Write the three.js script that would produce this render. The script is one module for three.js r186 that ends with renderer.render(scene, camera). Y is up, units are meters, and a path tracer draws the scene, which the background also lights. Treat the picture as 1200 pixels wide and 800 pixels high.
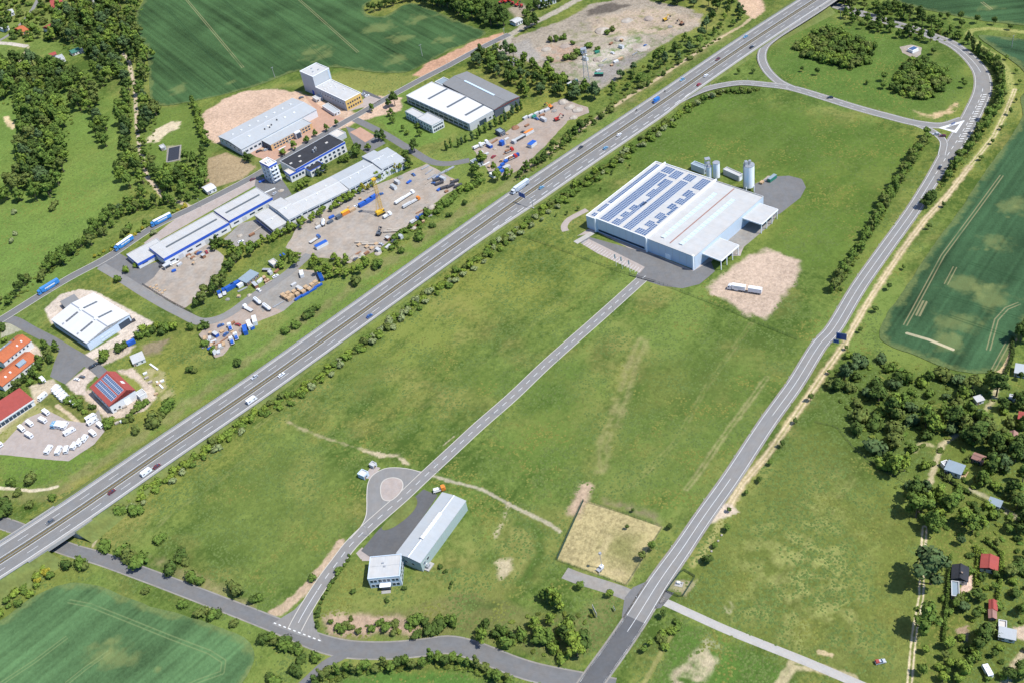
import * as THREE from 'three';
import { Sky } from 'three/addons/objects/Sky.js';
import { mergeGeometries } from 'three/addons/utils/BufferGeometryUtils.js';

// ---------------------------------------------------------------- camera, sky, sun, exposure
const scene = new THREE.Scene();
const camera = new THREE.PerspectiveCamera(35.03, 1.5, 1, 9000);
{
  const p = THREE.MathUtils.degToRad(40.21), r = THREE.MathUtils.degToRad(-10.716);
  camera.position.set(0, 405, 0);
  camera.up.set(-Math.sin(r), Math.cos(r) * Math.cos(p), -Math.cos(r) * Math.sin(p));
  camera.lookAt(0, 405 - Math.sin(p), -Math.cos(p));
}
const sunDir = new THREE.Vector3(0.906 * Math.cos(1.02), Math.sin(1.02), 0.42 * Math.cos(1.02)).normalize();
const sky = new Sky();
sky.name = 'sky'; sky.userData.kind = 'structure';
sky.scale.setScalar(8000);
sky.material.uniforms.sunPosition.value.copy(sunDir);
sky.material.uniforms.turbidity.value = 3.5;
sky.material.uniforms.rayleigh.value = 0.9;
sky.material.uniforms.mieCoefficient.value = 0.004;
scene.add(sky);
scene.environmentIntensity = 0.17;
const sun = new THREE.DirectionalLight(new THREE.Color(1, 0.955, 0.88), 4.4);
sun.name = 'sun';
sun.position.set(0, 0, -600).addScaledVector(sunDir, 1500);
sun.target.position.set(0, 0, -600);
sun.castShadow = true;
sun.shadow.mapSize.set(8192, 8192);
Object.assign(sun.shadow.camera, { left: -700, right: 700, top: 700, bottom: -700, near: 100, far: 3000 });
scene.add(sun, sun.target);
const renderer = new THREE.WebGLRenderer({ antialias: true });
renderer.toneMapping = THREE.LinearToneMapping;
renderer.toneMappingExposure = 1.37;
renderer.shadowMap.enabled = true;

// ---------------------------------------------------------------- helpers
let seed = 7;
const rnd = () => { seed |= 0; seed = seed + 0x6D2B79F5 | 0; let t = Math.imul(seed ^ seed >>> 15, 1 | seed); t = t + Math.imul(t ^ t >>> 7, 61 | t) ^ t; return ((t ^ t >>> 14) >>> 0) / 4294967296; };
const rr = (a, b) => a + (b - a) * rnd();
const pick = a => a[Math.floor(rnd() * a.length)];
const lerp = (a, b, t) => a + (b - a) * t;
const clamp = (x, a = 0, b = 1) => x < a ? a : x > b ? b : x;
const sst = (a, b, x) => { const t = clamp((x - a) / (b - a)); return t * t * (3 - 2 * t); };
const LAT = new Float32Array(65536); for (let i = 0; i < 65536; i++) LAT[i] = rnd();
function vn(x, y) {
  const xi = Math.floor(x), yi = Math.floor(y), fx = x - xi, fy = y - yi;
  const u = fx * fx * (3 - 2 * fx), v = fy * fy * (3 - 2 * fy);
  const a = (xi & 255) | ((yi & 255) << 8), x1 = (xi + 1) & 255, y1 = ((yi + 1) & 255) << 8;
  const p = LAT[a], q = LAT[x1 | (a & 0xff00)], s = LAT[(a & 255) | y1], t = LAT[x1 | y1];
  return p + (q - p) * u + (s - p) * v + (p - q - s + t) * u * v;
}
const fbm = (x, y) => vn(x, y) * .5 + vn(x * 2.1 + 17, y * 2.1 + 5) * .27 + vn(x * 4.3 + 3, y * 4.3 + 41) * .15 + vn(x * 8.7, y * 8.7 + 9) * .08;
const taken = {};
function numbered(n) { const k = taken[n] = (taken[n] ?? -1) + 1; return k ? `${n}_${String(k).padStart(3, '0')}` : n; }
function shade(o) { o.traverse(m => { if (m.isMesh) { m.castShadow = true; m.receiveShadow = true; } }); return o; }
function top(o, name, label, category, group) { o.name = numbered(name); o.userData = { label, category }; if (group) o.userData.group = group; shade(o); scene.add(o); return o; }
function struct(o, name, label) { o.name = numbered(name); o.userData.kind = 'structure'; if (label) o.userData.label = label; shade(o); scene.add(o); return o; }
function part(parent, name, geo, mat) { const m = new THREE.Mesh(geo, mat); m.name = name; m.castShadow = m.receiveShadow = true; parent.add(m); return m; }
function group(name, label, category, x, z, rot = 0, grp) { const o = new THREE.Group(); o.position.set(x, 0, z); o.rotation.y = rot; return top(o, name, label, category, grp); }
const NOUV = g => { for (const k of Object.keys(g.attributes)) if (k !== 'position' && k !== 'normal' && k !== 'uv') g.deleteAttribute(k); return g.index ? g.toNonIndexed() : g; };
const merge = a => mergeGeometries(a.map(NOUV));
function box(x0, x1, y0, y1, z0, z1) {
  const g = new THREE.BoxGeometry(x1 - x0, y1 - y0, z1 - z0); g.translate((x0 + x1) / 2, (y0 + y1) / 2, (z0 + z1) / 2);
  const p = g.attributes.position, nn = g.attributes.normal, uv = g.attributes.uv;
  for (let i = 0; i < p.count; i++) {
    const ax = Math.abs(nn.getX(i)), ay = Math.abs(nn.getY(i));
    uv.setXY(i, ax > .5 ? p.getZ(i) : p.getX(i), ay > .5 ? p.getZ(i) : p.getY(i));
  }
  return g;
}
function cyl(r0, r1, h, x, y, z, n = 12) { const g = new THREE.CylinderGeometry(r1, r0, h, n); g.translate(x, y + h / 2, z); return g; }
function bar(a, b, r, n = 6) {
  const A = new THREE.Vector3(...a), B = new THREE.Vector3(...b), d = B.clone().sub(A), l = d.length();
  const g = new THREE.CylinderGeometry(r, r, l, n); g.translate(0, l / 2, 0);
  g.applyQuaternion(new THREE.Quaternion().setFromUnitVectors(new THREE.Vector3(0, 1, 0), d.normalize())); g.translate(A.x, A.y, A.z); return g;
}
// faces: list of polygons (arrays of [x,y,z]), fan triangulated, uv in metres along dominant plane
function faces(list) {
  const P = [], U = [];
  for (const f of list) {
    const a = new THREE.Vector3(...f[0]), b = new THREE.Vector3(...f[1]), c = new THREE.Vector3(...f[2]);
    const nrm = b.clone().sub(a).cross(c.clone().sub(a)).normalize();
    const uvOf = p => Math.abs(nrm.y) > .5 ? [p[0], p[2]] : Math.abs(nrm.x) > Math.abs(nrm.z) ? [p[2], p[1]] : [p[0], p[1]];
    for (let i = 1; i < f.length - 1; i++) for (const q of [f[0], f[i], f[i + 1]]) { P.push(...q); U.push(...uvOf(q)); }
  }
  const g = new THREE.BufferGeometry();
  g.setAttribute('position', new THREE.Float32BufferAttribute(P, 3)); g.setAttribute('uv', new THREE.Float32BufferAttribute(U, 2)); g.computeVertexNormals(); return g;
}
// solid with a polygon profile in (z,y) drawn along x
function prism(profile, x0, x1) {
  const n = profile.length, F = [];
  for (let i = 0; i < n; i++) { const a = profile[i], b = profile[(i + 1) % n]; F.push([[x0, a[1], a[0]], [x1, a[1], a[0]], [x1, b[1], b[0]], [x0, b[1], b[0]]]); }
  F.push(profile.map(p => [x0, p[1], p[0]]), profile.map(p => [x1, p[1], p[0]]).reverse());
  return faces(F);
}
// ---------------------------------------------------------------- textures and materials
const toS = c => c <= .0031308 ? c * 12.92 : 1.055 * Math.pow(c, 1 / 2.4) - .055;
const SRGB = new Uint8Array(4097); for (let i = 0; i <= 4096; i++) SRGB[i] = Math.round(255 * clamp(toS(i / 4096)));
function colourTex(w, h, rep, fn) {
  const d = new Uint8Array(w * h * 4), o = [0, 0, 0];
  for (let j = 0; j < h; j++) for (let i = 0; i < w; i++) { fn(i / w, j / h, o); const k = (j * w + i) * 4; for (let c = 0; c < 3; c++) d[k + c] = SRGB[Math.round(clamp(o[c]) * 4096)]; d[k + 3] = 255; }
  const t = new THREE.DataTexture(d, w, h); t.colorSpace = THREE.SRGBColorSpace; t.magFilter = THREE.LinearFilter; t.minFilter = THREE.LinearMipmapLinearFilter; t.generateMipmaps = true;
  t.wrapS = t.wrapT = THREE.RepeatWrapping; if (rep) t.repeat.set(1 / rep, 1 / rep); t.needsUpdate = true; return t;
}
// periodic noise for tiles: n cells over the unit square
function pn(u, v, n, o = 0) {
  const x = u * n, y = v * n, xi = Math.floor(x), yi = Math.floor(y), fx = x - xi, fy = y - yi, s = fx * fx * (3 - 2 * fx), t = fy * fy * (3 - 2 * fy);
  const L = (a, b) => LAT[(((a % n) * 37 + o * 91) & 255) | ((((b % n) * 71 + o * 13 + (a % n)) & 255) << 8)];
  return lerp(lerp(L(xi, yi), L(xi + 1, yi), s), lerp(L(xi, yi + 1), L(xi + 1, yi + 1), s), t);
}
const M = {};
function std(name, o) { const m = new THREE.MeshPhysicalMaterial(o); m.name = name; return M[name] = m; }
const lin = (r, g, b) => new THREE.Color().setRGB(r, g, b);
function speckled(name, base, amp, size, o = {}, streak = 0) {
  const t = colourTex(512, 512, size, (u, v, c) => {
    let n = pn(u, v, 6, 1) * .35 + pn(u, v, 23, 2) * .3 + pn(u, v, 90, 3) * .2 + pn(u, v, 256, 4) * .15;
    if (streak) n = lerp(n, pn(u, v * .03, 128, 5) * .6 + pn(u, v, 9, 6) * .4, streak);
    const k = 1 + (n - .5) * 2 * amp, w = (pn(u, v, 11, 7) - .5) * amp * .25;
    c[0] = base[0] * (k + w); c[1] = base[1] * k; c[2] = base[2] * (k - w);
  });
  return std(name, { map: t, roughness: .92, specularIntensity: .35, ...o });
}
speckled('motorway', [.18, .175, .165], .2, 40, {}, .55);
speckled('shoulder', [.29, .275, .25], .14, 30);
speckled('asphalt', [.145, .142, .137], .24, 26, {}, .3);
speckled('asphaltNew', [.1, .1, .1], .18, 22);
speckled('asphaltPale', [.2, .192, .178], .22, 30, {}, .45);
speckled('gravel', [.3, .256, .208], .34, 34);
speckled('gravelGrey', [.235, .217, .19], .28, 30);
speckled('gravelPink', [.3, .242, .195], .28, 30);
speckled('paving', [.33, .28, .245], .2, 12);
speckled('pavingRed', [.38, .235, .165], .2, 12);
speckled('concrete', [.36, .34, .305], .18, 10);
speckled('verge', [.125, .15, .04], .42, 22);
speckled('vergeDry', [.2, .17, .075], .4, 22);
speckled('medianSoil', [.13, .105, .055], .4, 14);
speckled('roofWhite', [.53, .525, .51], .09, 30, { roughness: .7 }, .5);
speckled('roofGrey', [.36, .375, .375], .11, 30, { roughness: .7 }, .5);
speckled('roofPale', [.42, .415, .395], .16, 30, { roughness: .75 }, .5);
speckled('roofDark', [.19, .19, .185], .12, 24, { roughness: .8 }, .4);
speckled('roofBlack', [.035, .036, .04], .25, 18, { roughness: .85 });
speckled('roofBeige', [.5, .46, .4], .12, 14);
speckled('roofRed', [.3, .065, .052], .22, 16, { roughness: .75 }, .5);
speckled('roofOrange', [.38, .115, .05], .3, 9, { roughness: .85 }, .3);
speckled('roofBlueGrey', [.22, .27, .3], .12, 12, { roughness: .7 }, .4);
speckled('roofGreen', [.05, .16, .12], .14, 9, { roughness: .8 }, .4);
speckled('roofBrown', [.27, .15, .12], .2, 8);
speckled('wallWhite', [.62, .61, .58], .07, 12);
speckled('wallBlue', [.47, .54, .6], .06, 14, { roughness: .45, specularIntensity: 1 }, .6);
speckled('wallGrey', [.45, .45, .44], .08, 12, {}, .5);
speckled('wallGreen', [.31, .37, .34], .08, 12, { roughness: .5 }, .5);
speckled('wallDark', [.09, .105, .125], .12, 12, { roughness: .6 }, .5);
speckled('wallYellow', [.62, .4, .13], .1, 10);
speckled('wallOrange', [.58, .36, .16], .12, 10);
speckled('wallBrown', [.24, .17, .12], .2, 8);
speckled('steelWhite', [.8, .8, .78], .05, 8, { roughness: .5 });
speckled('rust', [.25, .13, .075], .4, 4);
speckled('timber', [.42, .29, .17], .35, 3);
speckled('rubble', [.36, .31, .25], .45, 6);
std('blueBand', { color: lin(.025, .085, .42), roughness: .5 });
std('glass', { color: lin(.03, .05, .075), roughness: .12, metalness: 0 });
std('skylight', { color: lin(.5, .6, .68), roughness: .3 });
std('skylightDark', { color: lin(.1, .115, .125), roughness: .25 });
std('paint', { color: lin(.62, .62, .59), roughness: .7 });
std('darkMetal', { color: lin(.05, .05, .055), roughness: .6 });
std('metal', { color: lin(.42, .43, .44), roughness: .45, metalness: .5 });
std('rubber', { color: lin(.02, .02, .02), roughness: .9 });
std('kerb', { color: lin(.45, .42, .36), roughness: .9 });
std('solar', { color: lin(.055, .1, .19), roughness: .3 });
std('solarFrame', { color: lin(.45, .48, .52), roughness: .4 });
std('bark', { color: lin(.11, .08, .055), roughness: 1 });
const paintOf = {};
function carPaint(r, g, b) { const k = [r, g, b].join(); return paintOf[k] ??= new THREE.MeshPhysicalMaterial({ color: lin(r, g, b), roughness: .4, clearcoat: .8, clearcoatRoughness: .1 }); }

// ---------------------------------------------------------------- paths, strips, sheets
function makePath(pts) {
  const c = new THREE.CatmullRomCurve3(pts.map(p => new THREE.Vector3(p[0], p[2] ?? 0, p[1])), false, 'centripetal');
  const N = pts.length * 24, S = c.getPoints(N), acc = [0];
  for (let i = 1; i <= N; i++) acc.push(acc[i - 1] + Math.hypot(S[i].x - S[i - 1].x, S[i].z - S[i - 1].z));
  const at = s => {
    let i = 0, j = N; while (j - i > 1) { const m = i + j >> 1; if (acc[m] <= s) i = m; else j = m; }
    const t = (s - acc[i]) / (acc[i + 1] - acc[i]), a = S[i], b = S[i + 1], l = acc[i + 1] - acc[i];
    const prev = S[Math.max(0, i - 1)], next = S[Math.min(N, i + 2)];
    const tx = lerp(b.x - prev.x, next.x - a.x, clamp(t)), tz = lerp(b.z - prev.z, next.z - a.z, clamp(t)), tl = Math.hypot(tx, tz);
    return { x: lerp(a.x, b.x, t), y: lerp(a.y, b.y, t), z: lerp(a.z, b.z, t), tx: tx / tl, tz: tz / tl };
  };
  const near = (x, z) => { let best = 1e9, k = 0; for (let i = 0; i <= N; i++) { const d = (S[i].x - x) ** 2 + (S[i].z - z) ** 2; if (d < best) { best = d; k = i; } } return acc[k]; };
  return { at, len: acc[N], near };
}
const F = f => typeof f === 'function' ? f : () => f;
// a strip between lateral offsets o0 and o1 (right of travel is positive); skew shifts s with o
function strip(path, s0, s1, o0, o1, y0, y1 = y0, step = 4, skew = 0) {
  const n = Math.max(1, Math.ceil((s1 - s0) / step)), P = [], U = [], I = [], f0 = F(o0), f1 = F(o1), h0 = F(y0), h1 = F(y1);
  for (let i = 0; i <= n; i++) {
    const s = s0 + (s1 - s0) * i / n;
    [[f0(s), h0], [f1(s), h1]].forEach(([o, h]) => { const p = path.at(s + skew * o); P.push(p.x - p.tz * o, p.y + h(s), p.z + p.tx * o); U.push(o, s); });
    if (i) { const k = i * 2; I.push(k - 2, k, k - 1, k - 1, k, k + 1); }
  }
  const g = new THREE.BufferGeometry(); g.setAttribute('position', new THREE.Float32BufferAttribute(P, 3)); g.setAttribute('uv', new THREE.Float32BufferAttribute(U, 2)); g.setIndex(I); g.computeVertexNormals();
  if (g.attributes.normal.getY(0) < -.1) { for (let i = 0; i < I.length; i += 3) { const t = I[i]; I[i] = I[i + 1]; I[i + 1] = t; } g.setIndex(I); g.computeVertexNormals(); }
  return g;
}
// a kerb: raised bar along a path
function kerb(path, s0, s1, o, w, h, step = 4) {
  return merge([strip(path, s0, s1, o, x => F(o)(x) + w, h, h, step), strip(path, s0, s1, o, o, 0, h, step), strip(path, s0, s1, x => F(o)(x) + w, x => F(o)(x) + w, h, 0, step)]);
}
function jag(pts, amp, every, closed = true) {
  const out = [], n = pts.length;
  for (let i = 0; i < (closed ? n : n - 1); i++) {
    const a = pts[i], b = pts[(i + 1) % n], l = Math.hypot(b[0] - a[0], b[1] - a[1]), k = Math.max(1, Math.round(l / every));
    for (let j = 0; j < k; j++) { const t = j / k, x = lerp(a[0], b[0], t), z = lerp(a[1], b[1], t); out.push([x + (fbm(x / 6 + 3, z / 6) - .5) * 2 * amp, z + (fbm(x / 6, z / 6 + 50) - .5) * 2 * amp]); }
  }
  if (!closed) out.push(pts[n - 1]); return out;
}
function smooth(pts, k = 6) {
  const c = new THREE.CatmullRomCurve3(pts.map(p => new THREE.Vector3(p[0], 0, p[1])), true, 'centripetal');
  return c.getPoints(pts.length * k).slice(0, -1).map(p => [p.x, p.z]);
}
function sheet(pts, y, thick = 0) {
  const c = pts.map(p => new THREE.Vector2(p[0], p[1])), T = THREE.ShapeUtils.triangulateShape(c, []), P = [], U = [], Fs = [];
  for (const t of T) {
    const [a, b, d] = t.map(i => c[i]); const up = (b.y - a.y) * (d.x - a.x) - (b.x - a.x) * (d.y - a.y) > 0;
    for (const q of up ? [a, b, d] : [a, d, b]) { P.push(q.x, y, q.y); U.push(q.x, q.y); }
  }
  if (thick) c.forEach((a, i) => { const b = c[(i + 1) % c.length]; for (const [q, h] of [[a, y], [b, y], [b, y - thick], [a, y], [b, y - thick], [a, y - thick]]) { P.push(q.x, h, q.y); U.push(q.x + q.y, h); } });
  const g = new THREE.BufferGeometry(); g.setAttribute('position', new THREE.Float32BufferAttribute(P, 3)); g.setAttribute('uv', new THREE.Float32BufferAttribute(U, 2)); g.computeVertexNormals(); return g;
}
function inside(pts, x, z) { let c = false; for (let i = 0, j = pts.length - 1; i < pts.length; j = i++) { const a = pts[i], b = pts[j]; if ((a[1] > z) !== (b[1] > z) && x < (b[0] - a[0]) * (z - a[1]) / (b[1] - a[1]) + a[0]) c = !c; } return c; }
function distTo(pts, x, z, closed) {
  let best = 1e9; const n = pts.length;
  for (let i = 0; i < (closed ? n : n - 1); i++) {
    const a = pts[i], b = pts[(i + 1) % n], dx = b[0] - a[0], dz = b[1] - a[1], t = clamp(((x - a[0]) * dx + (z - a[1]) * dz) / (dx * dx + dz * dz + 1e-9));
    const ex = x - a[0] - dx * t, ez = z - a[1] - dz * t, d = ex * ex + ez * ez; if (d < best) best = d;
  }
  return Math.sqrt(best);
}
// ---------------------------------------------------------------- the ground: meadow tones, bare soil, wheel tracks
const TAN = [.36, .27, .16], SAND = [.46, .37, .25], PINK = [.44, .31, .22], DRY = [.27, .225, .1], LUSH = [.07, .135, .025], PALE = [.17, .215, .06], DARK = [.045, .085, .02];
const LAYERS = [
  // broad meadow tones
  { poly: [[-469.5,-964.2],[-392,-975.9],[-326,-923.3],[-285.2,-859.5],[-267.3,-743],[-287.1,-637.7],[-362.5,-585.3]], c: [.115, .185, .045], a: .75, soft: 12, amp: 16 },
  { poly: [[227.3,-772.5],[294.2,-808.1],[348.6,-720],[359.7,-659],[309.7,-627.9],[251.3,-683]], c: [.07, .125, .028], a: .75, soft: 8, amp: 8 },
  { poly: [[82.4,-653.6],[192.4,-720.5],[298.9,-602.3],[193.2,-476.9],[161.5,-513],[202.5,-582.2]], c: [.075, .125, .026], a: .7, soft: 8, amp: 12 },
  { poly: [[72.6,-442.9],[152.9,-438],[73.8,-335.2],[25.2,-341.7]], c: [.09, .13, .033], a: .5, soft: 16, amp: 20 },
  { poly: [[145.7,-375.1],[165.9,-296.9],[131.1,-225.1],[110.5,-231.4],[49.5,-285.6],[71.2,-309.6]], c: [.105, .13, .034], a: .9, soft: 2, amp: 2 },
  { poly: [[121.1,-339.9],[140.2,-335],[134,-284.9],[119.6,-256.3],[94.4,-257.6],[74.9,-279.8]], c: [.26, .265, .085], a: .7, soft: 18, amp: 40, patchy: .42 },
  { poly: [[50.2,-272.7],[88,-240.2],[72.9,-218.1],[18.6,-229.3]], c: [.07, .13, .028], a: .9, soft: 1.5, amp: 2 },
  { poly: [[-102.6,-277.7],[-81.7,-275.8],[-46.4,-267.4],[-34.4,-258.1],[-39.8,-241.3],[-108,-255.3]], c: [.065, .135, .03], a: .9, soft: 1.5, amp: 1.5 },
  { poly: [[-249.8,-315],[-238.2,-317.1],[-225.8,-305.3],[-237.4,-294.6]], c: PALE, a: .4, soft: 6, amp: 8 },
  { poly: [[-111.2,-342.5],[-90.2,-342.8],[-60.3,-315.5],[0.9,-347.7],[3.8,-325.7],[-38.2,-293.9],[-108.7,-309.7]], c: [.15, .17, .05], a: .55, soft: 8, amp: 14 },
  { poly: [[160.3,-417.7],[215.7,-394.8],[236.6,-362.8],[188.9,-322.7],[146,-328],[145.6,-387.9]], c: [.065, .1, .024], a: .8, soft: 8, amp: 10 },
  { poly: [[177.8,-325.5],[256.4,-376.6],[176.4,-215.4],[135.6,-224.1]], c: [.095, .125, .03], a: .8, soft: 5, amp: 8 },
  { poly: [[-301,-474.2],[-236.9,-450.6],[-153.9,-524.2],[-5.6,-628.2],[21.2,-652.4],[23,-638.1],[-89.9,-547.7],[-199.3,-461.2],[-260.6,-424.4],[-289,-425.3]], c: [.1, .165, .035], a: .75, soft: 3, amp: 4 },
  { line: [[-290.1,-429.9],[-261,-426.3],[-218.2,-455.9],[-177.3,-489.9],[-137.9,-523.6],[-89.6,-565.7],[-30.6,-612.3],[20.6,-648],[78.5,-702.1],[140.1,-749],[216.1,-806.4]], w: 9, c: [.2, .175, .075], a: .6, soft: 3, amp: 5, patchy: .25 },
  { poly: [[-281,-881],[-218.5,-856.2],[-204,-778.4],[-212.6,-729.8],[-242.8,-734.3],[-262.6,-779.9]], c: [.1, .155, .035], a: .7, soft: 4, amp: 4 },
  { poly: [[-175.3,-870.2],[-100.9,-872],[-28.3,-841.6],[-52,-797.5],[-79.7,-808.5],[-108.3,-858.8]], c: [.24, .23, .065], a: .6, soft: 6, amp: 8 },
  { poly: [[-80,-793.9],[-43.3,-832],[-22.4,-723.6],[-48.7,-720.5]], c: [.105, .175, .04], a: .8, soft: 2, amp: 2 },
  { poly: [[-108.6,-307.3],[-56.7,-309.8],[-21.7,-301.9],[-0.2,-287.7],[23.7,-291.5],[21.1,-278.3],[2.9,-260.6],[-25.2,-273.1],[-46.7,-286.6],[-100.7,-295.4]], c: [.14, .13, .05], a: .6, soft: 4, amp: 8 },
  { poly: [[-274.1,-364.7],[-250.9,-378.1],[-226.5,-365.3],[-252.9,-347],[-268.8,-343]], c: [.15, .18, .045], a: .6, soft: 4, amp: 5 },
  // dry rectangle with the playground, and its greener heart
  { poly: [[20,-350.8],[53.4,-325.7],[30.7,-297],[1.9,-318.5]], c: [.36, .29, .145], a: .88, soft: .5, amp: .6, mottle: .35 },
  { poly: [[29.8,-328.8],[41.9,-321.7],[37.8,-306.5],[31.9,-303],[25.2,-315.5]], c: [.155, .155, .05], a: .8, soft: 5, amp: 6 },
  { line: [[28,-326.1],[20.1,-314.2],[21.3,-307.4],[29.9,-303]], w: 3, c: [.4, .32, .17], a: .5, soft: 1.5, amp: 2 },
  // tracks and bare soil
  { line: [[72,-458],[60.2,-434.1],[52.9,-416.7],[44.8,-399.1],[36.3,-385.5],[32.9,-369.4]], w: 3.2, c: [.29, .25, .11], a: .55, soft: 2.6, amp: 3, patchy: .3, double: 2.4 },
  { line: [[-11.4,-569],[-47,-534.5],[-85.3,-500.1],[-120.7,-471.9],[-149.2,-447.8]], w: .8, c: [.2, .2, .07], a: .55, soft: .8, amp: 1, double: 1.6, patchy: .25 },
  { line: [[52.8,-521],[5.8,-485.2],[-42.7,-446.6],[-82.1,-416.6]], w: .8, c: [.2, .2, .07], a: .3, soft: .8, amp: 1, double: 1.6, patchy: .3 },
  { line: [[134,-455],[98.8,-414.2],[71.2,-376.3],[44.4,-353.7]], w: .8, c: [.2, .2, .07], a: .55, soft: .8, amp: 1, double: 1.6, patchy: .25 },
  { line: [[-143.5,-432.8],[-165.5,-412.8],[-191.1,-395],[-198.9,-385.3]], w: .8, c: [.19, .2, .07], a: .55, soft: .8, amp: 1, double: 1.6, patchy: .25 },
  { line: [[147.8,-333.1],[122.5,-307.4],[89.1,-276.6],[71.8,-268.8]], w: .8, c: [.2, .2, .07], a: .4, soft: .8, amp: 1, double: 1.6, patchy: .25 },
  { poly: [[-100.7,-485],[-85.3,-496.1],[-65.7,-475],[-76.5,-448.9],[-95.9,-447.2]], c: DARK, a: .4, soft: 8, amp: 14 },
  { poly: [[-41.6,-460.8],[-21.1,-469.8],[-8.3,-451.3],[-25.1,-427.9]], c: [.06, .105, .022], a: .4, soft: 8, amp: 14 },
  { poly: [[-133.9,-430.3],[-100.7,-396.3],[-96.4,-349.6],[-125.4,-330.5],[-165.9,-366.2],[-177.9,-397.7]], c: [.14, .18, .05], a: .45, soft: 14, amp: 24 },
  { poly: [[16.1,-451.7],[39.3,-445.1],[29.1,-387.4],[-4.3,-371.8],[-15.1,-392.7]], c: [.065, .115, .024], a: .45, soft: 12, amp: 18 },
  { poly: [[69.6,-429.3],[87.3,-424.3],[76.9,-400.1],[59.7,-404.8]], c: [.17, .19, .055], a: .4, soft: 8, amp: 16 },
  { line: [[129.8,-411],[113.6,-393.4],[94.6,-373.2],[80.1,-356.1],[70.3,-346]], w: 1, c: [.3, .26, .12], a: .55, soft: 1, amp: 1, double: 1.5 },
  { poly: [[21.5,-361.8],[25.2,-358.5],[23.3,-352.2],[14.1,-340.7],[10.1,-344.4],[15.2,-352.5]], c: PINK, a: .8, soft: 1.5, amp: 3 },
  { poly: [[29.9,-348.9],[44.2,-342.5],[54.6,-332.9],[51.4,-327.8],[37.4,-339.8],[28,-345.5]], c: [.25, .18, .12], a: .6, soft: 3, amp: 5, patchy: .3 },
  { line: [[-88.2,-413.1],[-79.1,-407.5],[-70.9,-404.8],[-64.9,-397]], w: 2.2, c: [.42, .34, .22], a: .85, soft: 1, amp: 2 },
  { line: [[-129.5,-452.1],[-131.8,-448.6],[-126.2,-441.6],[-108.7,-427.6],[-86.8,-412.7]], w: 1.6, c: [.36, .29, .17], a: .6, soft: 1, amp: 1.6, patchy: .3 },
  { line: [[-46.1,-405.9],[-39.7,-411.3]], w: .7, c: SAND, a: .7, soft: .4, amp: .5 },
  { line: [[-54.6,-387],[-43.2,-379.3],[-28.6,-370.3],[-18.1,-359.1],[-9.4,-350.3],[-0,-341.4],[5.6,-334.7]], w: 1.8, c: [.4, .34, .25], a: .75, soft: .7, amp: 1 },
  { line: [[-16.6,-357.6],[-20.3,-347.4],[-25.5,-339]], w: 1.6, c: SAND, a: .5, soft: 1, amp: 2 },
  { poly: [[-24.9,-322.2],[-19.8,-323.6],[-20,-315.1],[-25.1,-313.3]], c: SAND, a: .7, soft: 1.5, amp: 4, patchy: .2 },
  { line: [[-101.5,-352.4],[-107.4,-343.7],[-113.1,-335.3],[-121.2,-326],[-128.3,-320.3],[-133.9,-318.7]], w: 4.6, c: PINK, a: .8, soft: 1, amp: 2.4 },
  { poly: [[-109.9,-311.4],[-92.7,-308],[-72.2,-302],[-65.5,-295.4],[-66.5,-290.6],[-88.9,-296.4],[-107.4,-303.3]], c: [.36, .25, .18], a: .85, soft: 1.5, amp: 4 },
  { line: [[-13.1,-344.1],[-6.8,-341.4],[-3.9,-334.9],[-5.7,-325.4],[-12,-315.2],[-16.9,-308.5]], w: 6, c: [.05, .095, .02], a: .85, soft: 3, amp: 3 },
  { line: [[-15.3,-339.7],[-11.7,-335.7],[-10,-330],[-12.7,-321.9],[-17.7,-314.5]], w: 5, c: [.2, .2, .06], a: .6, soft: 2, amp: 3 },
  { poly: [[-43.2,-304.4],[-25.7,-301.3],[-27.1,-296],[-42.4,-299.9]], c: DARK, a: .6, soft: 2, amp: 3 },
  { line: [[428.3,-715.1],[420,-723.4],[402.4,-737.6],[390.2,-739.9],[384.5,-734.6],[384.1,-712],[387.4,-691.6],[384.2,-669.1],[376,-645.7],[359.8,-620.6],[338.1,-593.3],[309.3,-565.1]], w: 5, c: [.27, .27, .085], a: .85, soft: 1.2, amp: 1 },
  { line: [[309.3,-565.1],[282.7,-538.4],[261.3,-519.6],[238.9,-496.7],[220.7,-476.6],[203.4,-457.5],[185.6,-435.8],[177.6,-425.6],[158.4,-405.6],[140.5,-386],[123.8,-368.5],[113.4,-357.4],[96.6,-342.2],[84.1,-327.2]], w: 4.2, c: [.37, .29, .155], a: .9, soft: 1, amp: 1.2 },
  { line: [[377.5,-645.1],[359.8,-620.6],[338.1,-593.3],[309.3,-565.1],[282.7,-538.4],[261.3,-519.6],[238.9,-496.7],[220.7,-476.6],[203.4,-457.5],[185.6,-435.8],[177.6,-425.6],[158.4,-405.6],[140.5,-386],[123.8,-368.5],[113.4,-357.4],[96.6,-342.2],[84.1,-327.2]], w: .9, c: [.5, .4, .25], a: .85, soft: .5, amp: .5, double: 1.3 },
  { line: [[177.2,-425.7],[140.5,-386],[113.1,-356.3]], w: 1, c: [.17, .19, .06], a: .5, soft: .4, amp: .4, patchy: .2 },
  { poly: [[79.7,-333.7],[88.6,-331.5],[89.9,-325.8],[77.9,-322.4],[73.3,-323.5]], c: [.5, .4, .3], a: .9, soft: .7, amp: 1 },
  { line: [[80.8,-322.7],[71.2,-309.6],[61.9,-300.9]], w: 3, c: [.27, .25, .09], a: .8, soft: .8, amp: .8 },
  { line: [[32,-275.9],[36.4,-261.8],[26.6,-247.3]], w: .01, c: TAN, a: 0, soft: 1, amp: 0 },
  { line: [[49.2,-273],[37.7,-259.4],[27.7,-247]], w: 1.6, c: [.26, .24, .09], a: .7, soft: .8, amp: .8 },
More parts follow.
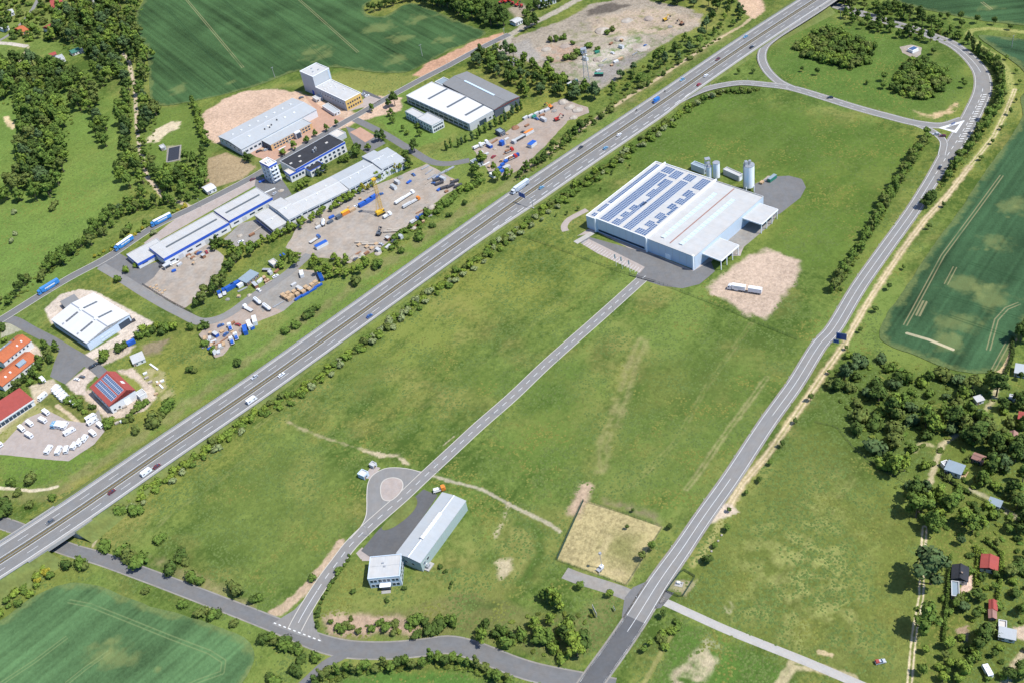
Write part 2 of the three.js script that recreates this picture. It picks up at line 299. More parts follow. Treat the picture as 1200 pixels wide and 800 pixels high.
  { line: [[167.7,-297.4],[161,-283.3],[151.5,-262.4],[141.9,-246.3],[136.6,-235.8],[130.4,-223.3]], w: .8, c: [.5, .41, .27], a: .95, soft: .3, amp: .4, double: 1.25 },
  { poly: [[118.8,-494.3],[130.1,-501.9],[151.9,-516.1],[163.5,-519.6],[177.9,-502.3],[172.1,-487.8],[160.3,-474.8],[149.1,-462.9],[142.4,-457.1],[133.3,-466.1],[126.1,-479.6],[119.5,-489.1]], c: [.42, .315, .235], a: .95, soft: 1.4, amp: 3 },
  { poly: [[304.8,-644.8],[312.4,-634.3],[326.4,-636.2],[335.3,-642.8],[327.2,-629.7],[312.7,-628],[303.8,-635.2]], c: [.5, .35, .2], a: .85, soft: 1.2, amp: 5, patchy: .25 },
  { line: [[29.3,-658.8],[56.3,-682.6],[83.8,-706.6],[116.7,-732.9],[148.3,-755.9],[166.7,-770.6],[195,-792.9],[216.5,-807.8],[233.7,-818.6],[251.8,-836.3],[259.2,-856.2],[260.2,-874.3]], w: 3, c: [.4, .31, .19], a: .9, soft: .8, amp: 1 },
  { poly: [[245.6,-875.6],[263.9,-866.9],[258.9,-838.3],[246.7,-826.4],[240.8,-843.2]], c: [.48, .33, .22], a: .9, soft: 1, amp: 2 },
  { line: [[-297.2,-439.3],[-281.6,-434.1],[-273.8,-430.8],[-264,-429.6],[-259,-430.2]], w: 2.2, c: [.5, .43, .3], a: .95, soft: .5, amp: .5 },
  { line: [[-229.3,-401.5],[-226.4,-394.9],[-229.3,-385.8],[-230.3,-381.6]], w: 1.4, c: SAND, a: .7, soft: .6, amp: .8 },
  { poly: [[-198.8,-368.5],[-191.9,-365.8],[-184.3,-357.1],[-168.3,-346.5],[-158.3,-338],[-141.7,-326.8],[-143.1,-323.7],[-162.9,-334.1],[-178.6,-344.8],[-190.5,-354.8]], c: [.27, .22, .11], a: .6, soft: 3, amp: 4, patchy: .3 },
  // left wood and estate
  { line: [[-313,-1002.6],[-304.3,-984.1],[-287.7,-916],[-275,-840.6],[-267.8,-806.4],[-254.1,-753.4],[-237.7,-720.4],[-219.5,-703.3],[-210.2,-694.3]], w: 3.2, c: [.44, .35, .25], a: .95, soft: .8, amp: 1 },
  { poly: [[-406.1,-911.3],[-401.5,-911.1],[-389,-887.5],[-390.7,-882],[-399.8,-894.8]], c: [.55, .42, .25], a: .9, soft: .8, amp: 1.5 },
  { poly: [[-265.4,-813.9],[-257.8,-831.1],[-246.1,-841.3],[-237.5,-836.5],[-237.8,-826.3],[-246.4,-820.9],[-252.7,-809.1],[-261.2,-809.5]], c: [.5, .41, .28], a: .9, soft: 1, amp: 3 },
  { poly: [[-207.5,-765],[-193.6,-769.1],[-178.9,-754.5],[-167.1,-737.3],[-177.3,-723.4],[-190.7,-719.6],[-204.9,-718.5]], c: [.29, .215, .125], a: .95, soft: 1, amp: 1.5 },
  { poly: [[-245.1,-799.2],[-232.8,-796],[-229.7,-769.2],[-239.5,-771.5]], c: [.3, .27, .17], a: .8, soft: 1, amp: .6 },
  { poly: [[-219.5,-844.4],[-203,-864],[-182.8,-871.7],[-160.2,-865.7],[-137.5,-850.1],[-118.9,-830.3],[-87,-792.4],[-81.2,-806.2],[-72.4,-817.6],[-51.7,-804.8],[-52.6,-783.1],[-87.1,-779.6],[-127.8,-756.6],[-147.2,-737.7],[-168.4,-758.5],[-179,-765.1],[-205.2,-791.2],[-213.7,-800]], c: [.47, .33, .235], a: .96, soft: 1, amp: 2.5 },
  { poly: [[-39.9,-841.7],[-27.2,-859.1],[-4.2,-871],[19.6,-886.5],[42.7,-890.5],[40.9,-875.4],[17.7,-866.6],[-1.8,-854.9],[-24.9,-838.6],[-33.9,-832.8]], c: [.43, .25, .16], a: .96, soft: 1, amp: 3 },
  { poly: [[30.1,-857.9],[48.4,-875.6],[72.1,-884.4],[99.9,-893.5],[122.3,-913.1],[157.5,-915.7],[197.5,-874.2],[210.1,-853.8],[200.5,-833.6],[177.2,-820.3],[160.1,-808],[134.9,-788.7],[116.6,-766],[101.2,-756.2],[90.3,-770.9],[75.8,-787.4],[65.2,-810.3],[50.4,-832.6]], c: [.28, .235, .18], a: .97, soft: 1.2, amp: 4, mottle: .3 },
  { poly: [[117.4,-885.5],[156.7,-893.2],[195.1,-864.3],[205,-845.5],[172.1,-829.3],[145.2,-837.9],[119.6,-856.1]], c: [.42, .32, .225], a: .65, soft: 4, amp: 10, patchy: .2 },
  { poly: [[117.6,-903.9],[141,-910],[157.4,-896.6],[140.8,-889.4],[118.6,-892.3]], c: [.09, .075, .06], a: .9, soft: 1.5, amp: 4 },
  { poly: [[96.1,-805.1],[137.6,-836.1],[158.3,-832],[135.6,-809],[107.3,-789.5]], c: [.45, .4, .33], a: .65, soft: 6, amp: 10, patchy: .15 },
  { poly: [[98.9,-780.8],[123.5,-801.4],[153.7,-804.4],[133.4,-787.8],[105.4,-760.3]], c: [.22, .2, .18], a: .8, soft: 3, amp: 4 },
  { poly: [[35.4,-859],[62.3,-867.7],[70.7,-823.9],[53.8,-831.1]], c: [.27, .25, .22], a: .7, soft: 3, amp: 4 },
  { poly: [[68,-844.8],[82.7,-855.3],[101.3,-835.3],[90.3,-812.4],[70.3,-820.9]], c: [.4, .25, .17], a: .6, soft: 3, amp: 6, patchy: .3 },
  { poly: [[112.7,-818.8],[148.5,-836.4],[151.8,-828.2],[115,-808.2]], c: LUSH, a: .7, soft: 2, amp: 4, patchy: .4 },
  { poly: [[62.9,-819.2],[85.1,-824.2],[107.2,-827.8],[132.5,-846.9],[162.5,-850.8],[188.8,-838.9],[177.2,-820.3],[135.2,-790.1],[101.7,-758.9],[79,-786]], c: LUSH, a: .6, soft: 4, amp: 10, patchy: .56 },
  { poly: [[77.7,-871.3],[118,-888.9],[170.4,-886.8],[206.6,-851.8],[173.5,-835.4],[117.8,-846.6],[79.8,-836.4]], c: [.12, .14, .045], a: .6, soft: 4, amp: 10, patchy: .58 },
  { line: [[35,-855.8],[46.9,-881.5],[59.7,-893.6],[82.6,-905.1],[104.4,-921.4],[126.8,-938.2]], w: 8, c: [.36, .31, .25], a: .85, soft: 1.2, amp: 2 },
  { poly: [[52.2,-938.1],[66.2,-943.3],[73.8,-924.2],[57.6,-912.9]], c: [.33, .26, .2], a: .8, soft: 2, amp: 2 },
  { line: [[-456.4,-1088.6],[-441.2,-1079.9],[-420.3,-1064.7]], w: 6, c: [.48, .42, .35], a: .95, soft: .6, amp: .6 },
  { line: [[-416.9,-1061.2],[-419,-1036.8],[-419.3,-1023.7]], w: 3, c: [.45, .38, .24], a: .8, soft: .8, amp: .8 },
  { poly: [[-510.8,-1248.2],[-372.1,-1181.7],[-353.5,-1053.3],[-423.3,-1078.1],[-470.1,-1090.5]], c: [.16, .19, .06], a: .5, soft: 3, amp: 8, patchy: .3 },
  { poly: [[-298.7,-593.3],[-302.3,-601.8],[-294.6,-615.5],[-282.1,-617.4],[-270.5,-611.8],[-223,-563.4],[-227.9,-558.7],[-237.4,-548.7],[-247.7,-544.9],[-260.1,-535.3],[-264.8,-543.2],[-244.3,-557.5],[-254.8,-571.1],[-277.4,-586.9],[-293.7,-582.7]], c: [.5, .42, .34], a: .96, soft: .6, amp: .6 },
  { poly: [[-260.1,-535.3],[-253.2,-539.1],[-242.7,-547.7],[-232.1,-542.9],[-235.4,-535.6],[-246.4,-530.6],[-254.3,-527.2]], c: [.42, .34, .26], a: .9, soft: .8, amp: 1 },
  { poly: [[-227.7,-542.5],[-210.5,-543.3],[-215.4,-531.4],[-226.6,-530.6]], c: [.22, .165, .11], a: .8, soft: 1.5, amp: 2 },
  { poly: [[-240.1,-521.6],[-230.5,-521.2],[-223.9,-512.2],[-213,-497.6],[-210.9,-489.6],[-216.7,-480.1],[-231.4,-476.9],[-242.2,-481.2],[-259.3,-505.2],[-255.8,-508.8],[-235.8,-482.4],[-223.6,-492.3],[-220.4,-499],[-227.1,-509.3]], c: [.45, .36, .28], a: .95, soft: .8, amp: 1.5 },
  { poly: [[-223.2,-518.4],[-213.6,-517.2],[-207.1,-499.8],[-200.7,-488.9],[-208.5,-486.7],[-216.6,-500.9]], c: [.36, .3, .17], a: .6, soft: 1.5, amp: 3, patchy: .3 },
  { poly: [[-271.7,-517.9],[-259.5,-531.9],[-249.9,-525.9],[-258,-512.5],[-256.5,-504.4],[-263.1,-506.2]], c: [.46, .38, .31], a: .96, soft: .6, amp: .6 },
  { poly: [[-294.9,-522.8],[-280.6,-525.1],[-274.7,-517.2],[-287.4,-503.1],[-303.3,-483.3],[-307.9,-481.7],[-309.5,-487.8],[-289.8,-509]], c: [.42, .35, .25], a: .95, soft: .8, amp: 1 },
  { poly: [[-303.8,-485.6],[-287.9,-505.5],[-275.9,-497.7],[-268.4,-491.3],[-260.8,-483.4],[-264.1,-480],[-272.8,-492.4],[-287.6,-481.2],[-300.1,-470.5]], c: [.27, .25, .1], a: .7, soft: 1.5, amp: 2 },
  { line: [[-273.1,-499.2],[-263.9,-489.3],[-255.2,-478.3]], w: 2.4, c: [.46, .36, .24], a: .9, soft: .6, amp: .6 },
  { poly: [[-314.4,-569.5],[-308.5,-573],[-297.1,-559.3],[-291.8,-547.7],[-296.9,-545.9]], c: [.46, .37, .29], a: .9, soft: .8, amp: .8 },
  { poly: [[-330.4,-593.7],[-320.2,-594.3],[-311.1,-584.3],[-320.2,-580],[-326.6,-578.3]], c: [.42, .37, .3], a: .6, soft: .8, amp: 1 },
  // gardens at the right
  { line: [[260.6,-406.3],[251,-392.9],[241.6,-380.8]], w: 4, c: [.46, .34, .2], a: .9, soft: .7, amp: .8 },
  { line: [[241.6,-380.8],[232.3,-366.5],[220,-355],[203.8,-347.3],[195.5,-343.6],[188.8,-333.8],[180.2,-321.6]], w: 2.6, c: [.4, .33, .2], a: .85, soft: .8, amp: 1 },
  { line: [[190.5,-343.7],[185.6,-346.2],[181.6,-342.6]], w: 2.4, c: [.4, .34, .19], a: .7, soft: 1, amp: 1 },
  { line: [[196.3,-313.7],[201.8,-306.5],[206.6,-296],[211,-288.9]], w: 2.4, c: [.36, .32, .2], a: .75, soft: .8, amp: 1 },
  { poly: [[174.8,-269.7],[177.6,-270.9],[173.5,-261.8],[168.4,-260.3],[168.8,-262.9]], c: [.5, .35, .27], a: .95, soft: .3, amp: .3 },
  { poly: [[159.6,-245.3],[164.2,-245.1],[160.7,-238.4],[157.2,-239.1]], c: [.33, .23, .16], a: .85, soft: .6, amp: 1 },
  { poly: [[181,-240.5],[186.9,-240.1],[183.4,-233],[180,-235.4]], c: [.5, .38, .28], a: .9, soft: .6, amp: .8 },
  { line: [[181.9,-230],[174,-224.5],[166.5,-217.5]], w: 2.6, c: [.46, .36, .23], a: .85, soft: .8, amp: 1 },
  { poly: [[216.2,-356],[236,-366.2],[246.1,-360.2],[238.2,-344.1],[221.8,-349.6]], c: [.15, .19, .05], a: .6, soft: 2, amp: 3 },
  { poly: [[247.6,-385.8],[260.3,-388.9],[253.1,-374.3],[241.2,-374.3]], c: [.15, .19, .05], a: .6, soft: 2, amp: 3 },
  { poly: [[48.5,-297.7],[53.5,-294.1],[60.9,-292.4],[55,-284.4],[48.7,-290.5]], c: [.42, .34, .22], a: .5, soft: 1, amp: 2 },
  { poly: [[50.2,-254.6],[57.5,-257.2],[61.6,-252.1],[53.8,-243.5],[41,-242.2],[37.2,-249.1]], c: [.45, .36, .24], a: .8, soft: 2, amp: 9, patchy: .45 },
  { poly: [[70.6,-280.8],[75.6,-279.7],[74.4,-272.7],[69.6,-274.7]], c: [.5, .42, .3], a: .6, soft: 1.5, amp: 5, patchy: .45 },
  { line: [[110.5,-231.4],[99.6,-238.6],[89.5,-242.8],[81.9,-235.5]], w: 2.2, c: [.36, .3, .17], a: .8, soft: .7, amp: 1, double: 1.2 },
  { line: [[99.9,-238.5],[89,-241.2],[77.2,-231.8]], w: 3, c: [.36, .3, .17], a: .7, soft: 1, amp: 1 },
  { line: [[101.5,-246.3],[106,-243.7]], w: 1.6, c: [.55, .4, .25], a: .7, soft: .5, amp: 1.5, patchy: .2 },
];
function paintGround(x0, z0, x1, z1, w, h) {
  const C = new Float32Array(w * h * 3), sx = (x1 - x0) / w, sz = (z1 - z0) / h;
  for (let j = 0; j < h; j++) for (let i = 0; i < w; i++) {
    const x = x0 + (i + .5) * sx, z = z0 + (j + .5) * sz;
    const u = (x * .77 - z * .64), v = (x * .64 + z * .77);
    const big = fbm(x / 70, z / 70), mid = fbm(x / 17 + 9, z / 17), st = vn(u / 22, v / 3.2), fine = vn(x / 1.7, z / 1.7), ff = vn(x / .62, z / .62);
    const st2 = vn(u / 70 + 5, v / 8), hue = fbm(x / 110 + 40, z / 110);
    const t = clamp(.48 + (big - .48) * 1.5 + (mid - .48) * 1.25 + (st - .5) * .34 + (st2 - .5) * .4 + (fine - .5) * .6 + (ff - .5) * .6), yl = clamp((hue - .38) * 3.2);
    const dry = sst(.52, .78, fbm(x / 31 + 70, z / 31 + 11)) * .55 * (.5 + fine);
    const k = (j * w + i) * 3;
    C[k] = lerp(lerp(.056, .138 + yl * .05, t), .27, dry * .6); C[k + 1] = lerp(lerp(.092, .188 + yl * .008, t), .225, dry * .6); C[k + 2] = lerp(lerp(.017, .042, t), .075, dry * .6);
  }
  for (const L of LAYERS) {
    const pts = L.poly || L.line; if (!L.a) continue;
    const pad = (L.w || 0) + L.soft + L.amp + (L.double || 0) + 1;
    let a = 1e9, b = -1e9, c = 1e9, d = -1e9; for (const p of pts) { a = Math.min(a, p[0]); b = Math.max(b, p[0]); c = Math.min(c, p[1]); d = Math.max(d, p[1]); }
    const i0 = Math.max(0, Math.floor((a - pad - x0) / sx)), i1 = Math.min(w, Math.ceil((b + pad - x0) / sx)), j0 = Math.max(0, Math.floor((c - pad - z0) / sz)), j1 = Math.min(h, Math.ceil((d + pad - z0) / sz));
    for (let j = j0; j < j1; j++) for (let i = i0; i < i1; i++) {
      const x = x0 + (i + .5) * sx, z = z0 + (j + .5) * sz;
      let dd = distTo(pts, x, z, !!L.poly);
      if (L.poly) dd = inside(pts, x, z) ? dd : -dd; else if (L.double) dd = L.w / 2 - Math.abs(dd - L.double / 2 - L.w / 4); else dd = L.w / 2 - dd;
      if (dd < -L.amp - L.soft) continue;
      dd += (fbm(x / (L.amp * 1.6 + 1) + 31, z / (L.amp * 1.6 + 1)) - .5) * 2 * L.amp;
      const sf = L.soft * (L.poly && L.a > .7 ? 1.6 : 1); let m = sst(-sf, sf, dd); if (m <= 0) continue;
      if (L.patchy) m *= sst(L.patchy - .12, L.patchy + .3, fbm(x / 5 + 11, z / 5 + 23));
      const lush = L.c[1] > L.c[0] * 1.1, fine = vn(x / 1.4 + 8, z / 1.4), ff = vn(x / .6, z / .6 + 3), g = 1 + ((fine - .5) * .3 + (ff - .5) * .34 + (fbm(x / 19, z / 19) - .48) * .35) * (1 + (L.mottle || 0));
      m *= L.a; const k = (j * w + i) * 3;
      for (let q = 0; q < 3; q++) C[k + q] = lerp(C[k + q], L.c[q] * g * (lush ? (q === 1 ? 1.03 : q === 2 ? .88 : 1.06) : 1), m);
    }
  }
  const D = new Uint8Array(w * h * 4);
  for (let i = 0; i < w * h; i++) { for (let q = 0; q < 3; q++) D[i * 4 + q] = SRGB[Math.round(clamp(C[i * 3 + q]) * 4096)]; D[i * 4 + 3] = 255; }
  const t = new THREE.DataTexture(D, w, h); t.colorSpace = THREE.SRGBColorSpace; t.magFilter = THREE.LinearFilter; t.minFilter = THREE.LinearMipmapLinearFilter; t.generateMipmaps = true; t.needsUpdate = true; return t;
}
function bumpTile(n, size, fn) {
  const d = new Uint8Array(n * n * 4); for (let j = 0; j < n; j++) for (let i = 0; i < n; i++) { const v = Math.round(255 * clamp(fn(i / n, j / n))), k = (j * n + i) * 4; d[k] = d[k + 1] = d[k + 2] = v; d[k + 3] = 255; }
  const t = new THREE.DataTexture(d, n, n); t.magFilter = THREE.LinearFilter; t.minFilter = THREE.LinearMipmapLinearFilter; t.generateMipmaps = true; t.wrapS = t.wrapT = THREE.RepeatWrapping; t.repeat.set(size, size); t.needsUpdate = true; return t;
}
const grassBump = (rx, rz) => { const t = bumpTile(512, 1, (u, v) => pn(u, v, 20, 1) * .4 + pn(u, v, 61, 2) * .35 + pn(u, v, 128, 3) * .25); t.repeat.set(rx, rz); return t; };
{
  const g = new THREE.PlaneGeometry(9000, 9000); g.rotateX(-Math.PI / 2); g.translate(0, -.6, -700);
  const uv = g.attributes.uv; for (let i = 0; i < uv.count; i++) uv.setXY(i, uv.getX(i) * 9000, uv.getY(i) * 9000);
  struct(new THREE.Mesh(g, M.verge), 'ground', 'open grassland around the site');
  const tiles = [[-360, -520, 360, -150, 2048, 1052], [-430, -830, 80, -520, 1640, 1000], [80, -830, 520, -520, 1400, 1000], [-640, -1360, 460, -830, 1640, 800]];
  for (const [x0, z0, x1, z1, w, h] of tiles) {
    const nx = Math.round((x1 - x0) / 10), nz = Math.round((z1 - z0) / 10);
    const g = new THREE.PlaneGeometry(x1 - x0, z1 - z0, nx, nz); g.rotateX(-Math.PI / 2); g.translate((x0 + x1) / 2, 0, (z0 + z1) / 2);
    const uv = g.attributes.uv, p = g.attributes.position; for (let i = 0; i < uv.count; i++) uv.setXY(i, (p.getX(i) - x0) / (x1 - x0), (p.getZ(i) - z0) / (z1 - z0));
    struct(new THREE.Mesh(g, std('meadow', { map: paintGround(x0, z0, x1, z1, w, h), roughness: 1, specularIntensity: .15, bumpMap: grassBump((x1 - x0) / 24, (z1 - z0) / 24), bumpScale: .35 })), 'meadow', 'mottled green meadow with dry patches and bare soil');
  }
}
console.log('ground');
// ---------------------------------------------------------------- crop fields: low standing crop with drill rows and tramlines
function cropField(pts, h, base, rowDir, label, tracks, pales, w = 1024) {
  const out = jag(smooth(pts, 4), .8, 4);
  let x0 = 1e9, x1 = -1e9, z0 = 1e9, z1 = -1e9; for (const p of out) { x0 = Math.min(x0, p[0]); x1 = Math.max(x1, p[0]); z0 = Math.min(z0, p[1]); z1 = Math.max(z1, p[1]); }
  const hh = Math.max(256, Math.round(w * (z1 - z0) / (x1 - x0))), ca = Math.cos(rowDir), sa = Math.sin(rowDir);
  const vx0 = x0, vz0 = z0;
  const tex = colourTex(w, hh, 0, (u, v, c) => {
    const x = vx0 + u * (x1 - x0), z = vz0 + v * (z1 - z0), a = x * ca + z * sa, b = -x * sa + z * ca;
    const row = vn(a / 90, b / 1.6), row2 = vn(a / 160 + 7, b / 6), mid = fbm(x / 28, z / 28), fine = vn(x / .9, z / .9);
    let k = 1 + (row - .5) * .42 + (row2 - .5) * .42 + (mid - .48) * .8 + (fine - .5) * .25;
    let r = base[0] * k, g = base[1] * k, bl = base[2] * k;
    const edge = distTo(out, x, z, true), e = sst(4.5, .3, edge + (fbm(x / 7, z / 7) - .5) * 9) * .5 * (.6 + fine * .6);
    r = lerp(r, .17, e); g = lerp(g, .19, e); bl = lerp(bl, .06, e);
    for (const [pl, rad] of pales) { const d = Math.hypot(x - pl[0], z - pl[1]) / rad + (fbm(x / 7, z / 7) - .5) * 1.6; const m = sst(1, .2, d) * .42; if (m > 0) { r = lerp(r, .2, m); g = lerp(g, .22, m); bl = lerp(bl, .075, m); } }
    for (const [tr, col, tw] of tracks) { const d = distTo(tr, x, z, false), e0 = tr[0], e1 = tr[tr.length - 1]; if (d < 3 && Math.min(Math.hypot(x - e0[0], z - e0[1]), Math.hypot(x - e1[0], z - e1[1])) > d + .4) { const dd = tw > .8 ? d : Math.abs(d - .9), m = sst(tw + .3, tw - .2, dd) * sst(.12, .45, vn(a / 9 + 3, b / 9) * .6 + vn(x / 25, z / 25) * .4 + .1) * (tw > .8 ? .8 : .45); r = lerp(r, col[0], m); g = lerp(g, col[1], m); bl = lerp(bl, col[2], m); } }
    c[0] = r; c[1] = g; c[2] = bl;
  });
  tex.wrapS = tex.wrapT = THREE.ClampToEdgeWrapping;
  const geo = sheet(out, h, h + .1), uv = geo.attributes.uv, p = geo.attributes.position; for (let i = 0; i < uv.count; i++) uv.setXY(i, (p.getX(i) - x0) / (x1 - x0), (p.getZ(i) - z0) / (z1 - z0));
  struct(new THREE.Mesh(geo, std('crop', { map: tex, roughness: 1, specularIntensity: .15, bumpMap: grassBump((x1 - x0) / 20, (z1 - z0) / 20), bumpScale: .25 })), 'crop_field', label);
}
const SOIL = [.4, .32, .17], DT = [.02, .05, .02];
{
  const CROP = [.043, .085, .03];
  cropField([[-309.8,-1138],[-312.9,-1097.3],[-307.3,-1059],[-287.5,-991.6],[-275,-919.2],[-269.3,-889],[-257.5,-873.2],[-231.1,-870.6],[-177.9,-876.1],[-138.8,-891.2],[-108.5,-885.1],[-71.4,-859.7],[-46.1,-849.1],[-29.5,-858.4],[-7.7,-874.2],[28.1,-895.2],[14.9,-917.5],[-15.2,-965.5],[-30,-988.4],[-39.7,-991],[-60.7,-972.8],[-76.6,-984.1],[-78.7,-1003.1],[-67.4,-1026.9],[-101.1,-1169.1],[-255.4,-1334.3],[-321.8,-1257]], .28, CROP, 1.06, 'dark green cereal field with drill rows behind the tower building',
    [[[[-288,-1109.7],[-246.3,-1011.7],[-204.6,-910.3],[-188.7,-870.9]], DT, .4], [[[-266.6,-1117.4],[-189.8,-917.7]], SOIL, .25], [[[-226.5,-1098.3],[-155.2,-920.4]], DT, .4], [[[-188.4,-1082.4],[-108.5,-886.8]], DT, .4], [[[-148.4,-1063.3],[-85.7,-904.5]], SOIL, .2], [[[-276.7,-990.7],[-221.9,-890.9]], DT, .4]],
    [[[-65.3,-949.9], 18], [[-46.9,-917.7], 14], [[-29.5,-952.7], 14], [[-9.7,-897.7], 12], [[-52.3,-876.5], 14], [[-124.2,-921.1], 20], [[-245.6,-898.9], 12], [[-199.4,-893.1], 6]], 1400);
  cropField([[380,-637.7],[366.7,-611.8],[336.1,-577],[316.3,-557.3],[283.3,-521.6],[255.7,-493.9],[223.7,-459.2],[203.6,-437.9],[196.3,-425.2],[197.8,-418.2],[208.9,-405.8],[220,-392.3],[233.5,-384.4],[243.2,-385],[255.3,-397.2],[267.7,-411.4],[311.7,-439.7],[395.9,-528.5],[414.6,-623.7]], .28, [.034, .072, .031], -.8, 'dark green cereal field with pale tramlines beside the gardens',
    [[[[323.1,-549.6],[290,-516.4],[255.8,-482.4],[220.9,-440.4],[211.7,-429.5]], SOIL, .25], [[[257.1,-403.7],[232.3,-376.8]], SOIL, .2], [[[277.2,-430.9],[267.9,-428.4],[258.9,-421.3],[243.9,-399.1]], SOIL, .25], [[[258.5,-471.3],[246,-456.3]], SOIL, .2], [[[209.8,-424.9],[219.3,-416.2],[228.9,-404.2]], [.5, .42, .27], .9], [[[236.4,-431.9],[245.9,-421.5],[264.3,-401.6]], DT, .4], [[[239.5,-450.3],[272,-417.4]], DT, .3], [[[266.4,-472.2],[286.8,-447.5]], DT, .4], [[[231,-447.4],[221,-435]], SOIL, .5]],
    [[[287.5,-485.2], 12], [[263.4,-439], 13], [[255.5,-453.3], 13], [[239,-425], 14], [[229.9,-411.7], 10], [[315.6,-517.2], 12], [[281.1,-480.3], 3], [[314.8,-515.5], 3], [[306.2,-506.2], 2.5]], 1200);
  cropField([[390,-729.1],[401.9,-722.3],[418.2,-709],[436.8,-689],[409.7,-625.6],[394.2,-639.6],[393.2,-658.5],[394.4,-677.3],[391,-706]], .4, [.038, .08, .036], .9, 'small green cereal wedge inside the grass track bend', [], [], 512);
  cropField([[357,-824.4],[368.8,-792.4],[385.3,-771.3],[402.4,-751.9],[426,-731.7],[459.2,-707.4],[527.5,-822.2],[459.9,-877.1],[378.2,-878.4]], .28, [.036, .074, .029], .2, 'dark green cereal field beyond the slip road trees', [[[[416.3,-782.2],[417.2,-764.9]], SOIL, .3]], [[[417.9,-767.9], 10]], 512);
  cropField([[-269.2,-344.6],[-256,-355.3],[-240.7,-360.1],[-227.2,-357],[-194.3,-336.2],[-161.4,-318.1],[-143.1,-304.2],[-140.5,-295],[-145.2,-283.8],[-156.5,-265.3],[-251.5,-272.5],[-277.9,-286],[-288.3,-337.6]], .28, [.068, .128, .05], -.72, 'blue green cereal field in the corner beside the underpass road',
    [[[[-237.2,-349],[-224.8,-343.6],[-203.7,-330],[-181.3,-315.4],[-162,-303.3],[-154.7,-296.8],[-155,-291.1],[-165.7,-289],[-173.9,-286.4]], [.2, .24, .1], .25], [[[-261.8,-306.3],[-246.1,-316.5],[-232.1,-327.6]], [.2, .24, .1], .25], [[[-228.7,-300.2],[-220.2,-307.3],[-209.4,-314.6]], [.2, .24, .1], .25]],
    [[[-214.6,-314.3], 9], [[-206.7,-310.3], 12], [[-217.4,-318.7], 4], [[-185.2,-298.9], 3], [[-139.2,-286.8], 10]], 1200);
}
console.log('fields');
// ---------------------------------------------------------------- motorway
const UNDER = makePath([[-319.4,-432.8],[-296.4,-417.3],[-285.5,-411.1],[-274.7,-404.3],[-261.1,-394.6],[-242,-382.1],[-224.8,-372.5],[-196.9,-354.7],[-173.9,-339.6],[-142.4,-318.7],[-122.5,-305.2],[-110.5,-297.1],[-98.7,-291.3],[-81.4,-286.7],[-66,-284.6],[-52.7,-283.5],[-43.5,-279.3],[-34.6,-273.4],[-25.9,-267.2],[-17.3,-262],[-4.5,-255.9],[5,-251.8],[15.1,-247.3]]);
const A = makePath([[-345.9,-333.3,6],[-311.1,-353.8,6],[-274.8,-378.1,5.8],[-241.8,-403.2,5],[-200.6,-439.5,2.4],[-150.9,-480,1],[-113.2,-511.5,.6],[17.3,-619.9,.6],[55.7,-650.6,.6],[147,-721,.6],[213.6,-772.3,1.4],[248.2,-796.5,2.8],[297.4,-828.7,5.4],[381.7,-888.8,6],[506.7,-980.7,6]]);
const HIGH = makePath([[-17.1,-225.3],[-4.2,-239.8],[7,-252.7],[20.9,-267.4],[30.7,-278.4],[44.8,-295.2],[59.7,-311.3],[73.8,-327.1],[92.5,-347.2],[119.8,-378.3],[142.1,-402.1],[165.2,-429.2],[174.1,-436.9],[201.4,-469.4],[230,-500.5],[257.8,-530.3],[286.5,-563.8],[297.8,-576.9],[318.5,-600.7],[340.7,-628.1],[358.2,-653],[367.5,-676.1],[369.9,-702],[367.3,-725.4],[360.7,-740.6],[355.6,-752.3],[339.2,-779.1],[324.5,-804.4],[311.8,-826.1],[299.4,-855.5],[280.9,-903]]);
const motor = new THREE.Group(); struct(motor, 'motorway', 'dual carriageway motorway with a narrow central strip');
const W0 = 12, cut = [];
for (const road of [UNDER, HIGH]) {
  let best = 1e9, sa = 0, sr = 0; for (let s = 0; s < A.len; s += 1) { const p = A.at(s), k = road.near(p.x, p.z), q = road.at(k), d = Math.hypot(p.x - q.x, p.z - q.z); if (d < best) { best = d; sa = s; sr = k; } }
  const p = A.at(sa), q = road.at(sr), along = q.tx * p.tx + q.tz * p.tz, across = -q.tx * p.tz + q.tz * p.tx;
  cut.push({ s: sa, skew: along / across });
}
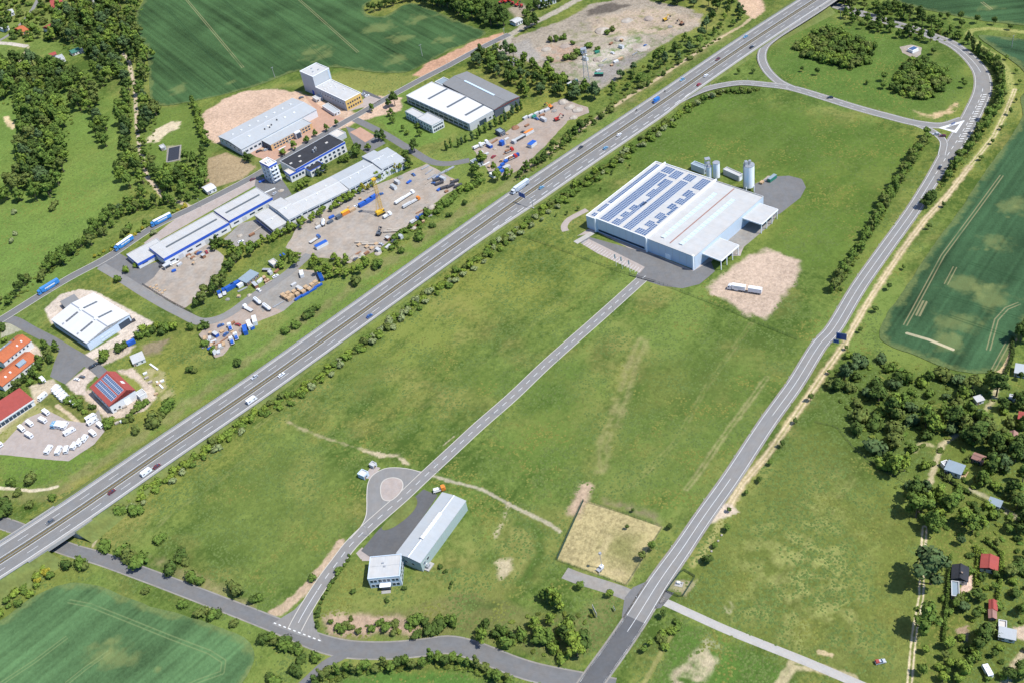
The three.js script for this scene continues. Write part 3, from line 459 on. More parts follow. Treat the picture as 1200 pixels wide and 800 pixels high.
{
  const sExit = [[-10.5,-578.3], [41.2,-622.9], [134.5,-694.8], [170.1,-722.5]].map(p => A.near(p[0], p[1]));
  const wide = s => W0 + 2.6 * sst(sExit[0], sExit[1], s) * (1 - sst(sExit[2], sExit[3], s));
  part(motor, 'carriageway', strip(A, 0, A.len, -9.9, -1.9, .06), M.motorway);
  part(motor, 'carriageway', strip(A, 0, A.len, 1.9, s => wide(s) - 2.1, .06), M.motorway);
  part(motor, 'shoulder', strip(A, 0, A.len, -W0, -9.9, .06), M.shoulder);
  part(motor, 'shoulder', strip(A, 0, A.len, s => wide(s) - 2.1, wide, .06), M.shoulder);
  part(motor, 'median_strip', strip(A, 0, A.len, -1.9, 1.9, .065), M.medianSoil);
  for (const o of [-2.35, -9.95, 2.15]) part(motor, 'edge_line', strip(A, 0, A.len, o, o + .22, .07), M.paint);
  part(motor, 'edge_line', strip(A, 0, A.len, s => wide(s) - 2.2, s => wide(s) - 1.9, .07), M.paint);
  for (let s = 6; s < A.len - 10; s += 18) for (const o of [-6.1, 5.95]) part(motor, 'lane_dash', strip(A, s, s + 6, o, o + .22, .072), M.paint);
  for (let s = sExit[0] + 20; s < sExit[3]; s += 12) part(motor, 'lane_dash', strip(A, s, s + 6, 9.55, 9.95, .072), M.paint);
  // embankment, left open where roads pass beneath
  const bank = new THREE.Group(); struct(bank, 'embankment', 'grassy embankment carrying the motorway');
  const low = s => { const p = A.at(s).y; return -p - .1; };
  const segs = [[0, cut[0].s - 7.5, 0, cut[0].skew], [cut[0].s + 7.5, cut[1].s - 9, cut[0].skew, cut[1].skew], [cut[1].s + 9, A.len, cut[1].skew, 0]];
  for (const [a, b, k0, k1] of segs) {
    const n = Math.ceil((b - a) / 4), P = [], U = [], I = [], offs = [[-1, 1], [-1, 0], [1, 0], [1, 1]];
    for (let i = 0; i <= n; i++) {
      const t = i / n, s0 = lerp(a, b, t), k = t < .5 ? k0 * clamp(1 - t * (b - a) / 40) : k1 * clamp(1 - (1 - t) * (b - a) / 40);
      for (const [sd, toe] of offs) { const w = (sd > 0 ? wide(s0) : W0) + .4, y0 = A.at(clamp(s0, 0, A.len)).y, o = sd * (w + toe * (1.7 * y0 + 1.2)), p = A.at(clamp(s0 + k * o, 0, A.len)); P.push(p.x - p.tz * o, toe ? -.3 : p.y + .02, p.z + p.tx * o); U.push(o, s0); }
      if (i) for (let q = 0; q < 3; q++) { const c = i * 4 + q; I.push(c - 4, c - 3, c, c - 3, c + 1, c); }
    }
    const g = new THREE.BufferGeometry(); g.setAttribute('position', new THREE.Float32BufferAttribute(P, 3)); g.setAttribute('uv', new THREE.Float32BufferAttribute(U, 2)); g.setIndex(I); g.computeVertexNormals();
    part(bank, 'slope', g, M.verge);
  }
  cut.forEach((c, i) => {
    const hw = i ? 9 : 7.5, p = A.at(c.s), o = group('road_bridge', i ? 'concrete motorway bridge over the slip road by the dark trees' : 'concrete motorway bridge over the cracked grey lane', 'bridge', p.x, p.z);
    const loc = g => { g.translate(-p.x, 0, -p.z); return g; };
    part(o, 'deck', loc(merge([strip(A, c.s - hw, c.s + hw, -W0 - .6, W0 + .6, -1.1, -1.1, 3, c.skew), strip(A, c.s - hw, c.s + hw, -W0 - .6, W0 + .6, .02, .02, 3, c.skew)])), M.concrete);
    for (const sd of [-1, 1]) {
      const a = sd * (W0 + .1), b = sd * (W0 + .9), s0 = c.s - hw - 10, s1 = c.s + hw + 10;
      part(o, 'parapet', loc(merge([strip(A, s0, s1, a, b, .85, .85, 3, c.skew), strip(A, s0, s1, b, b, -1.2, .85, 3, c.skew), strip(A, s0, s1, a, a, 0, .85, 3, c.skew)])), M.shoulder);
      const wall = [];
      const q = (oo, s, y) => { const r = A.at(s + c.skew * oo); return [r.x - r.tz * oo - p.x, y, r.z + r.tx * oo - p.z]; };
      const ss = c.s + sd * hw; wall.push([q(-W0 - .8, ss, -.3), q(W0 + .8, ss, -.3), q(W0 + .8, ss, p.y - .1), q(-W0 - .8, ss, p.y - .1)]);
      part(o, 'abutment', faces(wall), M.concrete);
      for (const e of [-1, 1]) { const o1 = e * (W0 + .8), o2 = e * (W0 + .8 + p.y * 1.2); part(o, 'wing_wall', faces([[q(o1, ss, -.3), q(o2, ss + sd * 3, -.3), q(o2, ss + sd * 3, .5), q(o1, ss, p.y + .1)]]), M.concrete); }
    }
  });
  // steel guard rails
  for (const [o, lab] of [[-1.05, 'double steel guard rail on the yard side of the central strip'], [1.05, 'double steel guard rail on the meadow side of the central strip'], [-11.7, 'steel guard rail along the shoulder facing the yards'], [12.25, 'steel guard rail along the shoulder facing the green meadow']]) {
    const p = A.at(A.len / 2), g = group('guard_rail', lab, 'guard rail', p.x, p.z), s1 = o > 12 ? sExit[0] : A.len;
    const mv = q => { q.translate(-p.x, 0, -p.z); return q; };
    part(g, 'rail', mv(merge([strip(A, 0, s1, o, o, .4, .75, 6), strip(A, 0, s1, o + .12, o + .12, .4, .75, 6), strip(A, 0, s1, o, o + .12, .75, .75, 6)])), M.metal);
    const posts = []; for (let s = 2; s < s1; s += 8) { const q = A.at(s), b = box(-.06, .06, 0, .7, -.06, .06); b.translate(q.x - q.tz * (o + .06), q.y, q.z + q.tx * (o + .06)); posts.push(b); }
    part(g, 'posts', mv(merge(posts)), M.metal).userData.kind = 'stuff';
  }
}
console.log('motorway');
// ---------------------------------------------------------------- other roads
function road(path, w, mat, name, label, o = {}) {
  const g = new THREE.Group(); struct(g, name, label);
  const y = o.y ?? .03, hw = F(w), s0 = o.s0 ?? 0, s1 = o.s1 ?? path.len;
  part(g, 'roadway', strip(path, s0, s1, s => -hw(s) / 2, s => hw(s) / 2, y, y, 3), mat);
  if (o.kerb) for (const e of o.kerb) part(g, 'kerb', kerb(path, s0, s1, e > 0 ? hw(0) / 2 : -hw(0) / 2 - .35, .35, .13), M.kerb);
  if (o.edge) for (const e of [-1, 1]) part(g, 'edge_line', strip(path, s0, s1, s => e * (hw(s) / 2 - .45) - .1, s => e * (hw(s) / 2 - .45) + .1, y + .004, y + .004, 3), M.paint);
  if (o.verge) for (const e of [-1, 1]) part(g, 'gravel_verge', strip(path, s0, s1, s => e > 0 ? hw(s) / 2 : -hw(s) / 2 - o.verge, s => e > 0 ? hw(s) / 2 + o.verge : -hw(s) / 2, y - .006, y - .006, 3), M.gravelGrey);
  if (o.dash) { const [a, b, l, gap, wd] = o.dash; for (let s = a ?? s0; s < (b ?? s1) - l; s += l + gap) part(g, 'centre_dash', strip(path, s, s + l, -wd / 2, wd / 2, y + .005, y + .005, 3), M.paint); }
  if (o.centre) for (const [a, b] of o.centre) part(g, 'centre_line', strip(path, a, b, -.1, .1, y + .005, y + .005, 3), M.paint);
  return g;
}
const nearS = (path, p) => path.near(p[0], p[1]);
road(UNDER, s => 6.6 + 1.6 * sst(nearS(UNDER, [-122.5,-305.2]) - 20, nearS(UNDER, [-98.7,-291.3]), s), M.asphalt, 'lane', 'patched grey lane running under the motorway', { y: .02, verge: .7 });
{
  const a = nearS(HIGH, [30.7,-278.4]), b = nearS(HIGH, [297.8,-576.9]), c = nearS(HIGH, [349.6,-639.6]), d = nearS(HIGH, [367.3,-725.4]);
  const wd = s => 8 + 3.4 * sst(b - 30, b + 25, s) * (1 - sst(c, d, s)) + 1.5 * sst(a + 60, a, s);
  const g = road(HIGH, wd, M.asphaltPale, 'main_road', 'pale two lane road running up to the slip roads', { y: .036, edge: 1, verge: .8, centre: [[nearS(HIGH, [25.7,-272.9]), nearS(HIGH, [92.5,-347.2])], [nearS(HIGH, [123.9,-382.8]), b - 20], [nearS(HIGH, [367.5,-676.1]), d + 40]], dash: [b - 18, c + 20, 4, 4, .3] });
  part(g, 'asphalt_patch', strip(HIGH, 0, a, s => -wd(s) / 2 + .1, s => wd(s) / 2 - .1, .04, .04, 3), M.asphaltNew);
  for (let s = nearS(HIGH, [314.4,-595.4]); s < nearS(HIGH, [354.6,-645.3]); s += 3.4) part(g, 'hatch_bar', strip(HIGH, s, s + .8, .9, 3.4, .043, .043, 2, .5), M.paint);
}
const LOCAL = makePath([[95.9,-524.2],[80.7,-510.5],[51.4,-484.4],[16.4,-453.8],[-5.6,-432.9],[-26.4,-414.9],[-41,-401.4],[-53.6,-389.8],[-60.2,-383.6],[-69,-375.3],[-78.9,-366.8],[-87.8,-358.9],[-96.4,-350.1],[-102.8,-341.1],[-108.1,-333.6],[-116.1,-320],[-120.7,-310.9],[-122.6,-306.6]]);
{
  const g = road(LOCAL, 6.6, M.asphaltPale, 'access_road', 'straight kerbed access road to the solar roofed factory', { y: .05, kerb: [-1, 1], dash: [12, nearS(LOCAL, [-116.1,-320]), 3.4, 3.4, .24], s0: nearS(LOCAL, [84,-513.8]) });
  const e = LOCAL.len; part(g, 'centre_line', strip(LOCAL, nearS(LOCAL, [-112.6,-326.6]), e - 4, -.12, .12, .056, .056, 3), M.paint);
  part(g, 'junction_mouth', sheet([[-117.8,-323.8],[-114.5,-320.1],[-113.9,-310.8],[-111.7,-302.9],[-109.3,-297.3],[-120.5,-303.4],[-133.6,-312.4],[-128.1,-315.4],[-122.9,-318.1]], .046), M.asphaltPale);
  for (let i = 0; i < 10; i++) { const a = [[-132,-312.5],[-110.9,-298.5]], x = lerp(a[0][0], a[1][0], i / 9), z = lerp(a[0][1], a[1][1], i / 9), m = box(-.7, .7, .06, .066, -.25, .25); m.rotateY(-.62); m.translate(x, 0, z); part(g, 'give_way_mark', m, M.paint); }
}
{ // teardrop turning loop with its paved island
  const out = smooth([[-57.6,-389.6],[-61.5,-391.8],[-66.8,-394.7],[-72.6,-396.8],[-77.1,-397.4],[-81.2,-396.3],[-84.9,-393.5],[-86.8,-389.2],[-87.6,-381.1],[-87.7,-374.1],[-88.3,-367.4],[-90.8,-361.3],[-93.8,-354.4],[-86.9,-359.3],[-74.5,-370.8],[-65.3,-379.6]], 5);
  struct(new THREE.Mesh(sheet(out, .042), M.asphaltPale), 'turning_loop', 'teardrop asphalt turning loop beside the access road');
  const k = makePath([[-58.9,-389.9],[-61.5,-391.8],[-66.8,-394.7],[-72.6,-396.8],[-77.1,-397.4],[-81.2,-396.3],[-84.9,-393.5],[-86.8,-389.2],[-87.6,-381.1],[-87.7,-374.1],[-88.3,-367.4],[-90.8,-361.3],[-96.4,-354.5]]);
  struct(new THREE.Mesh(kerb(k, 0, k.len, -.3, .4, .13, 1.5), M.kerb), 'kerb', 'pale kerb round the teardrop turning loop');
  const isl = smooth([[-80.2,-385.1],[-78.3,-389.1],[-73.8,-389.8],[-69.4,-386.9],[-68.7,-382.2],[-71.1,-377.5],[-75.6,-374.3],[-79.1,-376]], 6);
  const o = new THREE.Group(); struct(o, 'traffic_island', 'pinkish paved island in the turning loop');
  part(o, 'paving', sheet(isl, .17, .2), M.paving);
  const kp = makePath([...isl, isl[0]]); part(o, 'kerb', kerb(kp, 0, kp.len, -.2, .4, .19, 1), M.kerb);
}
const yard = (pts, y, mat, name, label, amp = .5) => struct(new THREE.Mesh(sheet(amp ? jag(pts, amp, 2.5) : pts, y), mat), name, label);
yard([[-58.3,-377.8],[-51.2,-372],[-73.1,-338.8],[-86.9,-341],[-91,-345.6],[-82.3,-356.5]], .034, M.asphaltNew, 'forecourt', 'dark asphalt forecourt beside the long pale hall', 0);
yard([[-90.5,-347.7],[-86.4,-343],[-86.9,-338.4],[-90.6,-339.3],[-93.5,-344.7]], .03, M.paving, 'paved_corner', 'paved corner in front of the small office', 0);
struct(new THREE.Mesh(sheet(smooth([[-80.5,-357.2],[-73.3,-365.4],[-63.3,-374.4],[-61.8,-370],[-64.7,-363.9],[-74.1,-356.7],[-78.9,-355.7]], 4), .12, .12), M.verge), 'grass_island', 'grass island between access road and forecourt');
// slip roads
const RAMP = makePath([[329,-620.4,0],[314.2,-617.7,0],[300.1,-626.2,0],[285.6,-642.3,0],[269,-662.8,0],[253.2,-684.9,0],[236.6,-705.9,0],[221.8,-716.5,.2],[206.8,-725.1,.4],[191,-727.1,.5],[177.5,-725.5,.55],[165.1,-720.6,.6],[151.7,-713.6,.6]]);
road(RAMP, 6.6, M.asphaltPale, 'slip_road', 'slip road curving from the motorway to the road junction', { y: .055, edge: 1, verge: .6, dash: [70, 190, 3, 6, .2] });
const RAMP2 = makePath([[238.9,-703,0],[233.1,-715.1,0],[230.3,-729.1,0],[229.8,-744.8,.3],[232.1,-759.2,.9],[239.1,-773.1,1.7],[251.3,-783.8,2.4],[272.9,-797.2,3.8],[292.3,-809.5,4.9],[318.9,-828.8,5.6],[348,-849,5.9]]);
road(RAMP2, 6, M.asphaltPale, 'loop_slip_road', 'loop slip road curling up to the motorway', { y: .065, edge: 1, verge: .6 });
road(makePath([[294.9,-632.5],[302.8,-618.5],[306.3,-608.8],[306.5,-598.3],[298.8,-583.2]]), 5, M.asphaltPale, 'slip_road_branch', 'short slip road branch beside the triangular island', { y: .048, edge: 1 });
{ const o = new THREE.Group(); struct(o, 'splitter_island', 'white hatched triangle between slip road and main road');
  part(o, 'paint_border', sheet([[310.4,-615.6],[330,-618.8],[318.3,-605.5]], .07), M.paint); part(o, 'island_surface', sheet([[313.7,-613.7],[325.9,-616.2],[318.6,-608.9]], .076), M.asphaltPale); }
// estate roads
const EST = makePath([[-361.1,-580.6],[-341.3,-591.6],[-331.6,-598.6],[-309.9,-618.3],[-291.2,-634],[-268.2,-650.1],[-238.6,-679],[-212.2,-695],[-168.2,-723.8],[-150.6,-738.9],[-119.9,-764.4],[-102.9,-778.7],[-87,-790.9],[-65.6,-807.4],[-36.3,-829.1],[-9.8,-846.8],[19.3,-867.7],[47.3,-884.9]]);
road(EST, 7, M.asphalt, 'estate_road', 'grey estate road where the blue lorries are parked', { y: .03, kerb: [-1, 1] });
road(makePath([[-91.2,-785.4],[-67.3,-751.2],[-48.7,-720.5],[-32.7,-695.7],[-21.8,-689.3],[-6,-688.4]]), 6.5, M.asphalt, 'estate_side_road', 'grey side road past the small white office', { y: .034 });
const BR = makePath([[-270.8,-640.6],[-254.6,-622.5],[-229.9,-593.6],[-205.7,-567.9],[-190.4,-554.5],[-176.8,-555.6],[-158.5,-571.6],[-136.8,-590],[-122.9,-607.1]]);
road(BR, 7, M.asphaltPale, 'yard_road', 'pale road bending through the storage yards', { y: .034 });
road(makePath([[-330.9,-600.2],[-322.3,-595.8],[-306.2,-580.2],[-288.6,-563.7],[-279.5,-554.2],[-265.8,-540.2],[-254.5,-528.1],[-247.6,-518.9]]), 7, M.asphalt, 'estate_lane', 'grey estate lane past the caravan dealer', { y: .036 });
yard([[-282.4,-555],[-260.1,-535.3],[-265.9,-526.5],[-271.7,-517.9],[-283.3,-528.2],[-283.4,-541.2]], .03, M.asphalt, 'dealer_forecourt', 'grey asphalt forecourt of the caravan dealer', 0);
yard([[-278.9,-645.3],[-263.8,-657],[-239.2,-630.5],[-232.3,-632.4],[-223.4,-632.5],[-229.9,-614.7],[-237.5,-606.4],[-247.6,-615.3],[-265.3,-632.8]], .028, M.asphalt, 'estate_apron', 'grey asphalt apron before the blue banded hall', .2);
yard([[-214.1,-695.7],[-168.3,-725.1],[-162.7,-719.4],[-165.4,-710.6],[-238.4,-655.1],[-243.4,-659.9]], .026, M.paving, 'paved_strip', 'pinkish paved strip along the blue banded hall', .2);
yard([[-166.2,-723.1],[-146.1,-712.2],[-137.5,-687.7],[-150.9,-678.5],[-166.7,-709.8]], .03, M.asphalt, 'courtyard', 'grey courtyard behind the balcony tower', .2);
yard([[-97.5,-775.1],[-74,-752.4],[-66.5,-736.3],[-81.2,-726.2],[-90.9,-742.8]], .028, M.asphalt, 'side_courtyard', 'grey courtyard beside the black roofed building', .2);
yard([[-94.1,-764.2],[-85.9,-769.3],[-74.1,-749.8],[-82.2,-743.5]], .036, M.pavingRed, 'red_paving', 'red paved strip in the grey side courtyard', .2);
yard([[-133.7,-845.5],[-115,-810.7],[-97.4,-786.4],[-138,-757.8],[-154,-740.1],[-168,-753.1],[-175.5,-763.8],[-150.2,-807],[-122.1,-810.6]], .024, M.pavingRed, 'red_courtyard', 'reddish paved courtyard round the long grey hall', .4);
yard([[-96.7,-799.1],[-72.8,-802.8],[-67.7,-808.2],[-78.1,-819.9],[-95.3,-802.9]], .03, M.paving, 'entrance_paving', 'pale paving before the yellow facade', .2);
yard([[-82.9,-832.6],[-65.6,-808.9],[-75.7,-801],[-83.8,-822.2]], .028, M.asphaltNew, 'staff_car_park', 'small dark car park beside the yellow facade', .2);
yard([[-237.5,-606.4],[-223.2,-631.5],[-197.8,-646],[-182.6,-624.4],[-184.2,-595.4],[-196.8,-578.8],[-204.5,-572]], .024, M.gravel, 'gravel_lot', 'pale sandy lot below the blue banded hall', .8);
yard([[-184.4,-645.8],[-173.5,-661.5],[-159.4,-663.4],[-147.9,-642.1],[-160.6,-632.7],[-177.4,-633]], .024, M.gravelGrey, 'service_yard', 'grey service yard beside the low white annexe', .5);
yard([[-139.2,-620.5],[-131.2,-647.2],[-124.1,-655.8],[-88.4,-673.9],[-56.7,-686.2],[-37.2,-694.9],[-19.1,-666.8],[-15.1,-656.1],[-28,-647.1],[-52.3,-622.7],[-74.9,-597.4],[-95.1,-588.3],[-109.4,-597.8],[-129.9,-607.4]], .022, M.gravel, 'machine_yard', 'big sandy yard with the yellow crane', 1);
yard([[-191.3,-541.9],[-186,-554],[-158.5,-571.6],[-132.4,-593.4],[-115,-585],[-116.6,-576.1],[-139,-548.6],[-155.1,-543],[-167.6,-529.9],[-173.5,-516.9],[-178.7,-516]], .02, M.gravelPink, 'storage_yard', 'gravel storage yard with tankers and containers', .8);
yard([[-157.6,-566.7],[-132.3,-592.5],[-116.7,-583.7],[-115.4,-575.7],[-138,-549.2],[-146,-556],[-151.3,-552.3]], .028, M.gravelGrey, 'storage_pad', 'grey pad under the stacked pallets', .4);
yard([[-3,-707.3],[19,-714.4],[40.9,-732.6],[66.6,-750.1],[76.5,-749],[90.2,-732.3],[88.9,-724.6],[71.5,-718],[51,-689.6],[32.1,-666],[18.8,-657.9],[7.1,-663.3],[2.9,-682.7]], .022, M.gravelPink, 'plant_yard', 'pinkish yard crowded with plant and containers', .8);
yard([[-298.7,-475],[-290.2,-492.8],[-278.3,-496.9],[-264,-484.2],[-254.5,-479.5],[-242.3,-476.2],[-238.9,-468.3],[-243.2,-459],[-256,-448.9],[-269.1,-453.6],[-296.1,-464],[-315.2,-471]], .026, M.paving, 'caravan_pitch', 'pinkish gravel pitch full of parked caravans', .3);
yard([[-251.8,-478.8],[-245.9,-488.1],[-239.6,-472],[-243.2,-464.5]], .022, M.gravelGrey, 'gravel_patch', 'gravel patch beside the caravan pitch', .5);
// factory surrounds
yard([[53.6,-570],[62.5,-575.9],[67.1,-570.4],[113.1,-502.1],[132.6,-522.4],[146.1,-518],[159.9,-543.3],[182.1,-553.3],[199.6,-590.7],[187.3,-597.3],[179.5,-590.4],[183.4,-575.2],[115.5,-513.5],[99,-533.2],[68.8,-579.8]], .028, M.paving, 'factory_apron', 'paved apron round the solar roofed factory', .2);
yard([[54.6,-562.8],[60,-567.8],[98,-533.6],[110,-517],[115.1,-511.9],[127.8,-518.5],[127.6,-507.9],[122.3,-503.5],[115.8,-498.6],[105.3,-497.7],[93.8,-503.8],[80.9,-516.5],[83.7,-521.9],[63,-547.7]], .034, M.asphalt, 'factory_drive', 'grey asphalt drive before the solar roofed factory', 0);
yard([[55.4,-560.6],[63,-547.7],[84.3,-519.9],[88.5,-524.8],[60.5,-564.7]], .04, M.paving, 'parking_bays', 'paved parking bays before the factory', 0);
yard([[176.1,-590.5],[189.6,-595.4],[200.2,-592.7],[206.6,-586.1],[206,-575.7],[198.8,-565.7],[182.1,-553.3],[167.9,-546.4],[169.8,-567.6]], .036, M.asphalt, 'factory_yard', 'grey asphalt yard behind the canopies', .3);
yard([[131.6,-522.7],[143.7,-520.6],[173.8,-544.4],[180.6,-553.8],[172.4,-566.7],[138.4,-534.3]], .034, M.gravelGrey, 'loading_bay', 'grey loading bay under the two canopies', 0);
{ const kk = makePath([[47.6,-577.9],[47.3,-583],[51.3,-589.8],[57.6,-593.8],[65.2,-597.5]]); road(kk, 4.5, M.paving, 'fire_lane', 'curved pinkish paved lane at the factory corner', { y: .03 }); }
yard([[50.6,-565.1],[52.7,-561.5],[65.2,-569],[63.6,-572.5]], .06, M.concrete, 'footpath', 'short concrete footpath at the factory corner', 0);
{ const g = new THREE.Group(); struct(g, 'bay_markings', 'white lines of the factory parking bays'); const a = [[58.6,-563.4],[86.2,-523.7]], b = [[54.8,-560.8],[82.6,-519.5]];
  for (let i = 0; i <= 22; i++) { const t = i / 22, x0 = lerp(a[0][0], a[1][0], t), z0 = lerp(a[0][1], a[1][1], t), x1 = lerp(b[0][0], b[1][0], t), z1 = lerp(b[0][1], b[1][1], t), dx = x1 - x0, dz = z1 - z0, l = Math.hypot(dx, dz), nx = -dz / l * .09, nz = dx / l * .09;
    part(g, 'bay_line', sheet([[x0 + nx, z0 + nz], [x1 + nx, z1 + nz], [x1 - nx, z1 - nz], [x0 - nx, z0 - nz]], .047), M.paint); } }
// paths lower right
road(makePath([[39.5,-288.8],[43.7,-285.5],[55.4,-275.2],[67,-265],[81.9,-253.1],[94.9,-242.8],[104.6,-234.7],[112.7,-227.8],[125.6,-216.6]]), 4, M.concrete, 'farm_path', 'pale concrete path leading to the garden meadow', { y: .03 });
road(makePath([[31.9,-289.6],[29,-292.6],[17.6,-300.5],[10.5,-305.1],[4.1,-310]]), 6.5, M.gravelGrey, 'gravel_entrance', 'gravel entrance beside the dry rectangle', { y: .026 });
yard([[40.5,-297.1],[33,-295],[28.2,-290.5],[25.1,-281],[26.9,-274.8],[34.2,-282.2],[42.8,-281.6],[50.2,-288.3],[45.1,-291.3]], .03, M.asphalt, 'junction_apron', 'asphalt apron where paths meet the main road', .2);
road(makePath([[-97.6,-289.3],[-101.8,-287.5],[-107.6,-285.7],[-115.1,-279.5],[-119.6,-275.8]]), 4.4, M.asphalt, 'field_lane', 'narrow asphalt lane leaving the road bend', { y: .026 });
road(makePath([[-436,-1200.3],[-435.7,-1165.3],[-439.5,-1129.3],[-448.1,-1101.4],[-460.2,-1086.2]]), 4.5, M.asphaltPale, 'village_street', 'pale street between the red roofed houses', { y: .03 });
console.log('roads');
// ---------------------------------------------------------------- buildings
// local frame of a rectangle r = [x, z, turn, length, width]: x along the length, z across; root sits at the first block's centre
function blockIn(root, r) {
  const m = new THREE.Matrix4().makeRotationY(r[2]).setPosition(r[0] - root.position.x, 0, r[1] - root.position.z);
  return (name, geo, mat, parent = root) => part(parent, name, geo.applyMatrix4(m), mat);
}
function building(name, label, category, r, grp) { const o = new THREE.Group(); o.position.set(r[0], 0, r[1]); return top(o, name, label, category, grp); }
// walls (open top), flat roof with parapet, gable roof or single pitch
function block(add, L, W, h, o = {}) {
  const x = L / 2, z = W / 2, wm = o.wall || M.wallWhite, rm = o.roof || M.roofWhite, y0 = o.y0 ?? -.2;
  const mats = o.walls || [wm, wm, wm, wm]; // back(-z), right(+x), front(+z), left(-x)
  const rz = (o.rz || 0) * z, rise = o.rise || 0, kind = o.kind || 'flat';
  const hz = kind === 'mono' ? [h + rise, h] : [h, h]; // height at -z, +z
  const gx = (sx) => kind === 'gable' ? [[sx, y0, -z], [sx, y0, z], [sx, h, z], [sx, h + rise, rz], [sx, h, -z]] : [[sx, y0, -z], [sx, y0, z], [sx, hz[1], z], [sx, hz[0], -z]];
  const w = [];
  w.push(add('wall', faces([[[-x, y0, -z], [-x, hz[0], -z], [x, hz[0], -z], [x, y0, -z]]]), mats[0]));
  w.push(add('wall', faces([gx(x)]), mats[1]));
  w.push(add('wall', faces([[[-x, y0, z], [x, y0, z], [x, hz[1], z], [-x, hz[1], z]]]), mats[2]));
  w.push(add('wall', faces([gx(-x)]), mats[3]));
  let roof; const e = o.eave ?? .3, t = .35;
  if (kind === 'gable') {
    const f = e / z * rise;
    roof = add('roof', prism([[-z - e, h - f], [rz, h + rise], [z + e, h - f], [z + e, h - f + t], [rz, h + rise + t], [-z - e, h - f + t]], -x - e, x + e), rm);
    if (o.ridge !== false) add('ridge_cap', prism([[rz - .5, h + rise + t - .08], [rz + .5, h + rise + t - .08], [rz, h + rise + t + .18]], -x - e, x + e), o.ridgeMat || M.metal, roof);
  } else if (kind === 'mono') roof = add('roof', prism([[-z - e, hz[0] + .02], [z + e, hz[1] + .02], [z + e, hz[1] + t], [-z - e, hz[0] + t]], -x - e, x + e), rm);
  else {
    roof = add('roof', box(-x + .25, x - .25, h - .5, h - .15, -z + .25, z - .25), rm);
    const pm = o.parapet || wm, ph = o.ph ?? .35;
    add('parapet', merge([box(-x - .08, x + .08, h - .02, h + ph, -z - .08, -z + .3), box(-x - .08, x + .08, h - .02, h + ph, z - .3, z + .08), box(-x - .08, -x + .3, h - .02, h + ph, -z + .3, z - .3), box(x - .3, x + .08, h - .02, h + ph, -z + .3, z - .3)]), pm, roof);
  }
  return { roof, walls: w, x, z, h, rise, kind, add, rz };
}
// things set into a wall; side: 0 back, 1 right(+x), 2 front(+z), 3 left(-x); u along the wall from its centre
function onWall(b, side, name, u0, u1, y0, y1, mat, out = .08, parent) {
  const g = side === 2 ? box(u0, u1, y0, y1, b.z - .1, b.z + out) : side === 0 ? box(u0, u1, y0, y1, -b.z - out, -b.z + .1) : side === 1 ? box(b.x - .1, b.x + out, y0, y1, u0, u1) : box(-b.x - out, -b.x + .1, y0, y1, u0, u1);
  return b.add(name, g, mat, parent || b.walls[side]);
}
function windowRow(b, side, u0, u1, n, w, y0, y1, mat = M.glass, frame = M.wallWhite) {
  for (let i = 0; i < n; i++) { const c = lerp(u0, u1, (i + .5) / n); const f = onWall(b, side, 'window', c - w / 2 - .12, c + w / 2 + .12, y0 - .12, y1 + .12, frame, .06); onWall(b, side, 'pane', c - w / 2, c + w / 2, y0, y1, mat, .1, f); }
}
function roofY(b, z) { return b.kind === 'gable' ? b.h + b.rise * (z > b.rz ? (b.z - z) / (b.z - b.rz) : (z + b.z) / (b.z + b.rz)) + .35 : b.kind === 'mono' ? b.h + b.rise * (.5 - z / b.z / 2) + .35 : b.h - .15; }
function onRoof(b, name, x0, x1, z0, z1, hh, mat) {
  const cut = b.kind === 'gable' && z0 < b.rz && z1 > b.rz ? [z0, b.rz, z1] : [z0, z1], gs = [];
  for (let i = 0; i < cut.length - 1; i++) { const a = cut[i], c = cut[i + 1], ya = roofY(b, a), yc = roofY(b, c); gs.push(prism([[a, ya - .06], [c, yc - .06], [c, yc + hh], [a, ya + hh]], x0, x1)); }
  return b.add(name, merge(gs), mat, b.roof);
}
function roofDomes(b, spots, s = 1.2) { for (const [x, z] of spots) onRoof(b, 'roof_light', x - s / 2, x + s / 2, z - s / 2, z + s / 2, .4, M.paint); }
// photovoltaic block: nx by nz modules with thin gaps, joined because single modules are a few pixels
function solar(b, x0, x1, z0, z1, name = 'solar_array') {
  const nx = Math.max(1, Math.round((x1 - x0) / 1.7)), nz = Math.max(1, Math.round((z1 - z0) / 1.75)), gs = [], fx = (x1 - x0) / nx, fz = (z1 - z0) / nz;
  onRoof(b, 'array_frame', x0, x1, z0, z1, .1, M.solarFrame);
  for (let i = 0; i < nx; i++) for (let j = 0; j < nz; j++) { const a = z0 + j * fz + .17, c = z0 + (j + 1) * fz - .17, xa = x0 + i * fx + .16, xc = x0 + (i + 1) * fx - .16, ya = roofY(b, a), yc = roofY(b, c); gs.push(prism([[a, ya + .06], [c, yc + .06], [c, yc + .17], [a, ya + .17]], xa, xc)); }
  b.add(name, merge(gs), M.solar, b.roof).userData.kind = 'stuff';
}

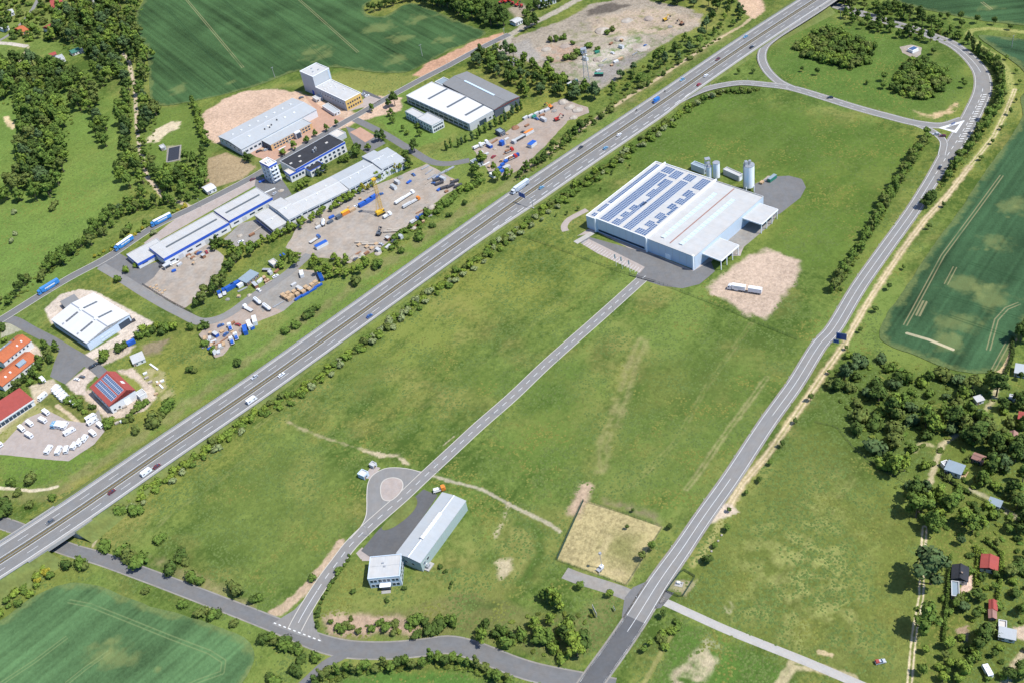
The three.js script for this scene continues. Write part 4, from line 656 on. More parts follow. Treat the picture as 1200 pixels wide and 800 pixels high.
{ // factory with solar roof: long side runs with the motorway
  const R = [117.6,-569.2,0.704,74.3,84.7], L = R[3], W = R[4], z = W / 2, x = L / 2;
  const o = building('factory', 'wide white factory hall with solar panels over half its roof', 'factory', R), sub = (z0, z1) => { const g = blockIn(o, R); return { L, W: z1 - z0, add: (n, ge, m, p) => g(n, ge.translate(0, 0, (z0 + z1) / 2), m, p) }; };
  const f = q => -z + W * q;
  const s1 = sub(f(0), f(.09)), b1 = block(s1.add, L, s1.W, 9.2, { wall: M.wallBlue, roof: M.roofPale, parapet: M.steelWhite });
  const s2 = sub(f(.09), f(.575)), b2 = block(s2.add, L, s2.W, 10, { wall: M.wallBlue, roof: M.roofPale, parapet: M.steelWhite });
  const s3 = sub(f(.575), f(1)), b3 = block(s3.add, L, s3.W, 9.6, { wall: M.wallBlue, roof: M.roofPale, parapet: M.roofPale });
  for (const [bb, zz] of [[b2, -b2.z], [b3, -b3.z], [b3, b3.z - 1]]) bb.add('fin_wall', box(-x - 1.1, -x + .4, 0, 10.7, zz - .25, zz + .75), M.steelWhite, o);
  for (const zz of [-b2.z, b2.z]) b2.add('fire_wall', box(-x, x + .6, 9.5, 10.9, zz - .35, zz + .35), M.steelWhite, b2.roof);
  // panel joints of the shaded facade
  for (const bb of [b2, b3]) for (let u = -bb.z + 4; u < bb.z - 2; u += 5.2) onWall(bb, 3, 'panel_joint', u - .08, u + .08, .4, 9, M.wallGrey, .05);
  onWall(b2, 3, 'window_band', -b2.z + 2, b2.z - 2, .6, 2.2, M.glass, .07);
  onWall(b3, 3, 'roller_door', -4, 0, 0, 4, M.steelWhite, .1);
  const q = v => -x + L * v;
  solar(b1, q(.03), q(.08), -1.6, 1.7); solar(b1, q(.11), q(.24), -1.6, 1.7); solar(b1, q(.26), q(.97), -1.6, 1.7);
  const w2 = b2.W || s2.W, zz = v => -s2.W / 2 + s2.W * v;
  solar(b2, q(.02), q(.86), zz(.07), zz(.24)); solar(b2, q(.88), q(.97), zz(.07), zz(.26));
  for (const [a, c, d, e] of [[.02, .3, .37, .44], [.02, .1, .29, .37], [.14, .22, .29, .37], [.26, .34, .29, .37], [.3, .42, .36, .44], [.34, .5, .39, .44], [.5, .62, .29, .44], [.62, .8, .33, .44], [.68, .8, .27, .33], [.84, .96, .28, .44]]) solar(b2, q(a), q(c), zz(d), zz(e));
  solar(b2, q(.02), q(.85), zz(.52), zz(.67)); solar(b2, q(.87), q(.97), zz(.52), zz(.68));
  for (const [a, c, d, e] of [[.02, .09, .74, .95], [.09, .2, .87, .95], [.14, .22, .76, .87], [.22, .34, .88, .94], [.27, .36, .77, .88], [.36, .5, .88, .94], [.44, .52, .78, .88], [.54, .62, .8, .95], [.62, .74, .88, .95], [.66, .76, .78, .88], [.8, .97, .79, .95]]) solar(b2, q(a), q(c), zz(d), zz(e));
  onRoof(b2, 'gutter', q(0), q(1), zz(.47), zz(.49), .12, M.roofBeige);
  // shed roof lights of the plain half
  for (const v of [.22, .6]) { const c = -s3.W / 2 + s3.W * v; const rl = onRoof(b3, 'roof_light_strip', q(.08), q(.84), c - 1.3, c + 1.3, .5, M.skylight); for (let i = 0; i <= 16; i++) { const u = lerp(q(.08), q(.84), i / 16); b3.add('glazing_bar', box(u - .12, u + .12, 9.8, 10.05, c - 1.36, c + 1.36), M.roofPale, rl); } }
  onRoof(b3, 'gutter', q(.05), q(.98), -s3.W / 2 + s3.W * .42 - .4, -s3.W / 2 + s3.W * .42 + .4, .1, M.roofBrown);
  // two open canopies on the sunny side
  for (const C of [[133.6,-519.4,0.686,18.1,15.4], [166.7,-547.5,0.712,18.5,14.8]]) {
    const a = blockIn(o, C), cx = C[3] / 2, cz = C[4] / 2, k = a('canopy', box(-cx, cx, 6.7, 7.2, -cz - .5, cz), M.roofPale);
    a('fascia', merge([box(-cx - .1, cx + .1, 6.5, 7.35, cz, cz + .25), box(-cx - .25, -cx, 6.5, 7.35, -cz, cz), box(cx, cx + .25, 6.5, 7.35, -cz, cz)]), M.steelWhite, k);
    for (let i = 0; i < 4; i++) { const u = lerp(-cx + .3, cx - .3, i / 3); a('column', box(u - .2, u + .2, 0, 6.7, cz - .5, cz - .1), M.steelWhite); }
    a('back_wall', box(-cx, cx, 0, 6.6, -cz - .3, -cz), M.wallBlue);
  }
}
{ // silos and tanks behind the factory
  const [x, z] = [171,-584.8], o = group('silo', 'tall fat white silo on a steel stand beside the factory', 'silo', x, z);
  part(o, 'shell', merge([cyl(3.4, 3.4, 16, 0, 3.5, 0, 28), cyl(1, 3.4, 2.2, 0, 1.4, 0, 24)]), M.steelWhite);
  part(o, 'rim', cyl(3.5, 3.5, .35, 0, 19.3, 0, 28), M.metal);
  const legs = [[2.6, 2.6], [-2.6, 2.6], [2.6, -2.6], [-2.6, -2.6]]; for (const [a, b] of legs) part(o, 'leg', box(a - .25, a + .25, 0, 4.5, b - .25, b + .25), M.steelWhite);
  part(o, 'ladder', box(-3.8, -3.4, 2, 19.4, -.4, .4), M.metal);
  const c = part(o, 'filter_housing', merge([box(-2.8, -1, 19.6, 22.5, -1.2, 1.2), cyl(.9, .9, 3.2, .4, 19.6, .2, 14), box(-3.2, 1.4, 19.6, 19.8, -2, 2)]), M.metal);
  for (const q of [-2, 2]) part(c, 'railing', merge([bar([-3.2, 20.8, q], [1.4, 20.8, q], .06), bar([-3.2, 20.3, q], [1.4, 20.3, q], .05), bar([-3.2, 19.7, q], [-3.2, 20.8, q], .05), bar([1.4, 19.7, q], [1.4, 20.8, q], .05)]), M.metal);
  const [x2, z2] = [152.6,-605.4];
  const p = group('twin_silo', 'pair of slim white silos with a steel gantry behind the factory', 'silo', x2, z2);
  for (const [dx, dz, r, h] of [[-2.6, 0, 1.9, 10.5], [2, 1, 2.3, 13]]) { const s = part(p, 'shell', merge([cyl(r, r, h - 2, dx, 2, dz, 22), cyl(.6, r, 1.4, dx, .7, dz, 18)]), M.steelWhite); part(s, 'rim', cyl(r + .1, r + .1, .3, dx, h - .1, dz, 22), M.metal); for (const [a, b] of [[-r + .15, 0], [r - .15, 0], [0, -r + .15], [0, r - .15]]) part(p, 'leg', box(dx + a - .15, dx + a + .15, 0, 2.4, dz + b - .15, dz + b + .15), M.metal); }
  const tw = []; for (const [a, b] of [[-5, -2], [-2, -2], [-5, 1], [-2, 1]]) tw.push(bar([a, 0, b], [a, 16.5, b], .14)); for (const y of [13, 16.4]) tw.push(box(-5.2, -1.8, y, y + .15, -2.2, 1.2)); for (let y = 2; y < 16; y += 2.4) tw.push(bar([-5, y, 1], [-2, y + 2.4, 1], .08), bar([-2, y, -2], [-2, y + 2.4, 1], .08));
  part(p, 'gantry', merge(tw), M.metal);
  const t = [165.5,-603.6,0.559,3.7,13.9], a = building('container', 'long pale container behind the factory between the silos', 'container', t), ad = blockIn(a, t);
  const bb = block(ad, t[3], t[4], 4, { wall: M.wallGrey, roof: M.roofPale }); onWall(bb, 2, 'door', -1, 1, 0, 2.4, M.steelWhite);
  const t2 = [146.6,-618.3,0.629,4.1,11.3], a2 = building('plant_building', 'low blue grey plant room at the back of the factory', 'building', t2), b2 = block(blockIn(a2, t2), t2[3], t2[4], 4.5, { wall: M.wallBlue, roof: M.roofBlueGrey });
  windowRow(b2, 2, -b2.x + 1, b2.x - 1, 3, 1.4, 1.6, 2.8);
}
{ // long pale hall with the barrel roof light and its office
  const R = [-54.7,-346.4,0.926,40.8,13.8], o = building('workshop_hall', 'long pale grey hall with a barrel roof light', 'hall', R), a = blockIn(o, R);
  const b = block(a, R[3], R[4], 6.6, { kind: 'gable', rise: .9, wall: M.wallGreen, roof: M.roofGrey, eave: .25 });
  const n = 18, arc = []; for (let i = 0; i <= n; i++) { const t = Math.PI * i / n; arc.push([Math.cos(t) * 1.1, 7.85 + Math.sin(t) * 1]); }
  const rl = a('roof_light', prism(arc, -R[3] * .22, R[3] * .2), M.paint, b.roof);
  for (let i = 0; i < 9; i++) { const u = lerp(-R[3] * .22, R[3] * .2, i / 8); a('roof_light_rib', prism(arc.map(p => [p[0] * 1.05, 7.85 + (p[1] - 7.85) * 1.06]), u - .07, u + .07), M.metal, rl); }
  for (let i = 0; i < 10; i++) { const u = lerp(-b.x + 2, b.x - 2, (i + .5) / 10); if (i % 2) onWall(b, 0, 'roller_door', u - 1.5, u + 1.5, 0, 3.8, M.steelWhite); onWall(b, 2, 'panel_joint', u - .06, u + .06, .2, 6.3, M.wallGrey, .05); }
  windowRow(b, 2, -b.x + 1, -b.x + 7, 2, 1.6, 3.2, 4.6); windowRow(b, 3, -4, 4, 2, 1.6, 2.6, 4);
  onWall(b, 2, 'door', -b.x + 3, -b.x + 4.2, 0, 2.2, M.steelWhite);
  a('loading_ramp', box(-b.x + 1, -b.x + 6, 0, .6, b.z + .1, b.z + 2.6), M.concrete);
  a('plant_unit', merge([box(-b.x + 2, -b.x + 4, .6, 2.2, b.z + .4, b.z + 1.8), cyl(.5, .5, .4, -b.x + 3, 2.2, b.z + 1.1)]), M.metal);
  const Q = [-78.3,-327.5,-0.118,15.1,12.8], q = building('office_building', 'small two storey white office with pale flat roof by the forecourt', 'office', Q), c = blockIn(q, Q);
  const d = block(c, Q[3], Q[4], 7.2, { wall: M.wallBlue, roof: M.roofPale, parapet: M.wallBlue, ph: .2 });
  windowRow(d, 2, -d.x + .6, -d.x + 4.2, 2, 1.3, 4.3, 5.8); windowRow(d, 2, d.x - 4.2, d.x - .6, 2, 1.3, 4.3, 5.8); windowRow(d, 2, -3, 3, 3, 1.5, 4, 6); windowRow(d, 2, -d.x + .6, -3, 2, 1.3, 1, 2.6); windowRow(d, 2, 3, d.x - .6, 2, 1.3, 1, 2.6); windowRow(d, 1, -d.z + 1, d.z - 1, 5, 1.6, 4, 6); windowRow(d, 1, -d.z + 1, d.z - 1, 5, 1.6, .8, 2.8); windowRow(d, 3, -d.z + 1, d.z - 1, 4, 1.2, 4, 5.4);
  const pc = c('porch', box(-2.6, 2.6, 2.9, 3.2, d.z + .1, d.z + 2.4), M.steelWhite); c('porch_glass', box(-2.3, 2.3, .1, 2.9, d.z + .12, d.z + 2), M.glass, pc);
  for (let i = 0; i < 3; i++) c('step', box(-2.2, 2.2, 0, .5 - i * .16, d.z + 2.4 + i * .45, d.z + 2.85 + i * .45), M.concrete);
  for (const [u, v] of [[-1, -2], [0, 0]]) onRoof(d, 'roof_vent', u - .5, u + .5, v - .4, v + .4, .6, M.metal);
  onRoof(d, 'roof_seam', -d.x + .4, d.x - .4, -.7, -.55, .1, M.roofGrey);
}
{ // white hall with bent roof light strips
  const R = [-263.9,-573.5,-0.839,43.2,32.1], o = building('white_hall', 'broad white gabled hall with two dark bent roof light strips', 'hall', R), a = blockIn(o, R);
  const b = block(a, R[3], R[4], 6, { kind: 'gable', rise: 2.2, wall: M.wallBlue, roof: M.roofWhite });
  for (const u of [-.22, .2]) { const x = R[3] * u; for (const [z0, z1] of [[-.36, -.05], [.08, .38]]) { const n = 5; for (let i = 0; i < n; i++) onRoof(b, 'roof_light', x - .9, x + .9, R[4] * lerp(z0, z1, i / n), R[4] * lerp(z0, z1, (i + .9) / n), .18, M.skylightDark); } onRoof(b, 'roof_vent', x - 1, x + 1, -.9, .9, .7, M.paint); onRoof(b, 'roof_vent', x - .6, x + .6, R[4] * .42, R[4] * .42 + 1.2, .6, M.metal); }
  windowRow(b, 1, -3, 7, 4, 2, 2.6, 3.6, M.skylight); windowRow(b, 1, -3, 7, 4, 2, .5, 1.5, M.skylight); onWall(b, 1, 'gate', -b.z + 1, -b.z + 9, 0, 4.5, M.glass, .12); onWall(b, 2, 'window_band', -b.x + 3, b.x - 3, 3.4, 4.4, M.glass, .07);
  const Q = [-283.3,-599.7,0.583,9.8,9.1], q = building('lean_to_shed', 'dark grey open shed behind the broad white hall', 'shed', Q), c = blockIn(q, Q); block(c, Q[3], Q[4], 3.2, { kind: 'mono', rise: .6, wall: M.wallDark, roof: M.roofDark });
}
{ // red hall with two blue solar fields
  const R = [-236.7,-497.3,-0.940,25.4,16.9], o = building('red_roof_hall', 'white hall with red roof carrying two blue solar fields', 'hall', R), a = blockIn(o, R);
  const b = block(a, R[3], R[4], 6.2, { kind: 'gable', rise: 3.4, rz: -.5, wall: M.wallWhite, roof: M.roofRed, ridgeMat: M.roofRed });
  solar(b, -b.x + 2, b.x - 1.5, -b.z * .38, b.z * .1); solar(b, -b.x + 2, b.x - 1.5, b.z * .2, b.z * .7);
  onRoof(b, 'roof_light', 1, 4, -b.z * .85, -b.z * .65, .2, M.paint);
  onWall(b, 1, 'gate', -4, 0, 0, 4.2, M.steelWhite, .1); windowRow(b, 2, -b.x + 2, b.x - 2, 5, 1.4, 3.2, 4.4); windowRow(b, 1, 2, 8, 2, 1.3, 1.4, 2.6);
  const Q = [-220.2,-492.6,0.611,4.5,5.5], q = building('annexe', 'low white annexe at the corner of the red solar hall', 'shed', Q); block(blockIn(q, Q), Q[3], Q[4], 3, { wall: M.wallWhite, roof: M.roofPale });
}
{ // dealer's red roofed hall
  const R = [-302,-500.8,0.715,26.7,15.9], o = building('dealer_hall', 'long low red roofed sales hall with white fascia by the caravans', 'hall', R), a = blockIn(o, R);
  const b = block(a, R[3], R[4], 4.4, { kind: 'mono', rise: .8, wall: M.wallWhite, roof: M.roofRed });
  a('fascia', box(-b.x - .4, b.x + .4, 3.6, 4.5, b.z + .3, b.z + .55), M.paint); windowRow(b, 2, -b.x + 2, b.x - 2, 9, 2.2, .6, 2.8);
}
{ // orange tiled houses by the lane
  const R = [-312.5,-556.8,0.907,22.2,13.5], o = building('tiled_house', 'orange tiled house with grey roof panels beside the estate lane', 'house', R), a = blockIn(o, R);
  const b = block(a, R[3], R[4], 5.4, { kind: 'gable', rise: 2.6, wall: M.wallWhite, roof: M.roofOrange, ridgeMat: M.roofOrange });
  onRoof(b, 'roof_panel', -6, 4, -b.z * .9, -b.z * .3, .15, M.roofBlueGrey); roofDomes(b, [[-4, -b.z * .6], [-1, -b.z * .6], [7, b.z * .5], [3, b.z * .6]], 1); windowRow(b, 2, -b.x + 2, b.x - 2, 6, 1.2, 3.4, 4.7); windowRow(b, 1, -3, 3, 2, 1.2, 3, 4.3); onRoof(b, 'chimney', 5, 6, -1.5, -.6, 1.5, M.wallBrown);
  const Q = [-306.4,-537.2,0.900,27.8,13.2], q = building('tiled_house', 'lower orange tiled wing with a white gable beside the hedge', 'house', Q), c = blockIn(q, Q);
  const d = block(c, Q[3], Q[4], 4, { kind: 'gable', rise: 2.6, wall: M.wallWhite, roof: M.roofOrange, ridgeMat: M.roofOrange });
  const dm = c('dormer', prism([[1, 4.6], [4.6, 4.6], [4.6, 6], [2.8, 7.4], [1, 6.4]], d.x - 12, d.x - 7), M.wallWhite, d.roof); c('dormer_roof', prism([[.6, 6.2], [2.8, 7.5], [5, 5.9], [5, 6.15], [2.8, 7.8], [.6, 6.5]], d.x - 12.4, d.x - 6.6), M.roofBlueGrey, dm);
  roofDomes(d, [[-4, 3], [2, 4], [-8, 3.4]], 1.1); windowRow(d, 2, -d.x + 2, d.x - 2, 7, 1.3, 1.2, 2.5);
}
{ // long hall with the blue band, three blocks end to end
  const R = [-207.3,-648.4,0.620,51.9,22], o = building('blue_band_hall', 'very long pale hall with a bright blue band under its roof', 'hall', R);
  const mk = (r, h, lights) => {
    const a = blockIn(o, r), b = block(a, r[3], r[4], h, { wall: M.wallWhite, roof: M.roofPale, parapet: M.roofPale, ph: .15 });
    onWall(b, 2, 'blue_band', -b.x - .1, b.x + .1, h - 1.9, h + .1, M.blueBand, .14); onWall(b, 1, 'blue_band', -b.z, b.z, h - 1.6, h + .1, M.blueBand, .14); onWall(b, 3, 'blue_band', -b.z, b.z, h - 1.6, h + .1, M.blueBand, .14);
    const n = Math.round(r[3] / 7); for (let i = 0; i < n; i++) { const u = lerp(-b.x + 1.5, b.x - 1.5, (i + .5) / n); if (i % 3 === 1) onWall(b, 2, 'roller_door', u - 1.7, u + 1.7, 0, 3.6, M.wallGrey); else windowRow(b, 2, u - 2.6, u + 2.6, 1, 4.2, 2, 3.2); }
    for (let u = -b.x + 5; u < b.x - 2; u += 5) onRoof(b, 'roof_seam', u - .06, u + .06, -b.z + .4, b.z - .4, .06, M.roofWhite);
    if (lights) onRoof(b, 'roof_light_strip', -b.x + lights[0], b.x - lights[1], -.9, .5, .5, M.skylightDark); return b;
  };
  const b1 = mk(R, 6.8, [8, 3]); mk([-171.1,-676.6,0.608,36.3,21.9], 6.4, [4, 4]); mk([-236.8,-642.1,0.612,23.7,17.6], 4.4, null);
  const c = blockIn(o, R); c('porch', merge([box(-b1.x - 3, -b1.x + 3, 3, 3.3, b1.z + .2, b1.z + 3.6), box(-b1.x - 2.8, -b1.x - 2.5, 0, 3, b1.z + 3.2, b1.z + 3.5), box(-b1.x + 2.5, -b1.x + 2.8, 0, 3, b1.z + 3.2, b1.z + 3.5)]), M.wallGrey);
}
{ // long stepped hall in six blocks
  const list = [[[-117.4,-670.1,0.511,38.6,25.8], 7, M.roofPale], [[-149.7,-652,0.550,11.9,27.5], 5.4, M.roofPale], [[-139.5,-657.6,0.554,10.5,30.1], 8, M.roofPale], [[-87.6,-687.9,0.553,29.9,25.4], 7, M.roofGrey], [[-71.8,-700.2,0.555,10.9,27.4], 8.2, M.roofGrey], [[-62.3,-704.5,0.514,9.9,26.8], 6.4, M.roofGrey]];
  const o = building('stepped_hall', 'very long white hall built from six stepped blocks beside the machine yard', 'hall', list[0][0]);
  list.forEach(([r, h, rm], i) => {
    const a = blockIn(o, r), flat = i === 1 || i === 5, b = block(a, r[3], r[4], h - .5, { kind: 'gable', rise: flat ? .4 : 1.1, wall: i === 1 ? M.wallGrey : M.wallWhite, roof: rm, eave: .15 });
    onWall(b, 2, 'window_band', -b.x + 1, b.x - 1, h - 2.6, h - 1.3, M.glass, .08); if (i !== 0 && i !== 3) { onWall(b, 2, 'roller_door', -1.8, 1.8, 0, 4, M.wallGrey, .12); }
    if (i === 1) { onWall(b, 3, 'window_band', -b.z + 1, b.z - 1, 2.6, 4, M.glass, .08); onWall(b, 3, 'blue_band', -b.z, b.z, .2, 1.2, M.blueBand, .06); }
    const n = Math.round(r[3] / 9); for (let k = 0; k < n; k++) onWall(b, 2, 'pilaster', lerp(-b.x, b.x, (k + .5) / n) - .25, lerp(-b.x, b.x, (k + .5) / n) + .25, 0, h - .8, M.wallWhite, .22);
    roofDomes(b, [[0, 2], [-b.x * .5, 3], [b.x * .5, -3]].slice(0, i === 0 || i === 3 ? 3 : 1), 1.1);
  });
}
{ // black roofed offices with the balcony tower
  const R = [-121,-729.3,0.637,46.2,20.9], o = building('black_roof_office', 'white office block with black flat roof and blue band', 'office', R), a = blockIn(o, R);
  const b = block(a, R[3], R[4], 8.5, { wall: M.wallWhite, roof: M.roofBlack, parapet: M.wallGrey, ph: .2 });
  onWall(b, 2, 'blue_band', -b.x, b.x, 7.2, 8.6, M.blueBand, .16); onWall(b, 1, 'blue_band', -b.z, b.z, 7.2, 8.6, M.blueBand, .16);
  windowRow(b, 2, -b.x + 8, b.x - 1, 9, 2.2, 4.2, 6, M.glass); windowRow(b, 2, -b.x + 8, b.x - 1, 9, 2.2, .8, 2.8, M.glass); windowRow(b, 1, -b.z + 1, b.z - 1, 3, 2, 4.2, 5.8); windowRow(b, 0, -b.x + 3, b.x - 3, 12, 1.8, 4.4, 5.8);
  for (const [u, v, w] of [[-20, 0, 2], [-10, -3, 2], [4, -2, 1.8], [14, -1, 2.2], [-14, 4, 2]]) onRoof(b, 'roof_light', u - w / 2, u + w / 2, v - w / 3, v + w / 3, .5, M.roofBeige);
  a('flue', merge([cyl(.7, .7, 2.4, 0, 8.3, 1.5), cyl(.4, .4, 3.2, 2.5, 8.3, 1), box(1.8, 3.2, 11, 11.4, .4, 1.6)]), M.metal, b.roof);
  const Q = [-134.8,-711.4,0.554,12.9,8.7], q = blockIn(o, Q), d = block(q, Q[3], Q[4], 6.8, { wall: M.wallWhite, roof: M.roofBeige, parapet: M.roofBeige, ph: .2 }); onWall(d, 2, 'blue_band', -d.x, d.x, 5.6, 7, M.blueBand, .15); onWall(d, 3, 'blue_band', -d.z, d.z, 5.6, 7, M.blueBand, .15); windowRow(d, 2, -d.x + 1, d.x - 1, 4, 1.8, 2.4, 4.4); windowRow(d, 3, -d.z + 1, d.z - 1, 2, 1.6, 2.4, 4.4);
  const E = [-120.4,-713,0.633,12.2,7.6], e = blockIn(o, E), f = block(e, E[3], E[4], 5.2, { wall: M.wallWhite, roof: M.roofBlack, parapet: M.blueBand, ph: .3 }); windowRow(f, 2, -f.x + 1, f.x - 1, 5, 1.8, 2.2, 4);
  const T = [-152.3,-714.2,0.663,7.3,11.7], t = building('balcony_tower', 'slender white and blue stair tower with stacked balconies', 'tower', T), g = blockIn(t, T), h = block(g, T[3], T[4], 15, { wall: M.wallWhite, roof: M.roofBeige, parapet: M.steelWhite, ph: .5 });
  onWall(h, 2, 'blue_band', -h.x, h.x, 13.6, 15, M.blueBand, .15); onWall(h, 3, 'blue_band', -h.z, h.z, 13.6, 15, M.blueBand, .15); for (let i = 0; i < 4; i++) { const k = g('balcony', box(-h.x * .8, h.x * .8, 2.4 + i * 3, 2.6 + i * 3, h.z + .02, h.z + 1.8), M.steelWhite); g('balustrade', box(-h.x * .8, h.x * .8, 2.6 + i * 3, 3.6 + i * 3, h.z + 1.68, h.z + 1.8), M.steelWhite, k); windowRow(h, 3, -h.z + .8, h.z - .8, 2, 1.2, 2.6 + i * 3, 4 + i * 3); windowRow(h, 2, -h.x + .6, h.x - .6, 2, 1.4, 2.8 + i * 3, 4.2 + i * 3); }
  for (let i = 0; i < 3; i++) onRoof(h, 'roof_unit', -2 + i * 1.6, -.8 + i * 1.6, -1.2, 1.2, 1.1, M.paint);
  const P = [-103.1,-758.4,0.641,8.6,10.7], pp = building('stone_annexe', 'pale flat annexe behind the black roofed office', 'building', P); block(blockIn(pp, P), P[3], P[4], 4.2, { wall: M.wallGrey, roof: M.roofBeige });
}
{ // long grey hall with the orange office front
  const R = [-159.3,-792.6,0.630,71.9,34.9], o = building('grey_hall', 'long pale blue grey hall with many small roof lights', 'hall', R), a = blockIn(o, R), b = block(a, R[3], R[4], 6.2, { kind: 'gable', rise: 1.5, wall: M.wallWhite, roof: M.roofGrey });
  const sp = []; for (let i = 0; i < 8; i++) sp.push([lerp(-b.x + 8, b.x - 8, i / 7), -b.z * .45]); for (const u of [-.6, -.1, .35, .6]) sp.push([b.x * u, b.z * .4]); roofDomes(b, sp, 1.6);
  for (const [u, v] of [[-8, b.z * .5], [-4, b.z * .55], [-1, b.z * .45], [6, b.z * .3]]) onRoof(b, 'roof_vent', u - .4, u + .4, v - .5, v + .5, 1, M.darkMetal);
  windowRow(b, 2, -b.x + 2, -b.x + 26, 6, 2.4, 2.4, 4); onWall(b, 1, 'gate', 0, 5, 0, 4.6, M.wallGrey, .1); windowRow(b, 3, -b.z + 2, b.z - 2, 5, 2, 3.6, 4.6);
  const Q = [-143.8,-775.2,0.634,39.6,14], q = blockIn(o, Q), d = block(q, Q[3], Q[4], 5, { wall: M.wallOrange, roof: M.roofGrey, parapet: M.roofGrey, ph: .15 });
  windowRow(d, 2, -d.x + 2, d.x - 2, 13, 1.9, 3, 4.3); windowRow(d, 2, -d.x + 2, d.x - 2, 13, 1.9, .7, 2);
  const pc = q('entrance_block', box(2, 7, 0, 5.4, d.z + .1, d.z + 3), M.wallWhite); q('entrance_glass', box(2.4, 6.6, .2, 4.6, d.z + 3, d.z + 3.1), M.glass, pc); onWall(d, 3, 'dark_gable', -d.z, d.z, 0, 4.9, M.wallDark, .1);
}
{ // cube tower with low wing and yellow front
  const R = [-119.4,-847.9,0.643,17.1,18.6], o = building('storage_tower', 'tall plain grey cube tower beside the green field', 'tower', R), a = blockIn(o, R), b = block(a, R[3], R[4], 18, { wall: M.wallGrey, roof: M.roofPale, parapet: M.steelWhite });
  for (let y = 3; y < 18; y += 3) onWall(b, 3, 'panel_joint', -b.z, b.z, y - .07, y + .07, M.wallGrey, .05); for (const [u, v] of [[-3, 2], [2, 3], [0, -4]]) onRoof(b, 'roof_vent', u - .6, u + .6, v - .5, v + .5, .8, M.metal); onWall(b, 3, 'gate', 2, 5, 0, 4, M.blueBand, .1); onWall(b, 2, 'stair_glazing', b.x - 2, b.x - .6, 9, 17, M.wallBlue, .15);
  const Q = [-101.8,-821.8,0.623,15.8,42.6], q = building('yellow_front_building', 'low grey building with pale flat roof and yellow end wall', 'building', Q), c = blockIn(q, Q), d = block(c, Q[3], Q[4], 9, { walls: [M.wallGrey, M.wallGrey, M.wallYellow, M.wallGrey], wall: M.wallGrey, roof: M.roofPale, parapet: M.steelWhite });
  windowRow(d, 2, -d.x + 1, d.x - 1, 6, 1.4, 5, 6.4, M.glass, M.wallOrange); windowRow(d, 2, -d.x + 1, d.x - 1, 6, 1.4, 1.4, 3, M.glass, M.wallOrange); windowRow(d, 1, d.z - 12, d.z - 1, 4, 1.4, 4.6, 6); windowRow(d, 3, -d.z + 4, d.z - 2, 10, 1.6, 5, 6);
  for (let i = 0; i < 14; i++) { const u = rr(-d.x + 1.5, d.x - 2), v = rr(-d.z + 2, d.z - 2); onRoof(d, 'roof_vent', u, u + .8, v, v + .8, .45, M.paint); }
}
{ // white and dark halls by the side road
  const R = [-13,-769.9,0.614,26.7,79], o = building('slot_roof_hall', 'bright white hall with three dark roof light slots', 'hall', R), a = blockIn(o, R);
  const b = block(a, R[3], R[4], 6.6, { wall: M.wallGrey, roof: M.roofWhite, parapet: M.roofWhite, ph: .1 });
  for (const v of [-.24, .06, .34]) { const z = R[4] * v; onRoof(b, 'roof_light_slot', -b.x * .5, b.x - .4, z - 1, z + 1, .3, M.skylightDark); }
  onWall(b, 3, 'window_band', -b.z + 2, b.z - 2, 1.2, 3, M.glass, .08); onWall(b, 3, 'window_band', -b.z + 2, b.z - 2, 4.4, 5.2, M.glass, .08); for (let u = -b.z + 5; u < b.z; u += 6) onWall(b, 3, 'pilaster', u - .25, u + .25, 0, 6.5, M.wallWhite, .2);
  onWall(b, 2, 'gate', -4, 3, 0, 4, M.glass, .1); windowRow(b, 2, 5, b.x - 1, 2, 2, 1.4, 3);
  const Q = [12.1,-779.4,0.549,24.7,68.5], q = building('dark_hall', 'dark walled hall with grey ridged roof and a long roof light', 'hall', Q), c = blockIn(q, Q);
  // ridge runs along local z here, so the block is built on the turned rectangle
  const T = [Q[0], Q[1], Q[2] - Math.PI / 2, Q[4], Q[3]], e = blockIn(q, T), d = block(e, T[3], T[4], 6.8, { kind: 'gable', rise: 1.4, wall: M.wallDark, roof: M.roofDark, ridgeMat: M.roofDark });
  onRoof(d, 'roof_light_strip', -d.x * .6, d.x * .55, -.8, .8, .35, M.skylight); for (const s of [1, 3]) onWall(d, s, 'red_verge', -d.z, d.z, 6.5, 6.9, M.roofRed, .3);
  onWall(d, 1, 'gate', -3, 3, 0, 4.4, M.wallGrey, .1);
  const P = [-15.6,-811.8,0.601,9.4,10.9], pp = building('link_building', 'low grey link building between white and dark halls', 'building', P); block(blockIn(pp, P), P[3], P[4], 4, { wall: M.wallWhite, roof: M.roofBlueGrey });
  const S = [-41.2,-764.2,0.564,7.4,16.8], s = building('small_office', 'small pale office of two offset flat roofed blocks', 'office', S), f = blockIn(s, S), g = block(f, S[3], S[4], 6, { wall: M.wallBlue, roof: M.roofPale, parapet: M.roofGrey });
  for (const sd of [2, 3]) { const l = sd === 2 ? g.x : g.z; windowRow(g, sd, -l + .8, l - .8, 4, 1.5, 3.8, 5.2); windowRow(g, sd, -l + .8, l - .8, 4, 1.5, .8, 2.4); }
  const S2 = [-30.3,-749,0.586,11.2,19.8], f2 = blockIn(s, S2), g2 = block(f2, S2[3], S2[4], 6.4, { wall: M.wallWhite, roof: M.roofPale, parapet: M.roofGrey });
  for (const sd of [1, 2, 3]) { const l = sd === 2 ? g2.x : g2.z; windowRow(g2, sd, -l + .8, l - .8, 5, 1.5, 4, 5.4); windowRow(g2, sd, -l + .8, l - .8, 5, 1.5, .8, 2.6); }
}
